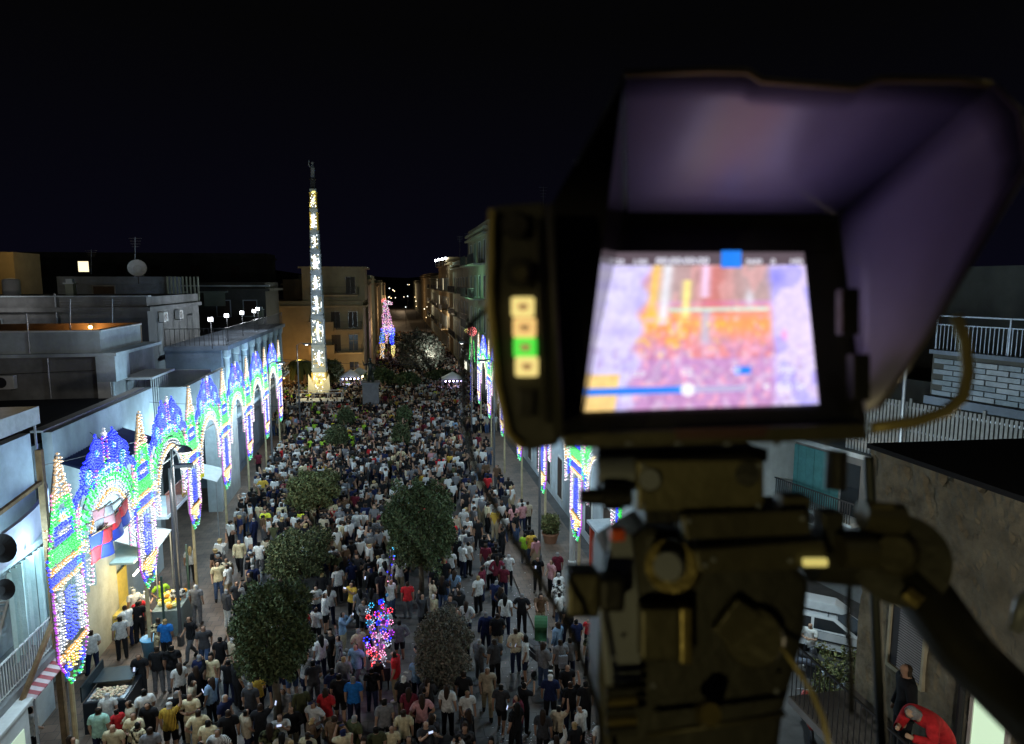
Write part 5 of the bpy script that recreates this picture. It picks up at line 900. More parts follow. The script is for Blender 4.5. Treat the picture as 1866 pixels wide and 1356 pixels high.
specs = [
 (940,1142,dict(pose='hips',shirt='beige',pants='navy',hair='dark brown',rz=.2,scale=1.02)), (888,1213,dict(pose='walking',shirt='beige',pants='beige',hair='white',rz=3.0,scale=.98)), (1022,1168,dict(pose='phone',shirt='grey',pants='black',hair='dark brown',rz=.1)), (990,1168,dict(pose='phone',shirt='grey',pants='blue denim',hair='dark brown',style='long',sleeve='sleeved',rz=-.9)),
 (885,1112,dict(pose='stand',shirt='navy',pants='navy',hair='grey',sleeve='sleeved')), (906,1115,dict(pose='relaxed',shirt='black',pants='beige',hair='dark brown',shorts=True)), (921,1082,dict(pose='stand',shirt='white',pants='navy',hair='black',style='long')), (951,1078,dict(pose='hips',shirt='black',pants='black',hair='grey')), (985,1082,dict(pose='reaching',shirt='brown',pants='beige',hair='dark brown',style='long',rz=PI,scale=.94)),
 (1078,1155,dict(pose='relaxed',shirt='olive',pants='navy',hair='dark brown')), (1072,1130,dict(pose='relaxed',shirt='red',pants='black',hair='dark brown',rz=2.6,scale=.7)), (1050,1130,dict(pose='stand',shirt='navy',pants='black',hair='black')), (1047,1312,dict(pose='stand',shirt='black',pants='black',hair='blond')),
 (1003,1225,dict(pose='stand',shirt='navy',pants='black',hair='white',style='cap')), (955,1240,dict(pose='filming',shirt='black',pants='black',hair='black')), (940,1278,dict(pose='relaxed',shirt='black',pants='black',hair='black',style='long')), (990,1290,dict(pose='stand',shirt='charcoal',pants='black',hair='dark brown',style='long')), (845,1220,dict(pose='stand',shirt='black',pants='beige',hair='dark brown',shorts=True)), (850,1290,dict(pose='stand',shirt='black',pants='grey',hair='dark brown',style='long')),
 (918,1028,dict(pose='stand',shirt='maroon',pants='navy',hair='dark brown',scale=.9)), (905,998,dict(pose='stand',shirt='black',pants='white',hair='black')), (893,1013,dict(pose='reaching',shirt='white',pants='black',hair='dark brown',scale=.9,rz=.5)), (843,988,dict(pose='relaxed',shirt='white',pants='navy',hair='grey')), (853,985,dict(pose='stand',shirt='white',pants='black',hair='black')), (820,1000,dict(pose='stand',shirt='white',pants='black',hair='grey')), (968,970,dict(pose='phone',shirt='mustard',pants='blue denim',hair='dark brown')), (956,974,dict(pose='stand',shirt='lime green',pants='grey',hair='black',scale=.92)), (1016,1008,dict(pose='stand',shirt='maroon',pants='black',hair='grey')), (1005,1022,dict(pose='relaxed',shirt='pink',pants='black',hair='dark brown',rz=2)), (1018,1045,dict(pose='stand',shirt='white',pants='navy',hair='grey')), (878,1030,dict(pose='relaxed',shirt='maroon',pants='navy',hair='black',rz=1)), (980,1015,dict(pose='phone',shirt='black',pants='black',hair='black',rz=2.8)),
 (845,925,dict(pose='stand',shirt='white',pants='beige',hair='white')), (952,918,dict(pose='relaxed',shirt='pink',pants='navy',hair='dark brown')), (962,915,dict(pose='stand',shirt='beige',pants='black',hair='dark brown')), (936,922,dict(pose='stand',shirt='pink',pants='navy',hair='black',style='long')),
 (742,1058,dict(pose='stand',shirt='red',pants='grey',hair='dark brown',scale=.95)), (790,1080,dict(pose='stand',shirt='cream',pants='grey',hair='white')), (727,1015,dict(pose='hips',shirt='white',pants='beige',hair='dark brown',style='long')), (698,1008,dict(pose='relaxed',shirt='white',pants='navy',hair='grey')), (672,1015,dict(pose='stand',shirt='black',pants='black',hair='black')), (615,1030,dict(pose='stand',shirt='white',pants='black',hair='dark brown')), (600,1065,dict(pose='stand',shirt='white',pants='navy',hair='dark brown',style='long')), (655,1070,dict(pose='stand',shirt='grey',pants='black',hair='black',style='long')), (678,1070,dict(pose='relaxed',shirt='charcoal',pants='navy',hair='black',style='long')), (575,1105,dict(pose='stand',shirt='white',pants='black',hair='dark brown',scale=.9)), (648,1170,dict(pose='walking',shirt='pale blue',pants='grey',hair='dark brown',rz=2.6)), (605,1215,dict(pose='stand',shirt='navy',pants='navy',hair='black')), (570,1200,dict(pose='relaxed',shirt='charcoal',pants='grey',hair='black')), (643,1230,dict(pose='stand',shirt='bright blue',pants='navy',hair='grey')), (517,1250,dict(pose='phone',shirt='grey',pants='beige',hair='dark brown',scale=.9,rz=2.5)),
 (435,985,dict(pose='walking',shirt='cream',pants='black',hair='black',rz=PI,sleeve='sleeved')), (471,985,dict(pose='relaxed',shirt='white',pants='grey',hair='black')), (412,1018,dict(pose='walking',shirt='beige',pants='beige',hair='dark brown',rz=PI)), (460,1027,dict(pose='stand',shirt='navy',pants='beige',hair='grey',shorts=True)), (412,1075,dict(pose='stand',shirt='charcoal',pants='white',hair='grey',sleeve='sleeved')), (423,1158,dict(pose='crossed',shirt='beige',pants='beige',hair='white')), (345,998,dict(pose='stand',shirt='white',pants='black',hair='blond',style='long')), (323,1067,dict(pose='stand',shirt='white',pants='navy',hair='dark brown')), (356,1067,dict(pose='stand',shirt='grey',pants='grey',hair='white')), (300,1130,dict(pose='relaxed',shirt='bright blue',pants='black',hair='blond')), (288,1128,dict(pose='stand',shirt='cream',pants='beige',hair='dark brown')), (345,1125,dict(pose='walking',shirt='black',pants='charcoal' if False else 'grey',hair='black',rz=2.4)), (370,1142,dict(pose='walking',shirt='charcoal',pants='blue denim',hair='dark brown',rz=3.3)), (400,1157,dict(pose='stand',shirt='black',pants='black',hair='black')), (285,1180,dict(pose='stand',shirt='black',pants='grey',hair='dark brown')), (312,1178,dict(pose='stand',shirt='black',pants='grey',hair='black')), (253,1192,dict(pose='phone',shirt='black',pants='black',hair='black',rz=PI)), (383,1190,dict(pose='relaxed',shirt='cream',pants='navy',hair='black',style='long',rz=PI)), (362,1190,dict(pose='stand',shirt='navy',pants='black',hair='grey',style='short')),
 (262,1258,dict(pose='relaxed',shirt='white',pants='grey',hair='black',scale=1.04)), (243,1300,dict(pose='crossed',shirt='cream',pants='navy',hair='black',rz=3.0,scale=1.03)), (178,1292,dict(pose='stand',shirt='mint',pants='navy',hair='dark brown',scale=1.04)), (270,1280,dict(pose='phone',shirt='black',pants='black',hair='black',rz=2.9)), (345,1260,dict(pose='crossed',shirt='cream',pants='beige',hair='grey',style='bald',rz=PI)), (360,1290,dict(pose='hips',shirt='cream',pants='beige',hair='dark brown')), (378,1308,dict(pose='stand',shirt='cream',pants='black',hair='black')), (415,1290,dict(pose='stand',shirt='black',pants='black',hair='dark brown')), (205,1322,dict(pose='stand',shirt='cream',pants='grey',hair='dark brown',style='bald',rz=3.1)), (250,1318,dict(pose='stand',shirt='cream',pants='black',hair='black')), (55,1290,dict(pose='relaxed',shirt='white',pants='black',hair='black',rz=-.6)), (195,1265,dict(pose='stand',shirt='white',pants='black',hair='white',scale=.9)), (212,1295,dict(pose='stand',shirt='red',pants='black',hair='black',scale=.8)), (468,1225,dict(pose='relaxed',shirt='mustard',pants='black',hair='dark brown',scale=.92)),
 (430,1200,dict(pose='stand',shirt='black',pants='black',hair='black')), (455,1240,dict(pose='stand',shirt='charcoal',pants='navy',hair='grey')), (608,1300,dict(pose='stand',shirt='brown',pants='black',hair='dark brown')), (645,1300,dict(pose='stand',shirt='olive',pants='black',hair='grey')), (735,1290,dict(pose='stand',shirt='cream',pants='black',hair='dark brown')), (768,1262,dict(pose='hips',shirt='pink',pants='black',hair='dark brown',style='long')), (745,1250,dict(pose='stand',shirt='maroon',pants='black',hair='dark brown',style='long')), (815,1245,dict(pose='stand',shirt='white',pants='black',hair='dark brown',style='long')), (700,1270,dict(pose='stand',shirt='grey',pants='black',hair='black')), (560,1330,dict(pose='stand',shirt='cream',pants='black',hair='dark brown')), (530,1345,dict(pose='stand',shirt='black',pants='black',hair='blond')), (685,1320,dict(pose='stand',shirt='olive',pants='black',hair='black')),
 (545,928,dict(pose='hips',shirt='yellow',pants='black',hair='dark brown')), (483,930,dict(pose='crossed',shirt='yellow',pants='grey',hair='grey',rz=PI)), (508,930,dict(pose='stand',shirt='white',pants='black',hair='grey')), (462,945,dict(pose='stand',shirt='navy',pants='navy',hair='grey',sleeve='sleeved')), (439,928,dict(pose='stand',shirt='grey',pants='black',hair='grey')), (489,848,dict(pose='stand',shirt='white',pants='beige',hair='dark brown')), (499,820,dict(pose='relaxed',shirt='white',pants='navy',hair='grey')), (522,828,dict(pose='stand',shirt='grey',pants='beige',hair='grey')), (540,820,dict(pose='stand',shirt='white',pants='navy',hair='grey',shorts=True)), (470,825,dict(pose='stand',shirt='maroon',pants='black',hair='black')), (695,930,dict(pose='stand',shirt='maroon',pants='black',hair='grey')), (620,935,dict(pose='stand',shirt='white',pants='navy',hair='grey')), (650,930,dict(pose='stand',shirt='white',pants='black',hair='grey')), (680,825,dict(pose='stand',shirt='white',pants='grey',hair='dark brown')), (693,828,dict(pose='stand',shirt='pale blue',pants='blue denim',hair='grey',sleeve='sleeved')), (804,830,dict(pose='stand',shirt='red',pants='black',hair='dark brown')), (820,825,dict(pose='crossed',shirt='mustard',pants='black',hair='dark brown')), (838,835,dict(pose='stand',shirt='white',pants='black',hair='black',sleeve='sleeved')), (795,870,dict(pose='stand',shirt='pink',pants='white',hair='dark brown',style='long')), (784,870,dict(pose='stand',shirt='navy',pants='navy',hair='black',sleeve='sleeved')),
 (243,1075,dict(pose='relaxed',shirt='white',pants='grey',hair='white',style='cap',rz=.8)), (262,1078,dict(pose='phone',shirt='white',pants='grey',hair='white',style='cap',rz=-.6)), (230,1105,dict(pose='reaching',shirt='white',pants='navy',hair='dark brown',rz=.9)), (250,1098,dict(pose='stand',shirt='black',pants='black',hair='black')), (165,1150,dict(pose='relaxed',shirt='white',pants='navy',hair='dark brown',rz=.6)), (218,1125,dict(pose='stand',shirt='white',pants='black',hair='black',rz=.5)),
]
for px, py, kw in specs: kw.setdefault('rz', random.gauss(0, .45)); Hh(px, py, 1.7, **kw)
# stall keepers
person(-9.75, 26.6, .1, -2.2, 'reaching', 'red', 'black', 'black', label='stall keeper in red T-shirt reaching over the yellow lit food stall', group='stall keepers'); person(-9.4, 28.1, .1, -2.6, 'hips', 'lime green', 'black', 'black', label='stall keeper in lime green T-shirt behind the yellow lit food stall', group='stall keepers')
OCC += [(-9.75,26.6,None), (-9.4,28.1,None)]
# fill up to 300 single people, nearest first
from mathutils import noise as mnz
rnd = random.Random(11); N_IND = len(specs)+2; cand = []
yy = 15.6
while yy < 60:
    xx = -8.3
    while xx < 6.9: cand.append((xx+rnd.uniform(-.34,.34), yy+rnd.uniform(-.34,.34))); xx += .62
    yy += .62
def dens(x, y):
    d = .72 if y < 22 else (.5 if y < 30 else .7)
    if y > 46: d = .97
    d *= .62+.75*max(0, min(1, .5+.9*mnz.noise(Vector((x*.55, y*.4, 5)))))
    if x < -5.6 and 22.5 < y < 34: d *= .35
    if 2.4 < x < 5.6 and 19 < y < 31: d *= .3
    if x > 5.6: d *= .45
    if 3 < x < 5.5 and y > 31: d *= .7
    if x < -6.5 and y < 27: d *= .8
    return d
SW = ['black']*22+['white']*15+['grey']*6+['charcoal']*9+['navy']*4+['pale blue']+['beige']*3+['cream']*2+['olive','maroon','red','pink','brown','brown','mustard']
HW = ['black']*8+['dark brown']*8+['grey']*2+['blond','white']
seq = sorted(cand, key=lambda c: c[1]); far = []
for x, y in seq:
    if rnd.random() > dens(x, y) or not free(x, y, .4): continue
    if N_IND >= 300: far.append((x, y)); continue
    st = rnd.choice(['short']*6+['long']*3+['bald']*1+['cap']*1)
    person(x, y, .1 if (x > 5.2 or x < -6.6) else 0, rnd.gauss(0, .5) if rnd.random() < .5 else rnd.uniform(0, 6.28), rnd.choice(['stand','stand','relaxed','relaxed','crossed','filming','walking','hips','phone','phone','waving'] if y < 40 else ['stand','relaxed','hips','filming']), rnd.choice(SW), rnd.choice(['black']*5+['navy']*3+['blue denim']*2+['grey','beige','beige']), rnd.choice(HW) if st != 'cap' else rnd.choice(['white','black','navy']), st, 'sleeved' if rnd.random() < .25 else 'tee', rnd.random() < .2, rnd.uniform(.9, 1.05)); N_IND += 1; OCC.append((x, y, None))
# the rest of the crowd as one body of people
extra = []
yy = 60
while yy < 170:
    x0, x1 = (-15.5 if 62 < yy < 86 else -7.8), (9 if yy < 66 else 9.4); xx = x0
    while xx < x1:
        if rnd.random() < (.95 if yy < 84 else (.68 if yy < 118 else .45)) and xx > (-20 if yy < 92 else -3) and not (abs(xx-MX) < 1.8 and abs(yy-MY) < 1.8) and not (abs(xx-GX) < 1.9 and abs(yy-GY) < 1.9): extra.append((xx+rnd.uniform(-.25,.25), yy+rnd.uniform(-.25,.25)))
        xx += .66
    yy += .72
pts = [p for p in far if p[1] < 60]+extra
LOW = {}
for ps in ('stand', 'relaxed', 'filming', 'hips', 'waving'):
    V, F, NN, reg, tt, C, J = body(ps, 0); LOW[ps] = (V+NN*.008, [f if len(f) == 4 else f for f in F], reg, tt, C, J)
VV, FF, CC = [], [], []; off = 0
for x, y in pts:
    ps = rnd.choice(['stand']*5+['relaxed']*3+['hips','filming','waving']); V, F, reg, tt, C, J = LOW[ps]; a = rnd.gauss(0, .6) if rnd.random() < .6 else rnd.uniform(0, 6.28); s = rnd.uniform(.9, 1.04); ca, sa = math.cos(a)*s, math.sin(a)*s
    V2 = np.stack([V[:,0]*ca-V[:,1]*sa+x, V[:,0]*sa+V[:,1]*ca+y, V[:,2]*s+.02], 1); VV.append(V2)
    sh = SHIRT[rnd.choice(SW if y < 60 else SW+['cream','brown','yellow','maroon','olive','white','black','black'])]; pt = PANT[rnd.choice(['black','black','navy','blue denim','grey','beige'])]; hr = HAIR[rnd.choice(HW)]; sk = rnd.choice(SKIN); cz = J['cra']
    if y > 52 and x < -1 and rnd.random() < .08: sh = SHIRT['lime green']
    for f, r, t_, c in zip(F, reg, tt, C):
        FF.append(tuple(i+off for i in f)); k = sh if r == 'T' or (r == 'U' and t_ < .7) else (pt if r in 'PQS' else ((.03,.03,.03) if r == 'B' else (hr if r == 'H' and (c[2] > 1.63 or c[1] < .03) and c[2] > 1.52 else sk))); CC.append(k)
    off += len(V)
me = bpy.data.meshes.new('distant_crowd'); me.from_pydata(np.concatenate(VV).tolist(), [], FF); at = me.attributes.new('Col', 'FLOAT_COLOR', 'FACE'); A_ = np.ones((len(CC), 4)); A_[:, :3] = CC; at.data.foreach_set('color', A_.ravel()); me.materials.append(attr_mat('crowd_clothing'))
o = link('distant_crowd', me); o['kind'] = 'stuff'; o['label'] = 'dense crowd filling the far street and the square around the obelisk'; o['category'] = 'crowd'
# ------------------------------------------------------------ props in the street
# food counter with tray, awning poles, yellow stall
c = on_x(205, 1215, -8.3); t = thing('food_counter', 'dark food counter with a tray of shellfish, bottom left beside the first light pillar', 'counter', (-8.5, 20.9, 0))
q = MB(); q.box(-9.4, 20.9, 0, -8.2, 22.6, 1.1); q.build('cabinet', mat('dark_blue_laminate', (.012,.016,.022), .35, .2, 4), t, bevel=.02); q = MB(); q.box(-9.3, 20.95, 1.102, -8.25, 21.6, 1.14); q.build('tray', M_steel, t)
q = MB(); R_ = random.Random(4); [q.ball((R_.uniform(-9.2,-8.35), R_.uniform(21.0,21.55), 1.16+R_.random()*.05), (.05,.035,.025), 5, 4, (.55+.2*R_.random(),.5,.35)) for _ in range(150)]; o = q.build('shellfish', attr_mat('shells'), t); o['kind'] = 'stuff'
q = MB(); q.box(-9.45, 20.95, 1.11, -9.41, 22.55, 1.6); q.box(-9.4, 21.65, 1.3, -8.3, 22.5, 1.32); q.build('glass_guard', mat('dark_lid', (.014,.024,.032), .3, .1, 3), t)
t = thing('food_stall', 'food stall lit yellow inside with a grey counter under the first light arch', 'food stall', (-9.8, 27, 0))
q = MB(); q.box(-9.3, 26.6, .1, -8.3, 28.4, 1.15); q.build('counter', mat('grey_green_metal', (.16,.2,.2), .45, .2, 4), t, bevel=.02)
q = MB(); q.box(-10.8, 26.8, .1, -10.2, 28.6, 1.0); q.box(-10.85, 26.8, 1.0, -10.8, 28.6, 2.3); q.build('back_shelf', mat('yellow_panel', (.75,.55,.12), .6, .2, 3), t); q = MB()
for x in (-10.9,-8.5):
    for y in (25.5, 28.6): q.bar((x,y,.1), (x,y,3.0), .05)
q.build('pole', mat('dark_green_post', (.03,.06,.055), .5, .2, 3), t); q = MB(); q.box(-11.0, 26.9, 2.98, -9.9, 28.8, 3.06); q.build('canopy', M_cloth_t, t); q = MB(); q.bar((-9.6,26,2.9), (-9.6,28.2,2.9), .04); q.build('lamp_tube', mat('stall_tube', (1,1,1), .5, 0, emit=(1,.9,.6), es=9), t); lamp('stall_light', (-9.4, 27.2, 2.6), 130, (1,.82,.45), .3)
q = MB(); R_ = random.Random(9)
for k in range(26): q.ball((R_.uniform(-9.2,-8.5), R_.uniform(26.7,28.2), 1.25), (.12,.1,.1), 6, 4, R_.choice([(.8,.6,.05),(.7,.3,.04),(.75,.7,.3)]))
q.build('food', attr_mat('fried_food'), t)
t = thing('blue_bucket', 'pale blue plastic bin in front of the food stall', 'bin', (-8.9, 25.2, .1)); q = MB(); q.lathe([(.24,.1),(.33,.8),(.36,.82),(.34,.84),(.3,.8)], (-8.9,25.2,0), 16); q.build('tub', mat('blue_plastic', (.12,.35,.6), .4, .1, 3), t, smooth=True)
# quartered banners
M_red = mat('red_flag_cloth', (.4,.015,.02), .85, .2, 4); M_blu = mat('blue_flag_cloth', (.015,.03,.22), .85, .2, 4)
def banner(px, py, w, h, rot, lb, mats=(M_red, M_blu), grp='quartered red and blue banners'):
    c = on_x(px, py, -8.1); t = thing('banner', lb, 'banner', c, grp); ca, sa = math.cos(rot), math.sin(rot)
    for i in range(2):
        for j in range(2):
            q = MB(); V = []; n = 6
            for a in range(n+1):
                for b in range(n+1):
                    u = (i-1+a/n)*w/2; v = (j-1+b/n)*h/2; V.append((c.x+.05*math.sin(u*7+v*3)+.18*(u/w), c.y+u*ca-v*sa, c.z+u*sa+v*ca))
            q.v = V; q.f = [(a*(n+1)+b, a*(n+1)+b+1, (a+1)*(n+1)+b+1, (a+1)*(n+1)+b) for a in range(n) for b in range(n)]; o = q.build('quarter', mats[(i+j) % 2], t, smooth=True)
            s = o.modifiers.new('t', 'SOLIDIFY'); s.thickness = .006
    q = MB(); q.bar(c+Vector((.03,-w*.6*ca,h*.52-w*.6*sa)), c+Vector((.03,w*.6*ca,h*.52+w*.6*sa)), .02); q.build('rod', M_wood, t)
banner(216, 946, 1.35, .72, .16, 'upper red and blue quartered banner under the first light arch'); banner(206, 964, 1.3, .72, .12, 'middle red and blue quartered banner, overlapping the upper one') if False else banner(203, 968, 1.3, .72, .12, 'middle red and blue quartered banner, overlapping the upper one'); banner(186, 992, 1.2, .8, -.12, 'lowest red and blue quartered banner, above the stall')
banner(190, 942, .75, .6, 0, 'small striped grey and red flag beside the quartered banners', (mat('grey_flag', (.3,.3,.33), .85, .2, 20), mat('dull_red_flag', (.4,.2,.22), .85, .2, 20)), 'flags under the arches')
for i, (px, py, m, nm) in enumerate([(338, 868, 'yellow', 'left yellow square flag behind the third light pillar'), (345, 884, 'red', 'small red flag on the balcony under the second arch'), (368, 858, 'yellow', 'right yellow square flag behind the third light pillar'), (336, 893, 'yellow', 'lower yellow square flag under the second arch')]):
    c = on_x(px, py, -9.5); t = thing('flag', nm, 'flag', c, 'small square flags'); q = MB(); V = [(c.x+.03*math.sin(a*2), c.y-.4+a*.16, c.z-.35+b*.7) for a in range(6) for b in range(2)]; q.v = V; q.f = [(a*2, a*2+1, a*2+3, a*2+2) for a in range(5)]; o = q.build('cloth', mat(m+'_flag', (.75,.6,.03) if m == 'yellow' else (.5,.04,.04), .8, .1, 3), t); o.modifiers.new('t', 'SOLIDIFY').thickness = .006; q = MB(); q.bar((c.x,c.y-.45,c.z+.36), (c.x,c.y+.45,c.z+.36), .015); q.build('rod', M_wood, t)
t = thing('shop_balcony', 'small brown railed balcony under the second light arch', 'balcony', (-9.7, 31, 4)); q = MB(); q.box(-11, 29.2, 3.9, -9.3, 32.2, 4.02); q.build('slab', M_stucco_w, t); q = MB()
for k in range(24): q.bar((-9.35,29.3+k*.125,4.02), (-9.35,29.3+k*.125,4.95), .014)
q.bar((-9.35,29.2,4.95), (-9.35,32.2,4.95), .025); q.build('railing', mat('rust_red_iron', (.2,.07,.05), .6, .2, 5), t)
# sailcloth canopies between the arches
for i, (px, py, Y) in enumerate([(300, 905, 28.5), (395, 820, 38)]):
    t = thing('cloth_canopy', ['white cloth canopy sloping under the second light arch', 'white cloth canopy sloping under the fourth light arch'][i], 'canopy', (-9.5, Y, 0)); q = MB(); z = 3.3
    q.slab([(-10.8,Y-.9,z+.4),(-9.3,Y-1.0,z-.1),(-9.3,Y+1.0,z+.05),(-10.8,Y+1.0,z+.5)], .03, (0,0,-1)); q.build('cloth', M_white, t); q = MB(); q.bar((-9.35,Y-.95,.1), (-9.35,Y-.95,z-.1), .03); q.bar((-9.35,Y+.95,.1), (-9.35,Y+.95,z+.02), .03); q.build('pole', M_steel, t)
# cluster of glowing balloons and toys on a cart
def toycart(lb, x, y, s, n, zc, seed):
    t = thing('toy_balloon_cart', lb, 'toy cart', (x, y, 0)); R_ = random.Random(seed); zone = lambda f: R_.choice(['red','red','pink','white']) if f < .25 else (R_.choice(['purple','pink','pink','white','blue']) if f < .65 else R_.choice(['blue','cyan','purple','cyan','white','red']))
    q = MB(); q.box(x-.5*s, y-.4*s, .35, x+.5*s, y+.4*s, .8); [q.bar((x+a*s,y+b*s,0), (x+a*s,y+b*s,.35), .03) for a in (-.4,.4) for b in (-.3,.3)]; q.bar((x,y,.8), (x,y,zc+1.0), .03); q.build('cart', M_iron, t)
    q = MB(); by = {}
    for k in range(n):
        f = R_.random(); z = .7+f*(zc+.5); w = (.22+.35*math.sin(f*2.6))*s; u = R_.uniform(-w, w)+.25*(f-.4)*s; v = R_.uniform(-w, w); r = R_.uniform(.05, .13)*s; col = zone(f); by.setdefault(col, MB())
        a0 = R_.random()*6; 
        for j in range(6 if r > .07 else 1): by[col].ball((x+u+(r*math.cos(a0+j*1.05) if r > .07 else 0), y+v, z+(r*math.sin(a0+j*1.05) if r > .07 else 0)), .022 if r > .07 else .026, 5, 4)
        if R_.random() < .4: q.ball((x+u, y+v, z), (r*.8, r*.8, r), 8, 6, {'red': (.5,.04,.05), 'pink': (.5,.15,.3), 'white': (.5,.5,.5), 'purple': (.3,.08,.4), 'blue': (.05,.1,.5), 'cyan': (.1,.35,.5)}[col])
        q.bar((x, y, .8), (x+u, y+v, z), .004, 3, c=(.3,.3,.3))
    q.build('toys', attr_mat('toy_plastic', rough=.3), t) if len(q.c) == len(q.f) else None
    for k_, b_ in by.items(): o = b_.build(k_+'_lights', mat('toy_light_'+k_, (.1,.1,.1), .4, 0, emit=CAP[k_][0], es=CAP[k_][1]*2.2), t); o['kind'] = 'stuff'
    lamp('toy_glow', (x, y-.5, 1.8), 16*s, (.9,.5,1), .4); return t
toycart('cart of glowing toys and balloons in blue, pink and red, bottom centre of the crowd', -.75, 22.1, .78, 105, 1.9, 5); toycart('small stick of glowing red and violet toys farther up the crowd', -.35, 27.3, .35, 16, 1.7, 6)
# stroller and pushchair
def pram(lb, x, y, rz, col):
    t = thing('pushchair', lb, 'pushchair', (0,0,0), 'pushchairs on the right'); M = mat('pram_'+lb[:5].strip(), col, .8, .2, 6); q = MB()
    q.add([(-.22,-.2,.5),(.22,-.2,.5),(.22,.2,.42),(-.22,.2,.42),(-.22,-.32,1.0),(.22,-.32,1.0),(.22,-.24,.55),(-.22,-.24,.55)], [(0,1,2,3),(4,5,1,0),(0,3,7,4),(1,5,6,2),(7,6,5,4),(3,2,6,7)]); q.build('seat', M, t)
    q = MB(); [q.add([(-.24,-.34+.45*math.sin(a),.85+.3*math.cos(a)),(.24,-.34+.45*math.sin(a),.85+.3*math.cos(a)),(.24,-.34+.45*math.sin(a+.35),.85+.3*math.cos(a+.35)),(-.24,-.34+.45*math.sin(a+.35),.85+.3*math.cos(a+.35))], [(0,1,2,3)]) for a in (0,.35,.7,1.05)]; o = q.build('hood', M, t); o.modifiers.new('t','SOLIDIFY').thickness = .01
    q = MB()
    for s in (-.24,.24): q.bar((s,-.5,1.05), (s,.35,.12), .014); q.bar((s,-.35,.12), (s,.1,.5), .014); 
    q.bar((-.24,-.5,1.05), (.24,-.5,1.05), .018); q.bar((-.24,.0,.45), (.24,0,.45), .012); q.build('frame', M_steel, t)
    for s in (-.27,.27):
        for yy_ in (-.35,.35): q = MB(); q.lathe([(.02,-.02),(.11,-.02),(.12,0),(.11,.02),(.02,.02)], (s,yy_,.12), 12, axis=(1,0,0)); q.build('wheel', M_iron, t)
    t.location = (x, y, 0); t.rotation_euler = (0,0,rz); return t
pram('green and black pushchair with a white badge in the right lane', 5.15, 23.5, 2.9, (.03,.1,.04)); pram('dark grey pushchair beside the man in beige', 4.75, 22.1, -1.2, (.05,.045,.05))
def backpack(px, py, z, col, lb):
    c = on_z(px, py, z); t = thing('backpack', lb, 'backpack', c, 'bags carried in the crowd'); q = MB(); q.box(c.x-.15, c.y-.22, c.z-.25, c.x+.15, c.y-.1, c.z+.2); q.build('pack', mat('bag_cloth_%.2f' % col[0], col, .8, .3, 30), t, bevel=.04); q = MB(); q.box(c.x-.1, c.y-.26, c.z-.2, c.x+.1, c.y-.222, c.z-.02); q.build('pocket', mat('bag_cloth_%.2f' % col[0], col), t, bevel=.012); q = MB(); [q.bar((c.x+s,c.y-.16,c.z+.2), (c.x+s,c.y+.02,c.z+.24), .015) for s in (-.09,.09)]; q.build('strap', M_iron, t)
backpack(1024, 1200, 1.2, (.2,.21,.24), 'light grey patterned backpack worn by the long-standing woman bottom right'); backpack(790, 1098, 1.2, (.45,.38,.22), 'cream backpack in the crowd right of the red shirt')
# red kiosk and plant pots on the right
t = thing('red_kiosk', 'red framed kiosk between the right light pillar and the tripod', 'kiosk', (9.2, 25.4, 0)); M_rk = mat('red_kiosk_paint', (.4,.06,.03), .5, .25, 3)
for x, y in ((8.3,27.6),(8.3,25.2),(10.2,27.6),(10.2,25.2)): q = MB(); q.box(x-.09, y-.09, .1, x+.09, y+.09, 3.2); q.build('post', M_rk, t)
q = MB(); q.box(8.1, 25.0, 3.2, 10.4, 27.8, 3.32); q.build('roof', mat('kiosk_canopy', (.3,.32,.33), .6, .2, 3), t); q = MB(); q.box(8.35, 25.3, .1, 8.42, 27.5, 2.6); q.build('side_panel', M_rk, t)
t = thing('plant_pot', 'round terracotta pot holding the little tree on the right pavement', 'plant pot', (7.9, 33.5, 0)); c = on_y(1003, 985, 33.5); q = MB(); q.lathe([(.3,.1),(.42,.55),(.46,.56),(.46,.64),(.4,.6)], (c.x,33.5,0), 14); q.build('pot', mat('terracotta', (.3,.14,.08), .8, .2, 4), t)
R0 = thing('right_house', 'pale house wall behind the right-hand light pillars', 'house', (12, 40, 0))
q = MB(); q.box(9.8, 28.6, 0, 20, 69.9, 9.6); q.build('wall', M_stucco_w, R0); q = MB(); q.box(9.5, 28.4, 9.602, 20, 69.9, 9.8); q.build('roof', M_roof, R0)
for k in range(13):
    for z, h in ((.5, 2.6), (5.2, 2.4)):
        y = 30+k*3.1; q = MB(); a = (9.8, 28.6); d = Vector((0,1,0)); n = Vector((-1,0,0)); q.obox(a, d, n, y-28.6-.6, y-28.6+.6, 0, .07, z, z+h); f = q.build('window', M_white, R0); q = MB(); q.obox(a, d, n, y-28.6-.5, y-28.6+.5, .071, .09, z+.1, z+h-.1); q.build('pane' if k % 3 else 'shutter', M_glass if k % 3 else M_shut_b, f)
for i, (x, y) in enumerate([(8.2, 30.5)]):
    t = thing('white_column', 'slim white column beside the first right light pillar', 'column', (x,y,0)); q = MB(); q.lathe([(.2,.1),(.2,.3),(.14,.35),(.12,5.5),(.2,5.6),(.2,5.7)], (x,y,0), 12); q.build('shaft', M_white, t)

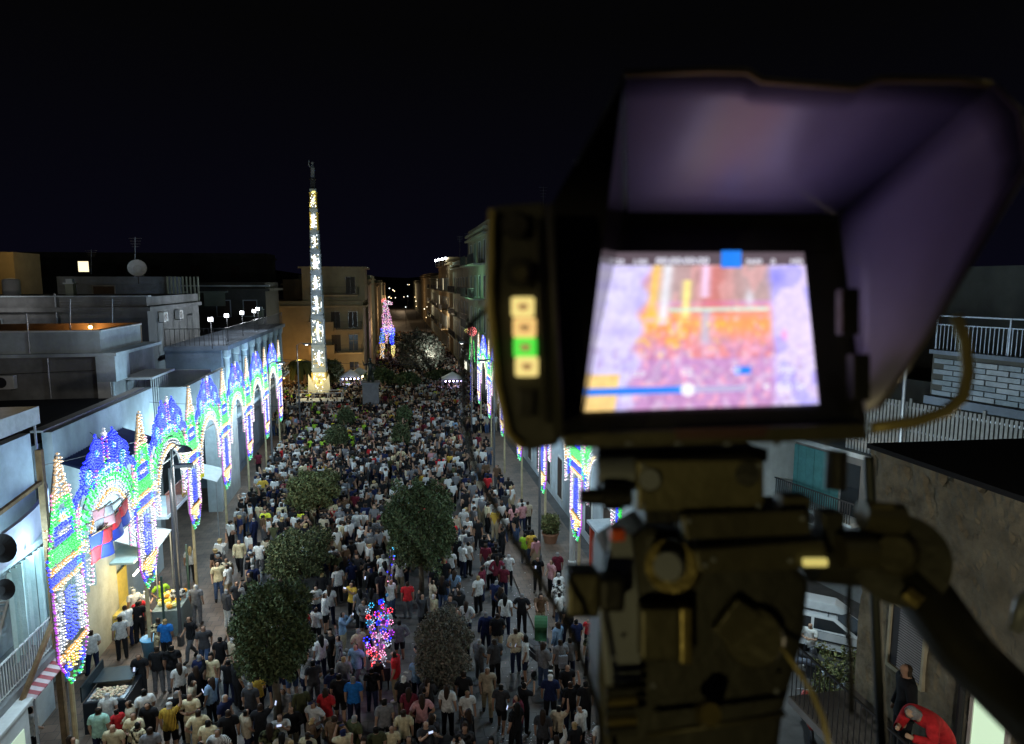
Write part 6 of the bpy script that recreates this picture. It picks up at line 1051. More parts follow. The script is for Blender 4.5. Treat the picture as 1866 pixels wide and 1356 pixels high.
# ------------------------------------------------------------ near right building with the crumbling plaster wall
NX = 8.0; NY = 10.25; NZ = 10.82
N_ = thing('plaster_house', 'house with a crumbling plaster side wall and black flat roof, right edge', 'house', (12, 7, 0))
M_pl = mat('crumbling_plaster', (.2,.175,.12), .95, .55, 2.6, 1.0, dirt=.75)
from mathutils import noise as mno
q = MB(); ny, nz = 150, 110; y0, y1 = 4.0, NY; z0 = 4.0
for i in range(ny+1):
    for j in range(nz+1):
        y = y0+(y1-y0)*i/ny; z = z0+(NZ-z0)*j/nz; f = mno.fractal(Vector((y*1.5, z*1.5, 3)), .8, 2.1, 5); pit = mno.noise(Vector((y*4, z*3, 9))); e = max(0, (z-NZ+.9)/.9)
        dx = -.03*f+.05*(1 if pit > .3 else 0)*(.5+e)+.05*e*mno.noise(Vector((y*9, z*9, 1)))
        if j == nz: z += .05*mno.noise(Vector((y*6, 0, 2)))
        q.v.append((NX+dx, y, z))
q.f = [(i*(nz+1)+j, i*(nz+1)+j+1, (i+1)*(nz+1)+j+1, (i+1)*(nz+1)+j) for i in range(ny) for j in range(nz)]; q.build('wall', M_pl, N_, smooth=False)
pr = on_z(1866, 803, NZ); pr = pr+(pr-Vector((NX,NY,NZ)))*1.5
q = MB(); q.add([(NX+.12,NY,0),(pr.x,pr.y,0),(pr.x,-4,0),(NX+.12,-4,0),(NX+.12,NY,NZ-.06),(pr.x,pr.y,NZ-.06),(pr.x,-4,NZ-.06),(NX+.12,-4,NZ-.06)], [(0,1,2,3),(7,6,5,4),(0,4,5,1),(1,5,6,2),(3,2,6,7),(0,3,7,4)]); q.build('house_body', M_pl, N_)
q = MB(); q.slab([(NX-.04,NY+.05,NZ+.03),(pr.x,pr.y+.05,NZ+.03),(pr.x,-4,NZ+.03),(NX-.04,-4,NZ+.03)], .08, (0,0,-1)); q.build('roof', mat('black_tar_roof', (.006,.006,.007), .95, .2, 2), N_)
# shuttered window: frame, reveal, slats
a, b = on_x(1630, 1098, NX-.02), on_x(1682, 1215, NX-.02); wy1, wy0 = a.y, on_x(1688, 1150, NX-.02).y; wz1, wz0 = a.z, on_x(1630, 1212, NX-.02).z
q = MB()
for (A0, A1, Z0, Z1) in ((wy0-.05, wy1+.05, wz1, wz1+.05), (wy0-.05, wy1+.05, wz0-.07, wz0), (wy0-.05, wy0, wz0, wz1), (wy1, wy1+.05, wz0, wz1)): q.box(NX-.07, A0, Z0, NX-.0, A1, Z1)
f = q.build('window', mat('pale_window_surround', (.4,.36,.25), .8, .2, 4), N_); q = MB(); q.box(NX-.035, wy0, wz0, NX-.025, wy1, wz1); q.build('pane', M_iron, f)
for k in range(24):
    z = wz0+.01+(wz1-wz0-.02)*k/24; q = MB(); q.add([(NX-.036,wy0+.01,z),(NX-.036,wy1-.18,z),(NX-.058,wy1-.18,z+.016),(NX-.058,wy0+.01,z+.016),(NX-.036,wy0+.01,z+.03),(NX-.036,wy1-.18,z+.03),(NX-.05,wy1-.18,z+.03),(NX-.05,wy0+.01,z+.03)], [(0,1,2,3),(7,6,5,4),(0,4,5,1),(1,5,6,2),(2,6,7,3),(3,7,4,0)]); q.build('slat', mat('grey_roller_shutter', (.3,.31,.33), .6, .15, 4), f)
# lit balcony door, balcony, rail, downpipe
dy1, dy0 = on_x(1778, 1270, NX-.02).y, on_x(1838, 1300, NX-.02).y; dzt = on_x(1778, 1225, NX-.02).z; hp = on_x(1655, 1203, 7.35); FZ = hp.z-1.73
q = MB(); q.box(NX-.05, dy0-.06, FZ, NX, dy0, dzt+.06); q.box(NX-.05, dy1, FZ, NX, dy1+.06, dzt+.06); q.box(NX-.05, dy0, dzt, NX, dy1, dzt+.06); f = q.build('balcony_door', M_white, N_); q = MB(); q.box(NX-.03, dy0, FZ, NX-.02, dy1, dzt); q.build('pane', mat('lit_frosted_door', (.6,.7,.55), .5, 0, emit=(.62,.86,.6), es=.85), f)
q = MB(); q.box(6.72, 5.5, FZ-.14, NX-.001, NY, FZ); q.build('balcony', M_stucco_g, N_); q = MB()
for k in range(38): y = 5.6+k*.125; q.bar((6.76,y,FZ), (6.76,y,FZ+1.0), .009)
q.bar((6.76,5.5,FZ+1.0), (6.76,NY,FZ+1.0), .02); q.build('railing', M_iron, N_); q = MB(); q.bar((NX-.09,dy1+.16,FZ), (NX-.09,dy1+.16,dzt+.02), .05, 8); q.build('downpipe', M_iron, N_)
person(hp.x, hp.y, FZ, 1.2, 'stand', 'black', 'black', 'dark brown', sleeve='sleeved', label='person in black jacket standing on the right-hand balcony by the shuttered window', group='people on the balcony')
hr_ = on_x(1655, 1278, 6.92); person(hr_.x+.58, hr_.y, FZ, PI/2+.1, 'leaning', 'red', 'navy', 'grey', sleeve='sleeved', label='person in red jacket leaning over the balcony rail at lower right', group='people on the balcony', skin=(.5,.33,.22))
t = thing('balcony_lamp', 'warm lamp on the house wall above the balcony, behind the tripod arm', 'wall lamp', (7.6, 4.2, 10)); q = MB(); q.ball((5.2,2.2,11.2), .1); q.build('globe', mat('warm_globe', (1,.8,.5), .5, 0, emit=(1,.8,.5), es=5), t); q = MB(); q.bar((5.2,2.2,11.3), (5.2,1.2,11.7), .02); q.build('bracket', M_iron, t); lamp('balcony_lamp_light', (5.2,2.2,11.2), 150, (1,.82,.5), .12, t)  # out-of-view bracket lamp added to light the plaster wall
# hedge beside the side street, railing ramp
me = crown_mesh('hedge', 7000, 1.1, 2.2, 1.0, .06, 3, 21, .75); me.materials.append(LEAF['olive']); g_ = on_z(1592, 1300, .8); t = thing('hedge', 'leafy dark hedge beside the thin post at the lower right', 'hedge', (g_.x, g_.y, 0)); o = link('foliage', me); o.parent = t; o.location = (0,0,1.0); o['kind'] = 'stuff'; q = MB(); [q.bar((.3*k,.5*k,0), (.3*k,.5*k,1.2), .04) for k in (-2,-1,0,1,2)]; o = q.build('stem', M_trunk); o.parent = t
# side street buildings
QA, QB = (17.6, 32), (22.0, 13.4); SD, SL = unit(QA, QB); SN = Vector((SD.y, -SD.x, 0))
S_ = thing('side_street_house', 'teal shuttered house along the side street, seen under the monitor', 'house', (20, 24, 0)); M_teal = mat('teal_shutter_paint', (.06,.2,.21), .6, .2, 3)
wall('wall', S_, QA, QB, 0, 6.3, .4, M_stucco_g); wall('upper_wall', S_, (QA[0]+.9*0+2.2, QA[1]+.5), (QB[0]+2.2, QB[1]+.5), 6.3, 9.5, .3, M_stucco_d)
q = MB(); q.obox(QA, SD, SN, 0, SL, -2.6, .35, 6.3, 6.5); q.build('terrace_slab', M_stucco_w, S_)
q = MB(); q.obox(QA, SD, SN, 1.5, 7.6, .0, 1.0, 3.5, 3.62); q.build('balcony', M_stucco_w, S_); q = MB()
for k in range(50): s = 1.55+k*.12; q.obox(QA, SD, SN, s, s+.03, .94, .97, 3.62, 4.5)
q.obox(QA, SD, SN, 1.5, 7.6, .93, .98, 4.5, 4.55); q.build('railing', M_iron, S_)
for k in range(9): s = 1.9+k*.46; q = MB(); q.obox(QA, SD, SN, s, s+.44, .01, .05+.01*(k % 2), 3.64, 6.1); q.build('shutter', M_teal, S_)
for s, w in ((6.6, .9),): q = MB(); q.obox(QA, SD, SN, s-w/2, s+w/2, .01, .03, 3.64, 5.9); q.build('door', M_glass, S_)
q = MB(); q.obox(QA, SD, SN, 7.7, 9.2, .01, .06, 2.5, 6.2); q.build('peach_panel', mat('peach_plaster', (.62,.36,.2), .85, .1, 3), S_)
for s in (.5, .85): q = MB(); c = Vector((QA[0],QA[1],0))+SD*s+SN*.5; q.lathe([(.16,0),(.16,6.29)], c, 12); q.build('column', M_white, S_)
q = MB(); q.obox(QA, SD, SN, 8.0, 11.5, .001, .05, 0, 2.6); q.build('garage_door', mat('blue_white_shutter', (.35,.42,.5), .6, .2, 3), S_)
lamp('side_street_glow', Vector((QA[0],QA[1],0))+SD*8+SN*2.2+Vector((0,0,5.6)), 60, (1,.82,.6), .2); lamp('side_street_glow', (13.0, 19.5, 6.0), 700, (.75,.95,1), .3)  # second light is unseen, added to brighten the parked car
c = Vector((QA[0],QA[1],0))+SD*5.0; aircon(c.x, c.y, 2.7, SN, 'white air conditioner under the side street balcony')
# terrace fence slats, bricks and railing
T_ = thing('terrace_fence', 'vertical slat fence on the terrace at the right edge', 'fence', (21, 18, 6.5))
for k in range(74): s = 6.2+k*.155; q = MB(); h = 8.95 if k % 9 else 9.1; q.obox(QA, SD, SN, s, s+.1, -.05, -.02, 6.52, h); q.build('slat', mat('weathered_slat', (.3,.3,.29), .8, .3, 5), T_)
q = MB(); [q.obox(QA, SD, SN, 6.1, SL, -.09, -.051, z, z+.08) for z in (6.9, 7.8, 8.7)]; q.build('rail', M_steel, T_)
K_ = thing('brick_parapet', 'low parapet of pale tufa bricks over the slat fence at the right edge', 'wall', (21, 17, 9)); M_bk = [mat('tufa_brick_%d' % i, c_, .85, .25, 4, .4) for i, c_ in enumerate([(.3,.35,.4),(.36,.4,.44),(.25,.3,.34)])]
q = MB(); q.obox(QA, SD, SN, 9.6, SL, -.5, -.3, 9.0, 10.9); q.build('mortar', M_stucco_d, K_)
for r_ in range(7):
    for k in range(12):
        s = 9.7+k*.78+(r_ % 2)*.39
        if s+.74 > SL: continue
        q = MB(); e = random.uniform(-.01, .012); q.obox(QA, SD, SN, s, s+.73, -.299, -.24+e, 9.36+r_*.2, 9.36+r_*.2+.165); q.build('brick', random.choice(M_bk), K_)
q = MB(); q.obox(QA, SD, SN, 9.5, SL, -.55, -.2, 10.901, 11.05); q.obox(QA, SD, SN, 9.5, SL, -.4, -.1, 9.0, 9.3); q.build('coping', M_stucco_b, K_)
q = MB()
for k in range(60): s = 9.6+k*.15; q.obox(QA, SD, SN, s, s+.025, -.4, -.375, 11.05, 12.0)
for s in (9.6, 12.2, 14.9): q.obox(QA, SD, SN, s, s+.05, -.41, -.36, 11.05, 12.35)
q.obox(QA, SD, SN, 9.6, SL, -.41, -.37, 12.3, 12.35); q.obox(QA, SD, SN, 9.6, SL, -.41, -.37, 11.98, 12.02); q.build('railing', M_steel, K_)
c = Vector((QA[0],QA[1],0))+SD*8.9+SN*.2; t = thing('terrace_post', 'slim grey post rising from the side street terrace under the hood', 'post', (c.x,c.y,6.5)); q = MB(); q.bar((c.x,c.y,6.5), (c.x,c.y,10.9), .07, 8); q.build('shaft', M_steel, t)
lamp('terrace_glow', Vector((QA[0],QA[1],0))+SD*13+SN*2.5+Vector((0,0,11)), 22, (.8,.93,1), .2)
U_ = block('dark_side_block', 'dark unlit block rising behind the brick parapet at the right edge', 27, 14, 45, 40, 0, 13.8, M_stucco_d, None)
# ------------------------------------------------------------ white car with a roof box
CARM = mat('white_car_paint', (.55,.56,.58), .3, .06, 2, coat=.6)
ca = thing('parked_car', 'white hatchback parked in the side street with a long roof box', 'car', (0,0,0)); q = MB()
prof = [(-1.9,.35),(-1.95,.75),(-1.85,.95),(-1.5,1.0),(1.0,.98),(1.75,.85),(1.95,.65),(1.95,.35)]; nP = len(prof)
secs = [(-.82,.96),(-.84,1),(.84,1),(.82,.96)]
V = [(x*k, y, z) for y, k in secs for x, z in prof]; F_ = [(i*nP+j, i*nP+(j+1)%nP, (i+1)*nP+(j+1)%nP, (i+1)*nP+j) for i in range(3) for j in range(nP)]+[tuple(range(nP-1,-1,-1)), tuple(3*nP+j for j in range(nP))]; q.add(V, F_); q.build('body', CARM, ca, bevel=.03)
q = MB(); q.add([(-1.75,-.78,.97),(1.1,-.78,.97),(.35,-.62,1.46),(-1.45,-.62,1.46),(-1.75,.78,.97),(1.1,.78,.97),(.35,.62,1.46),(-1.45,.62,1.46)], [(0,1,2,3),(7,6,5,4),(3,2,6,7),(0,4,5,1),(1,5,6,2),(0,3,7,4)]); q.build('cabin', CARM, ca, bevel=.03)
q = MB()
for s in (-1, 1):
    for x0_, x1_, xt0, xt1 in ((-1.5,-.45,-1.3,-.45),(-.35,.88,-.35,.28)): q.add([(x0_,s*.775,1.02),(x1_,s*.775,1.02),(xt1,s*.655,1.38),(xt0,s*.655,1.38),(x0_,s*.76,1.02),(x1_,s*.76,1.02),(xt1,s*.64,1.38),(xt0,s*.64,1.38)], [(0,1,2,3),(7,6,5,4),(0,4,5,1),(1,5,6,2),(2,6,7,3),(3,7,4,0)])
q.add([(1.08,-.66,1.0),(1.08,.66,1.0),(.44,.56,1.42),(.44,-.56,1.42),(1.05,-.66,.99),(1.05,.66,.99),(.41,.56,1.41),(.41,-.56,1.41)], [(0,1,2,3),(7,6,5,4),(0,4,5,1),(1,5,6,2),(2,6,7,3),(3,7,4,0)]); q.build('window', M_glass, ca)
for s in (-1, 1):
    for x in (-1.25, 1.25): q = MB(); q.lathe([(.05,-.1),(.27,-.1),(.31,-.07),(.31,.07),(.27,.1),(.05,.1)], (x,s*.76,.31), 18, axis=(0,1,0)); w_ = q.build('wheel', M_iron, ca); q = MB(); q.lathe([(.03,-.115),(.18,-.112),(.19,.112),(.03,.115)], (x,s*.76,.31), 10, axis=(0,1,0)); q.build('rim', M_steel, w_)
    q = MB(); q.box(-1.5, s*.845-.006, .62, 1.3, s*.845+.006, .68); q.build('side_strip', M_iron, ca); q = MB(); q.box(-.4, s*.845-.01, .88, -.22, s*.845+.01, .91); q.build('handle', M_iron, ca)
    q = MB(); q.box(.72, s*.9-.09, 1.0, .84, s*.9+.09, 1.13); q.build('mirror', M_iron, ca, bevel=.02); q = MB(); q.box(1.86, s*.6-.14, .68, 1.95, s*.6+.14, .8); q.build('headlight', M_glass, ca, bevel=.02)
q = MB(); q.add([(-1.3,-.4,1.56),(.55,-.4,1.56),(.8,-.2,1.62),(.8,.2,1.62),(.55,.4,1.56),(-1.3,.4,1.56),(-1.2,-.34,1.86),(.3,-.34,1.86),(.3,.34,1.86),(-1.2,.34,1.86)], [(5,4,3,2,1,0),(0,1,7,6),(1,2,7),(2,3,8,7),(3,4,8),(4,5,9,8),(5,0,6,9),(6,7,8,9)]); q.build('roof_box', mat('pale_roof_box', (.42,.44,.46), .4, .1, 3), ca, bevel=.03); q = MB(); [q.bar((x,-.62,1.52), (x,.62,1.52), .02) for x in (-1.0,.1)]; q.build('roof_bar', M_iron, ca)
g_ = on_z(1530, 1190, 0); ca.location = (g_.x-.3, g_.y+.5, 0); ca.rotation_euler = (0,0,math.radians(-38))
def scooter(lb, x, y, rz, col):
    t = thing('motor_scooter', lb, 'scooter', (0,0,0), 'scooters in the side street'); M = mat('scooter_%.2f' % col[0], col, .3, .1, 3, coat=.4); q = MB()
    q.tube([(0,-.75,.55),(0,-.45,.62),(0,-.1,.5),(0,.1,.32),(0,.35,.34),(0,.5,.7),(0,.52,.95)], [.1,.17,.14,.1,.1,.14,.09], 8); q.build('body', M, t, smooth=True); q = MB(); q.tube([(0,-.72,.76),(0,-.4,.8),(0,-.08,.74)], [.09,.13,.1], 8); q.build('seat', M_iron, t, smooth=True); q = MB(); q.bar((-.3,.48,1.02), (.3,.48,1.02), .02); q.bar((0,.5,.9), (0,.62,.25), .025); q.bar((-.3,.48,1.02), (-.33,.45,1.2), .008); q.bar((.3,.48,1.02), (.33,.45,1.2), .008); q.build('handlebar', M_steel, t)
    for y_ in (-.58,.64): q = MB(); q.lathe([(.06,-.05),(.2,-.05),(.24,0),(.2,.05),(.06,.05)], (0,y_,.24), 16, axis=(1,0,0)); q.build('wheel', M_iron, t)
    q = MB(); q.ball((0,.62,.85), .07); q.build('headlight', M_glass, t); t.location = (x,y,0); t.rotation_euler = (0,0,rz)
for i, (px, py, rz, col) in enumerate([(1450, 1225, .6, (.1,.11,.14)), (1530, 1275, 1.2, (.3,.33,.4)), (1470, 1330, -.4, (.35,.05,.04)), (1500, 1240, .2, (.03,.03,.035))]): g_ = on_z(px, py, 0); scooter(['dark scooter behind the tripod head in the side street', 'pale blue-grey scooter beside the hedge', 'red scooter at the bottom of the side street', 'black scooter in front of the white car'][i], g_.x, g_.y, rz, col)
gg = on_z(1482, 1215, 0); person(gg.x-.2, gg.y, 0, 2.2, 'crossed', 'white', 'black', 'white', style='bald', label='bald person in white T-shirt with folded arms by the white car', group='people in the side street')
gg = on_z(1590, 1185, 0); person(gg.x, gg.y, 0, 1, 'stand', 'charcoal', 'black', 'black', label='person in dark clothes standing behind the thin post near the car', group='people in the side street')
# ------------------------------------------------------------ monitor, hood and tripod head on the roof terrace
q = MB(); q.box(-14, -12, 11.7, 14, 1.0, 12.0); q.build('terrace_floor', M_stucco_g, kind='structure'); q = MB(); q.box(-14, -12, 0, 14, .7, 11.69); o = q.build('terrace_house', M_stucco_g); tag(o, 'building under the camera terrace, out of view below the tripod', 'building')
M_blk = mat('black_plastic', (.012,.012,.012), .5, .2, 30, .1); M_gls = mat('glossy_black_hood', (.010,.010,.011), .16, 0, spec=.5); M_rig = mat('anodised_alloy', (.075,.07,.045), .42, .25, 20, .1, metal=.35); M_rigd = mat('dark_alloy', (.034,.034,.028), .5, .25, 20, .1, metal=.2); M_hood = mat('hood_fabric', (.3,.29,.5), .5, .05, 60, spec=1.0, coat=1.0); M_brass = mat('worn_brass', (.22,.18,.07), .35, .3, 30, .1, metal=.7)  # M_hood is tinted purple to carry the screen's light in its colour
M_rim = mat('olive_rim', (.3,.25,.1), .4, .15, 20, metal=.2); M_gry = mat('grey_metal_plate', (.2,.22,.26), .4, .1, 20, metal=.2)  # M_rim lightened for side light, M_gry tinted for arch light, both in colour
px_ = lambda r, d: r*d/FPX
def sl(name, pts, th, m, parent, bevel=0, **k): q = MB(); q.slab([dep(*p) for p in pts], th); return q.build(name, m, parent, bevel=bevel, fix=True, **k)
def rc(name, x0, y0, x1, y1, d, th, m, parent, bevel=.0015): return sl(name, [(x0,y0,d),(x1,y0,d),(x1,y1,d),(x0,y1,d)], th, m, parent, bevel)
def cyl(name, p, r, q_, r2, m, parent, n=24): b = MB(); b.bar(dep(*p), dep(*q_), r, n, r2); return b.build(name, m, parent, smooth=False)
def rod(name, pts, r, m, parent, n=10): b = MB(); b.tube([dep(*p) for p in pts], r, n); return b.build(name, m, parent, smooth=True)
base = dep(1290, 900, .55)
MO = thing('field_monitor', 'out-of-focus field monitor with a sun hood and lit side buttons, filling the upper right', 'monitor', dep(1290, 600, .5))
DZ = lambda y, o=0.0: 1/(1.754+(y-384)/401*.429)-o
TLs, TRs, BRs, BLs = (1118,460,DZ(460,.006)), (1465,460,DZ(460,.006)), (1492,736,DZ(736,.006)), (1065,750,DZ(750,.006))
sl('housing', [(1000,384,.570),(1540,388,.565),(1584,778,.455),(1004,794,.462)], .03, M_blk, MO, .003)
# screen picture
W_, H_2 = 132, 84; yy, xx = np.mgrid[0:H_2, 0:W_]; U = (xx+.5)/W_; Vv = (yy+.5)/H_2       # v = 0 at the bottom
def nz(sx, sy, s): r = np.random.RandomState(s).rand(int(sy)+2, int(sx)+2); gx = U*sx; gy = Vv*sy; i = gx.astype(int); j = gy.astype(int); fx = gx-i; fy = gy-j; return r[j,i]*(1-fx)*(1-fy)+r[j,i+1]*fx*(1-fy)+r[j+1,i]*(1-fx)*fy+r[j+1,i+1]*fx*fy
img = np.zeros((H_2, W_, 3))
def mixc(c, w): 
    global img
    w = np.clip(w, 0, 1)[..., None]; img = img*(1-w)+np.array(c)*w
mixc((.62,.42,.62), np.ones_like(U)); mixc((.85,.5,.3), np.exp(-((Vv-.5)/.1)**2)*(U > .2)*(U < .82)); mixc((.9,.4,.3), .7*nz(38,26,1)*(Vv < .62)*(Vv > .28)); mixc((.85,.62,.25), .6*(nz(46,30,2) > .66)*(Vv < .6)*(Vv > .33)*(U < .6))
mixc((.5,.42,.36), .75*(Vv > .66)*(U > .22)*(U < .84)); mixc((.62,.22,.2), .6*np.exp(-((U-.53)/.09)**2)*(Vv > .56)); mixc((.75,.5,.5), .55*(nz(26,12,3) > .6)*(Vv > .6)); mixc((1,.72,.3), .7*np.exp(-((U-.235)/.03)**2)*(Vv > .5)*(Vv < .92)); mixc((1,.9,.5), np.exp(-((U-.4)/.02)**2)*(Vv > .55)*(Vv < .8))
mixc((.95,.95,1), .95*np.exp(-((U-.295)/.024)**2)*(Vv > .5)); mixc((1,.82,1), .9*np.exp(-((U-.49)/.022)**2)*(Vv > .68)); mixc((.93,.93,1), .8*np.exp(-((U-.71)/.02)**2-((Vv-.67)/.05)**2)); mixc((.75,.95,.85), .8*(abs(Vv-.595) < .012)*(U > .32)*(U < .8)); mixc((.6,.62,.75), .8*np.exp(-((U-.5)/.025)**2)*(Vv > .36)*(Vv < .58))
wl = np.clip((.21-U+.02*np.sin(Vv*30))/.04, 0, 1); mixc((.86,.84,1), .92*wl); mixc((.5,.45,.9), .5*wl*nz(18,24,4)); wr = np.clip((U-.80)/.04, 0, 1); mixc((.62,.6,1), .9*wr); mixc((.95,.85,1), .7*wr*(nz(22,14,5) > .5)); mixc((.3,.3,.75), .7*np.exp(-((U-.85)/.04)**2-((Vv-.82)/.07)**2)); mixc((.95,.9,1), .35*(nz(50,34,6) > .62)*(Vv < .34)); mixc((.35,.2,.42), .3*(nz(56,36,7) > .66)*(Vv < .36)); mixc((.95,.6,.7), .6*(nz(50,30,8) > .68)*(Vv < .55)*(U > .2)*(U < .8)); mixc((.95,.7,.3), .8*(U < .13)*(Vv < .2)); mixc((1,.5,.75), .9*np.exp(-((U-.87)/.012)**2-((Vv-.42)/.03)**2)); mixc((1,.85,.4), .5*(nz(60,34,9) > .78)*(Vv < .55)*(Vv > .3)*(U > .2)*(U < .8))
img = img/img.max(2, keepdims=True)*(img.max(2, keepdims=True)**1.0); img = np.clip(img.mean(2, keepdims=True)+(img-img.mean(2, keepdims=True))*1.6, 0.02, 1.1)*.92; img *= (.88+.24*nz(64,44,10))[..., None]; mixc((.12,.09,.11), 1.0*(Vv > .9))
pic = MB(); c4 = [dep(p[0], p[1], p[2]-.0035) for p in (TLs, TRs, BRs, BLs)]
def spt(u, v, off=0.0): a = c4[0]*(1-u)+c4[1]*u; b = c4[3]*(1-u)+c4[2]*u; return a*v+b*(1-v)-FWD*off
pic.v = [tuple(spt(i/W_, j/H_2)) for j in range(H_2+1) for i in range(W_+1)]; pic.f = [(j*(W_+1)+i, j*(W_+1)+i+1, (j+1)*(W_+1)+i+1, (j+1)*(W_+1)+i) for j in range(H_2) for i in range(W_)]; pic.c = [tuple(img[j, i]) for j in range(H_2) for i in range(W_)]
pic.build('screen', attr_mat('screen_picture', emit=1.15, sample=True), MO)
M_ui = mat('screen_text_white', (.9,.9,.9), .5, 0, emit=(.85,.85,1), es=1.05); M_uib = mat('screen_blue', (.05,.3,.9), .5, 0, emit=(.02,.24,1), es=1.0); M_uig = mat('screen_grey', (.5,.5,.6), .5, 0, emit=(.55,.5,.85), es=.9)
def ui(name, u0, v0, u1, v1, m, off=.0008): q = MB(); q.slab([spt(u0,v0,off), spt(u1,v0,off), spt(u1,v1,off), spt(u0,v1,off)], .0004); return q.build(name, m, MO)
ui('progress_bar', .0, .085, .43, .125, M_uib); ui('progress_bar', .43, .085, .69, .12, M_uig); ui('blue_badge', .565, .885, .67, 1.012, M_uib); ui('blue_badge', .64, .185, .71, .23, M_uib)
q = MB(); q.lathe([(.0045,0),(.0045,.001)], spt(.43,.105,.0022), 16, axis=-FWD); q.build('slider_knob', M_ui, MO)
ex = (c4[1]-c4[0]).normalized(); eyv = (c4[0]-c4[3]).normalized(); ez = ex.cross(eyv).normalized()
def text(body, u, v, size, name='screen_text', m=M_ui):
    c = bpy.data.curves.new(name, 'FONT'); c.body = body; c.size = size; c.extrude = .0001; c.offset = size*.02; o = bpy.data.objects.new(name, c); COL.objects.link(o); c.materials.append(m); p = spt(u, v, .0016); o.matrix_world = Matrix(((ex.x,eyv.x,ez.x,p.x),(ex.y,eyv.y,ez.y,p.y),(ex.z,eyv.z,ez.z,p.z),(0,0,0,1)))
    mw = o.matrix_world.copy(); me = bpy.data.meshes.new_from_object(o.evaluated_get(bpy.context.evaluated_depsgraph_get())); me.transform(Matrix(((ex.x,eyv.x,ez.x,p.x),(ex.y,eyv.y,ez.y,p.y),(ex.z,eyv.z,ez.z,p.z),(0,0,0,1)))); bpy.data.objects.remove(o); me.materials.clear(); me.materials.append(m)
    return link(name, me, MO)
text('00:00:00:00', .225, .915, .0088, 'timecode'); text('25', .02, .915, .0065); text('1/50', .105, .915, .0065); text('5600', .69, .915, .0062); text('0', .82, .915, .0065); text('HD', .92, .915, .0065); text('0.0', .185, .19, .006); text('0.0', .4, .19, .006); text('0.0', .62, .2, .005); text('100', .83, .19, .007); text('<  0.0  >', .76, .09, .008)
# frame around the picture
for nm, pts in (('bezel', [(1010,392,DZ(392,.008)),(1530,396,DZ(396,.008)),(1528,459,DZ(459,.008)),(1108,459,DZ(459,.008))]), ('bezel', [(1466,460,DZ(460,.008)),(1530,460,DZ(460,.008)),(1566,770,DZ(770,.008)),(1494,742,DZ(742,.008))]), ('bezel', [(1062,752,DZ(752,.008)),(1494,739,DZ(739,.008)),(1566,772,DZ(772,.008)),(1020,788,DZ(788,.008))])): sl(nm, pts, .004, M_blk, MO, .0008)
sl('bottom_lip', [(1022,790,.446),(1580,772,.444),(1584,802,.444),(1028,818,.446)], .022, M_rig, MO, .002); sl('label_strip', [(1228,783,.4425),(1402,778,.4425),(1392,797,.4425),(1236,801,.4425)], .002, mat('brown_label', (.06,.03,.028), .5, 0), MO)
# hood
fr_ = [(1140,134,.43),(1365,130,.425),(1388,147,.424),(1563,158,.42),(1600,144,.418),(1810,152,.41)]; q = MB(); ng = 6
for i, p in enumerate(fr_):
    t_ = (p[0]-1140)/670; r0 = dep(1144+386*t_, 387+4*t_, .547); f0 = dep(*p)
    for j in range(ng+1): q.v.append(tuple(f0.lerp(r0, j/ng)))
q.f = [(i*(ng+1)+j, i*(ng+1)+j+1, (i+1)*(ng+1)+j+1, (i+1)*(ng+1)+j) for i in range(5) for j in range(ng)]; o = q.build('hood_top', M_hood, MO, smooth=True); o.modifiers.new('t', 'SOLIDIFY').thickness = .0025
fr_ = [(1812,152,.41),(1858,198,.408),(1876,260,.409),(1862,325,.412),(1800,425,.42),(1745,520,.427),(1690,615,.435),(1645,685,.443),(1600,745,.45)]; q = MB()
for i, p in enumerate(fr_):
    t_ = i/8; r0 = dep(1528+50*t_, 391+357*t_, .547).lerp(dep(1576, 748, .452), t_) if t_ > 0 else dep(1528, 391, .547); r0 = dep(1528+46*t_, 391+357*t_, 1/(1/.547*(1-t_)+1/.452*t_)); f0 = dep(*p)
    for j in range(ng+1): q.v.append(tuple(f0.lerp(r0, j/ng)))
q.f = [(i*(ng+1)+j, i*(ng+1)+j+1, (i+1)*(ng+1)+j+1, (i+1)*(ng+1)+j) for i in range(8) for j in range(ng)]; o = q.build('hood_side', M_hood, MO, smooth=True); o.modifiers.new('t', 'SOLIDIFY').thickness = .0025
sl('hood_side', [(1141,386,.547),(1138,134,.43),(1050,300,.435),(1006,372,.44),(1004,780,.448),(1060,757,.448),(1116,458,.528)], .0025, M_gls, MO)
rod('hood_edge', [(1138,134,.428),(1290,129,.426),(1362,130,.424),(1388,147,.424),(1560,160,.42),(1602,144,.418),(1750,146,.412),(1806,154,.409)], .0022, M_rim, MO, 6); rod('hood_edge', [(1136,138,.43),(1050,300,.434)], .0013, M_gry, MO, 6); rod('hood_edge', [(1812,154,.409),(1858,205,.407),(1872,300,.409),(1800,425,.419),(1690,615,.434),(1602,742,.449)], .0017, mat('hood_binding', (.12,.11,.12), .6, .1, 30), MO, 6)  # grey left edge is a painted highlight; olive top edge is lightened too
for y in (570, 690): rc('hinge', 1524 + (y-500)//6, y-45, 1556 + (y-500)//6, y+40, .45, .01, M_blk, MO)
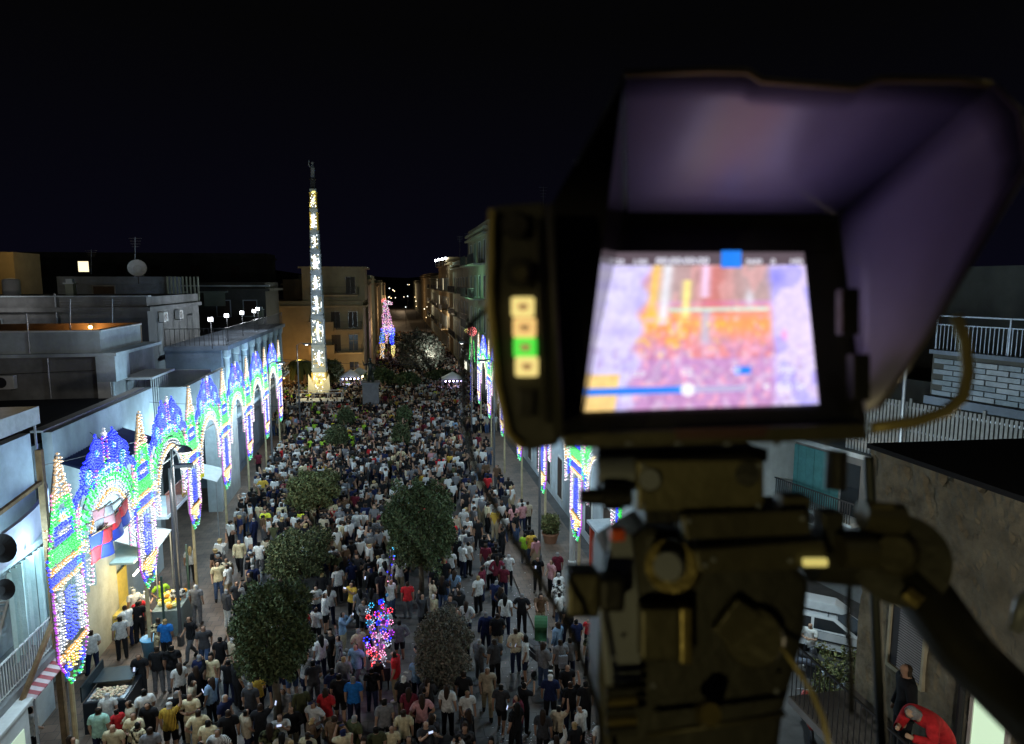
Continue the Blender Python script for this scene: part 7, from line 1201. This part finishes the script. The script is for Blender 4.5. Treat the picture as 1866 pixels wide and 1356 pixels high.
# side control strip
sl('control_panel', [(905,372,.405),(998,366,.405),(1022,812,.405),(965,824,.405),(930,812,.405),(912,770,.405),(886,560,.405),(886,400,.405)], .028, M_rigd, MO, .004)
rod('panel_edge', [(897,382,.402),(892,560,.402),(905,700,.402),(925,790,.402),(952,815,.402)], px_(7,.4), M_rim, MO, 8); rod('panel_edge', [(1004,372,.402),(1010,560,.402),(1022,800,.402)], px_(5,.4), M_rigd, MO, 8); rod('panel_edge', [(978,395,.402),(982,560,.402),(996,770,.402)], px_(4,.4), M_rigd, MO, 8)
for i, (x, y, c_, e_) in enumerate([(953,559,(1,.78,.25),'amber_key'),(956,597,(1,.62,.2),'orange_key'),(957,633,(.05,.85,.05),'green_key'),(960,668,(1,.8,.3),'amber_key')]):
    m_ = mat(e_+'_light', (.3,.3,.3), .4, 0, emit=c_, es=.95, sample=True); k = rc('button', x-21, y-18, x+21, y+18, .399, .004, m_, MO, .0016); k['label'] = ['top amber lit button', 'orange lit button', 'green lit button', 'lowest amber lit button'][i]
    q = MB(); q.slab([dep(x-9+8*0,y-6,.3985), dep(x+9,y-6,.3985), dep(x+9,y+4,.3985), dep(x-9,y+4,.3985)], .0002); q.slab([dep(x-4,y-2,.398), dep(x+5,y-2,.398), dep(x+5,y+7,.398), dep(x-4,y+7,.398)], .0002); o = q.build('icon', mat('key_icon', (.1,.05,.01), .5, 0, emit=(.45*c_[0],.33*c_[1],.1), es=.8), MO); o.parent = k; o.matrix_parent_inverse = Matrix.Identity(4) @ Matrix.Translation(-MO.location) if False else k.matrix_world.inverted()
cyl('dial', (947,497,.403), px_(27,.4), (947,497,.396), px_(24,.4), M_blk, MO); cyl('dial_cap', (948,497,.396), px_(15,.4), (948,497,.391), px_(12,.4), M_rig, MO); cyl('dial', (938,410,.404), px_(26,.4), (938,410,.397), px_(22,.4), M_blk, MO); rc('menu_button', 943, 708, 975, 760, .401, .004, M_blk, MO)
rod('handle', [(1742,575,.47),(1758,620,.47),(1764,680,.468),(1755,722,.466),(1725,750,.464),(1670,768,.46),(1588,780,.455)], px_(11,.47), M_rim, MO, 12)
lamp('x', (0,0,0), 0, (1,1,1)) if False else None
# tripod head
TH = thing('tripod_head', 'dark brass-coloured fluid tripod head holding the monitor, blurred at lower right', 'tripod', dep(1290, 1200, .55))
rc('top_clamp', 1160, 838, 1394, 932, .50, .04, mat('light_olive_alloy', (.13,.12,.07), .45, .25, 20, .1, metal=.3), TH, .003)
for x, y, r_, m in ((1184,874,19,M_gry),(1361,864,20,M_blk)): cyl('bolt_hole', (x,y,.502), px_(r_+4,.5), (x,y,.4975), px_(r_+2,.5), M_rigd, TH); cyl('bolt_hole', (x,y,.4985), px_(r_,.5), (x,y,.4965), px_(r_,.5), m, TH)
rc('riser', 1090, 818, 1400, 842, .53, .05, M_blk, TH); cyl('side_knob', (1086,862,.52), px_(30,.52), (1160,862,.52), px_(32,.52), M_gry, TH); cyl('clamp_screw', (1056,905,.5), px_(13,.5), (1150,905,.5), px_(19,.5), M_blk, TH); cyl('clamp_screw_knob', (1098,905,.5), px_(24,.5), (1135,905,.5), px_(24,.5), M_blk, TH)  # side knob's pale blue-grey carries arch light in its colour
rc('neck', 1175, 925, 1420, 955, .52, .05, M_blk, TH); sl('plate', [(1240,938,.49),(1470,930,.49),(1480,975,.49),(1250,985,.49)], .06, M_rig, TH, .002); sl('plate', [(1265,1003,.48),(1500,985,.48),(1520,1036,.48),(1275,1046,.48)], .07, M_rig, TH, .002); rc('slot', 1270, 985, 1470, 1006, .495, .05, M_blk, TH)
rc('level_vial', 1466, 1019, 1509, 1033, .475, .004, mat('level_vial_glow', (.7,.6,.2), .3, 0, emit=(1,.85,.25), es=.55), TH, .0008); rc('lock_lever', 1112, 965, 1140, 988, .47, .012, mat('red_plastic', (.65,.09,.03), .4, .1, 10), TH, .002)
rc('upright', 1428, 905, 1478, 965, .5, .02, M_rig, TH); rc('upright', 1500, 935, 1540, 1000, .5, .02, M_rigd, TH)
sl('body', [(1100,1010,.53),(1180,960,.53),(1430,1010,.52),(1478,1060,.52),(1470,1150,.52),(1430,1300,.52),(1420,1380,.52),(1100,1380,.53),(1088,1240,.53)], .07, M_rigd, TH, .006)
sl('grey_side', [(1112,985,.525),(1150,970,.525),(1166,1100,.525),(1168,1240,.525),(1105,1250,.525),(1092,1100,.525)], .004, M_gry, TH, .001)  # pale slab over the dark body paints arch light on its side
cyl('drag_dial', (1232,1030,.53), px_(52,.5), (1222,1032,.49), px_(46,.5), M_brass, TH, 32); cyl('drag_dial_cap', (1222,1032,.49), px_(28,.5), (1216,1033,.475), px_(24,.5), M_gry, TH)
rc('left_knob', 1032, 1046, 1094, 1128, .49, .03, M_rig, TH, .004); rc('left_knob_grip', 1094, 1055, 1140, 1118, .495, .025, M_blk, TH, .004)
rc('drag_ring', 1168, 1110, 1240, 1205, .505, .02, M_rig, TH, .003); rc('drag_ring', 1240, 1108, 1262, 1212, .503, .02, M_brass, TH, .002)  # gold highlight strip coloured in as an alloy and brass block
q = MB(); q.slab([dep(1300,1150,.51), dep(1345,1092,.51), dep(1405,1130,.51), dep(1410,1215,.51), dep(1350,1200,.51)], .01); q.build('cover_plate', M_rig, TH, bevel=.002, fix=True); cyl('hub', (1372,1160,.515), px_(55,.51), (1372,1160,.508), px_(50,.51), M_rig, TH, 28)
for k in range(5): cyl('base_ring', (1105,1262+18*k,.5), px_(8,.5), (1160,1258+18*k,.5), px_(8,.5), M_brass if k % 2 else M_rigd, TH, 10)
cyl('bowl_lock', (1290,1300,.5), px_(24,.5), (1296,1302,.488), px_(18,.5), M_brass, TH); rod('base_edge', [(1180,1340,.5),(1330,1318,.5),(1430,1300,.5)], px_(6,.5), M_rig, TH, 8)
cyl('arm_mount', (1478,1012,.52), px_(48,.52), (1610,1020,.52), px_(52,.52), M_rigd, TH); cyl('arm_collar', (1530,1005,.49), px_(30,.5), (1590,1005,.49), px_(30,.5), M_rig, TH); cyl('rosette', (1640,1020,.53), px_(85,.52), (1640,1020,.49), px_(78,.52), M_rigd, TH, 24); cyl('rosette_cap', (1632,1010,.489), px_(40,.5), (1630,1008,.478), px_(30,.5), M_rig, TH, 14)
cyl('arm_knob', (1570,938,.49), px_(26,.5), (1640,948,.49), px_(30,.5), M_rig, TH); cyl('arm_knob_tip', (1585,925,.485), px_(9,.5), (1625,925,.485), px_(9,.5), M_brass, TH, 10); cyl('arm_bolt', (1650,1080,.48), px_(14,.5), (1675,1100,.475), px_(14,.5), M_brass, TH, 10)
rod('pan_handle', [(1660,1050,.5),(1760,1190,.47),(1900,1330,.42),(2050,1440,.36)], [px_(50,.5),px_(50,.47),px_(52,.42),px_(54,.36)], mat('rubber_grip', (.02,.02,.016), .55, .2, 20), TH, 16)
cyl('sensor_tube', (1525,822,.5), px_(19,.5), (1522,892,.5), px_(19,.5), M_blk, TH, 14); rod('side_lever', [(1850,1150,.45),(1862,1100,.45),(1900,1060,.45)], px_(12,.45), M_gry, TH)
for dx, dy in ((-.45,-.35),(.45,-.35),(0,.42)):
    q = MB(); p = dep(1290, 1500, .6); q.bar(p, (p.x+dx, min(.95, p.y+dy), 12.0), .018, 8); q.build('leg', M_blk, TH)
t = thing('light_stand', 'thin blurred dark upright stand between the side street and the plaster wall', 'stand', dep(1590, 1100, .8)); q = MB(); q.bar(dep(1583,832,.8), dep(1614,1500,.8), px_(9,.8), 10); q.build('tube', mat('stand_paint', (.03,.04,.05), .5, .1, 10), t); q = MB(); p = dep(1614,1500,.8); [q.bar(p, (p.x+a, min(.95,p.y+b), 12.0), .008, 6) for a, b in ((-.25,-.2),(.25,-.2),(0,.2))]; q.build('leg', M_iron, t)
q = MB(); q.tube([dep(*p) for p in [(890,560,.47),(858,590,.46),(842,660,.46),(846,770,.46),(868,860,.46),(915,950,.46),(985,1060,.46),(1040,1150,.46),(1070,1230,.47),(1092,1300,.48),(1100,1420,.5)]], [px_(5.5,.46)]*11, 8); o = q.build('black_cable', M_blk, smooth=True); tag(o, 'black cable drooping in a curve from the monitor panel across the crowd', 'cable', 'cables hanging from the monitor')
q = MB(); q.tube([dep(*p) for p in [(1425,1180,.5),(1450,1215,.49),(1480,1262,.48),(1500,1310,.47),(1520,1400,.46)]], px_(4.5,.48), 8); o = q.build('yellow_cable', mat('yellow_cable_jacket', (.5,.42,.18), .5, .1, 10), smooth=True); tag(o, 'pale yellow cable curving down at the lower right of the tripod head', 'cable', 'cables hanging from the monitor')
q = MB(); q.tube([dep(*p) for p in [(1548,1060,.55),(1545,1130,.55),(1550,1200,.54),(1552,1300,.53)]], px_(5,.55), 8); o = q.build('black_cable', M_blk, smooth=True); tag(o, 'black cable hanging straight down from the tripod arm in front of the white car', 'cable', 'cables hanging from the monitor')
# unseen lantern assumed behind the camera, added to light the monitor rig
t = thing('wall_lantern', 'warm lantern on the terrace behind the camera', 'lantern', (3.2, -.3, 15.0)); q = MB(); q.ball((3.2,-.3,15.0), .07); q.build('globe', mat('warm_globe2', (1,.8,.4), .5, 0, emit=(1,.8,.4), es=3), t); q = MB(); q.bar((3.2,-.3,15.07), (3.2,-.7,15.4), .015); q.bar((3.2,-.7,12.0), (3.2,-.7,15.4), .03); q.build('bracket', M_iron, t); lamp('lantern_light', (3.2,-.3,15.0), 34, (1,.8,.36), .08, t)
t = thing('work_lamp', 'small warm work lamp aimed at the tripod head, behind the camera', 'work lamp', (-.8, -1.1, 13.1)); q = MB(); q.lathe([(.02,-.08),(.05,-.02),(.06,0)], (-.8,-1.1,13.1), 12); q.build('shade', M_iron, t); q = MB(); q.bar((-.8,-1.1,12), (-.8,-1.1,13.02), .012); q.build('stem', M_iron, t)  # unseen lamp added because the tripod head came out too dark
wd = dep(1290, 1215, .5)-Vector((-.8,-1.1,13.1)); l = lamp('work_lamp_beam', (-.8,-1.1,13.1), 42, (1,.84,.35), .05, t, 'SPOT', wd.to_track_quat('-Z','Y').to_euler(), spot=.31)
t = thing('clip_lamp', 'small clip-on lamp left of the camera lighting the monitor side strip', 'clip lamp', (-.95, -.25, 13.75)); q = MB(); q.lathe([(.01,-.05),(.03,-.01),(.035,0)], (-.95,-.25,13.75), 10); q.build('shade', M_iron, t); q = MB(); q.bar((-.95,-.25,12), (-.95,-.25,13.7), .01); q.build('stem', M_iron, t)  # lamp added only to brighten the dark monitor side strip
wd = dep(925, 610, .4)-Vector((-.95,-.25,13.75)); lamp('clip_lamp_beam', (-.95,-.25,13.75), 30, (1,.82,.4), .03, t, 'SPOT', wd.to_track_quat('-Z','Y').to_euler(), spot=.15)
for x, y in [(1172,850),(1172,922),(1382,850),(1382,922),(1255,950),(1462,945),(1285,1030),(1440,1022),(1500,1026),(1120,1200),(1415,1260),(1190,1250),(1300,1020)]: cyl('screw', (x,y,.4795 if 1015 < y < 1040 else (.489 if 940 < y < 955 else .499)), px_(4.5,.5), (x,y,.4775 if 1015 < y < 1040 else (.487 if 940 < y < 955 else .497)), px_(4,.5), M_gry, TH, 8)
for k in range(6): rc('cable_clip', 1050+90*k, 806, 1062+90*k, 812, .4435, .002, M_gry, MO, .0005)
for i, (x, e) in enumerate([(-7.5, 1900), (3.6, 800)]):
    t = thing('house_floodlight', ['left floodlight on the camera house facade, behind the view', 'right floodlight on the camera house facade, behind the view'][i], 'floodlight', (x, 1.3, 11.3)); q = MB(); q.box(x-.2, 1.1, 11.1, x+.2, 1.28, 11.4); q.build('housing', M_iron, t); q = MB(); q.box(x-.16, 1.281, 11.14, x+.16, 1.29, 11.36); q.build('lens', M_lens, t)  # unseen floodlights assumed here, added to light the near crowd and left walls
    l = lamp('floodlight_beam', (x, 1.5, 11.25), e, (1,.93,.82), .12, t, 'SPOT', (math.radians(67), 0, math.radians(-4 if i else 3)), spot=2.5)
for o in bpy.data.objects:
    if o.type == 'EMPTY' and o.name.startswith('tmp'): bpy.data.objects.remove(o)
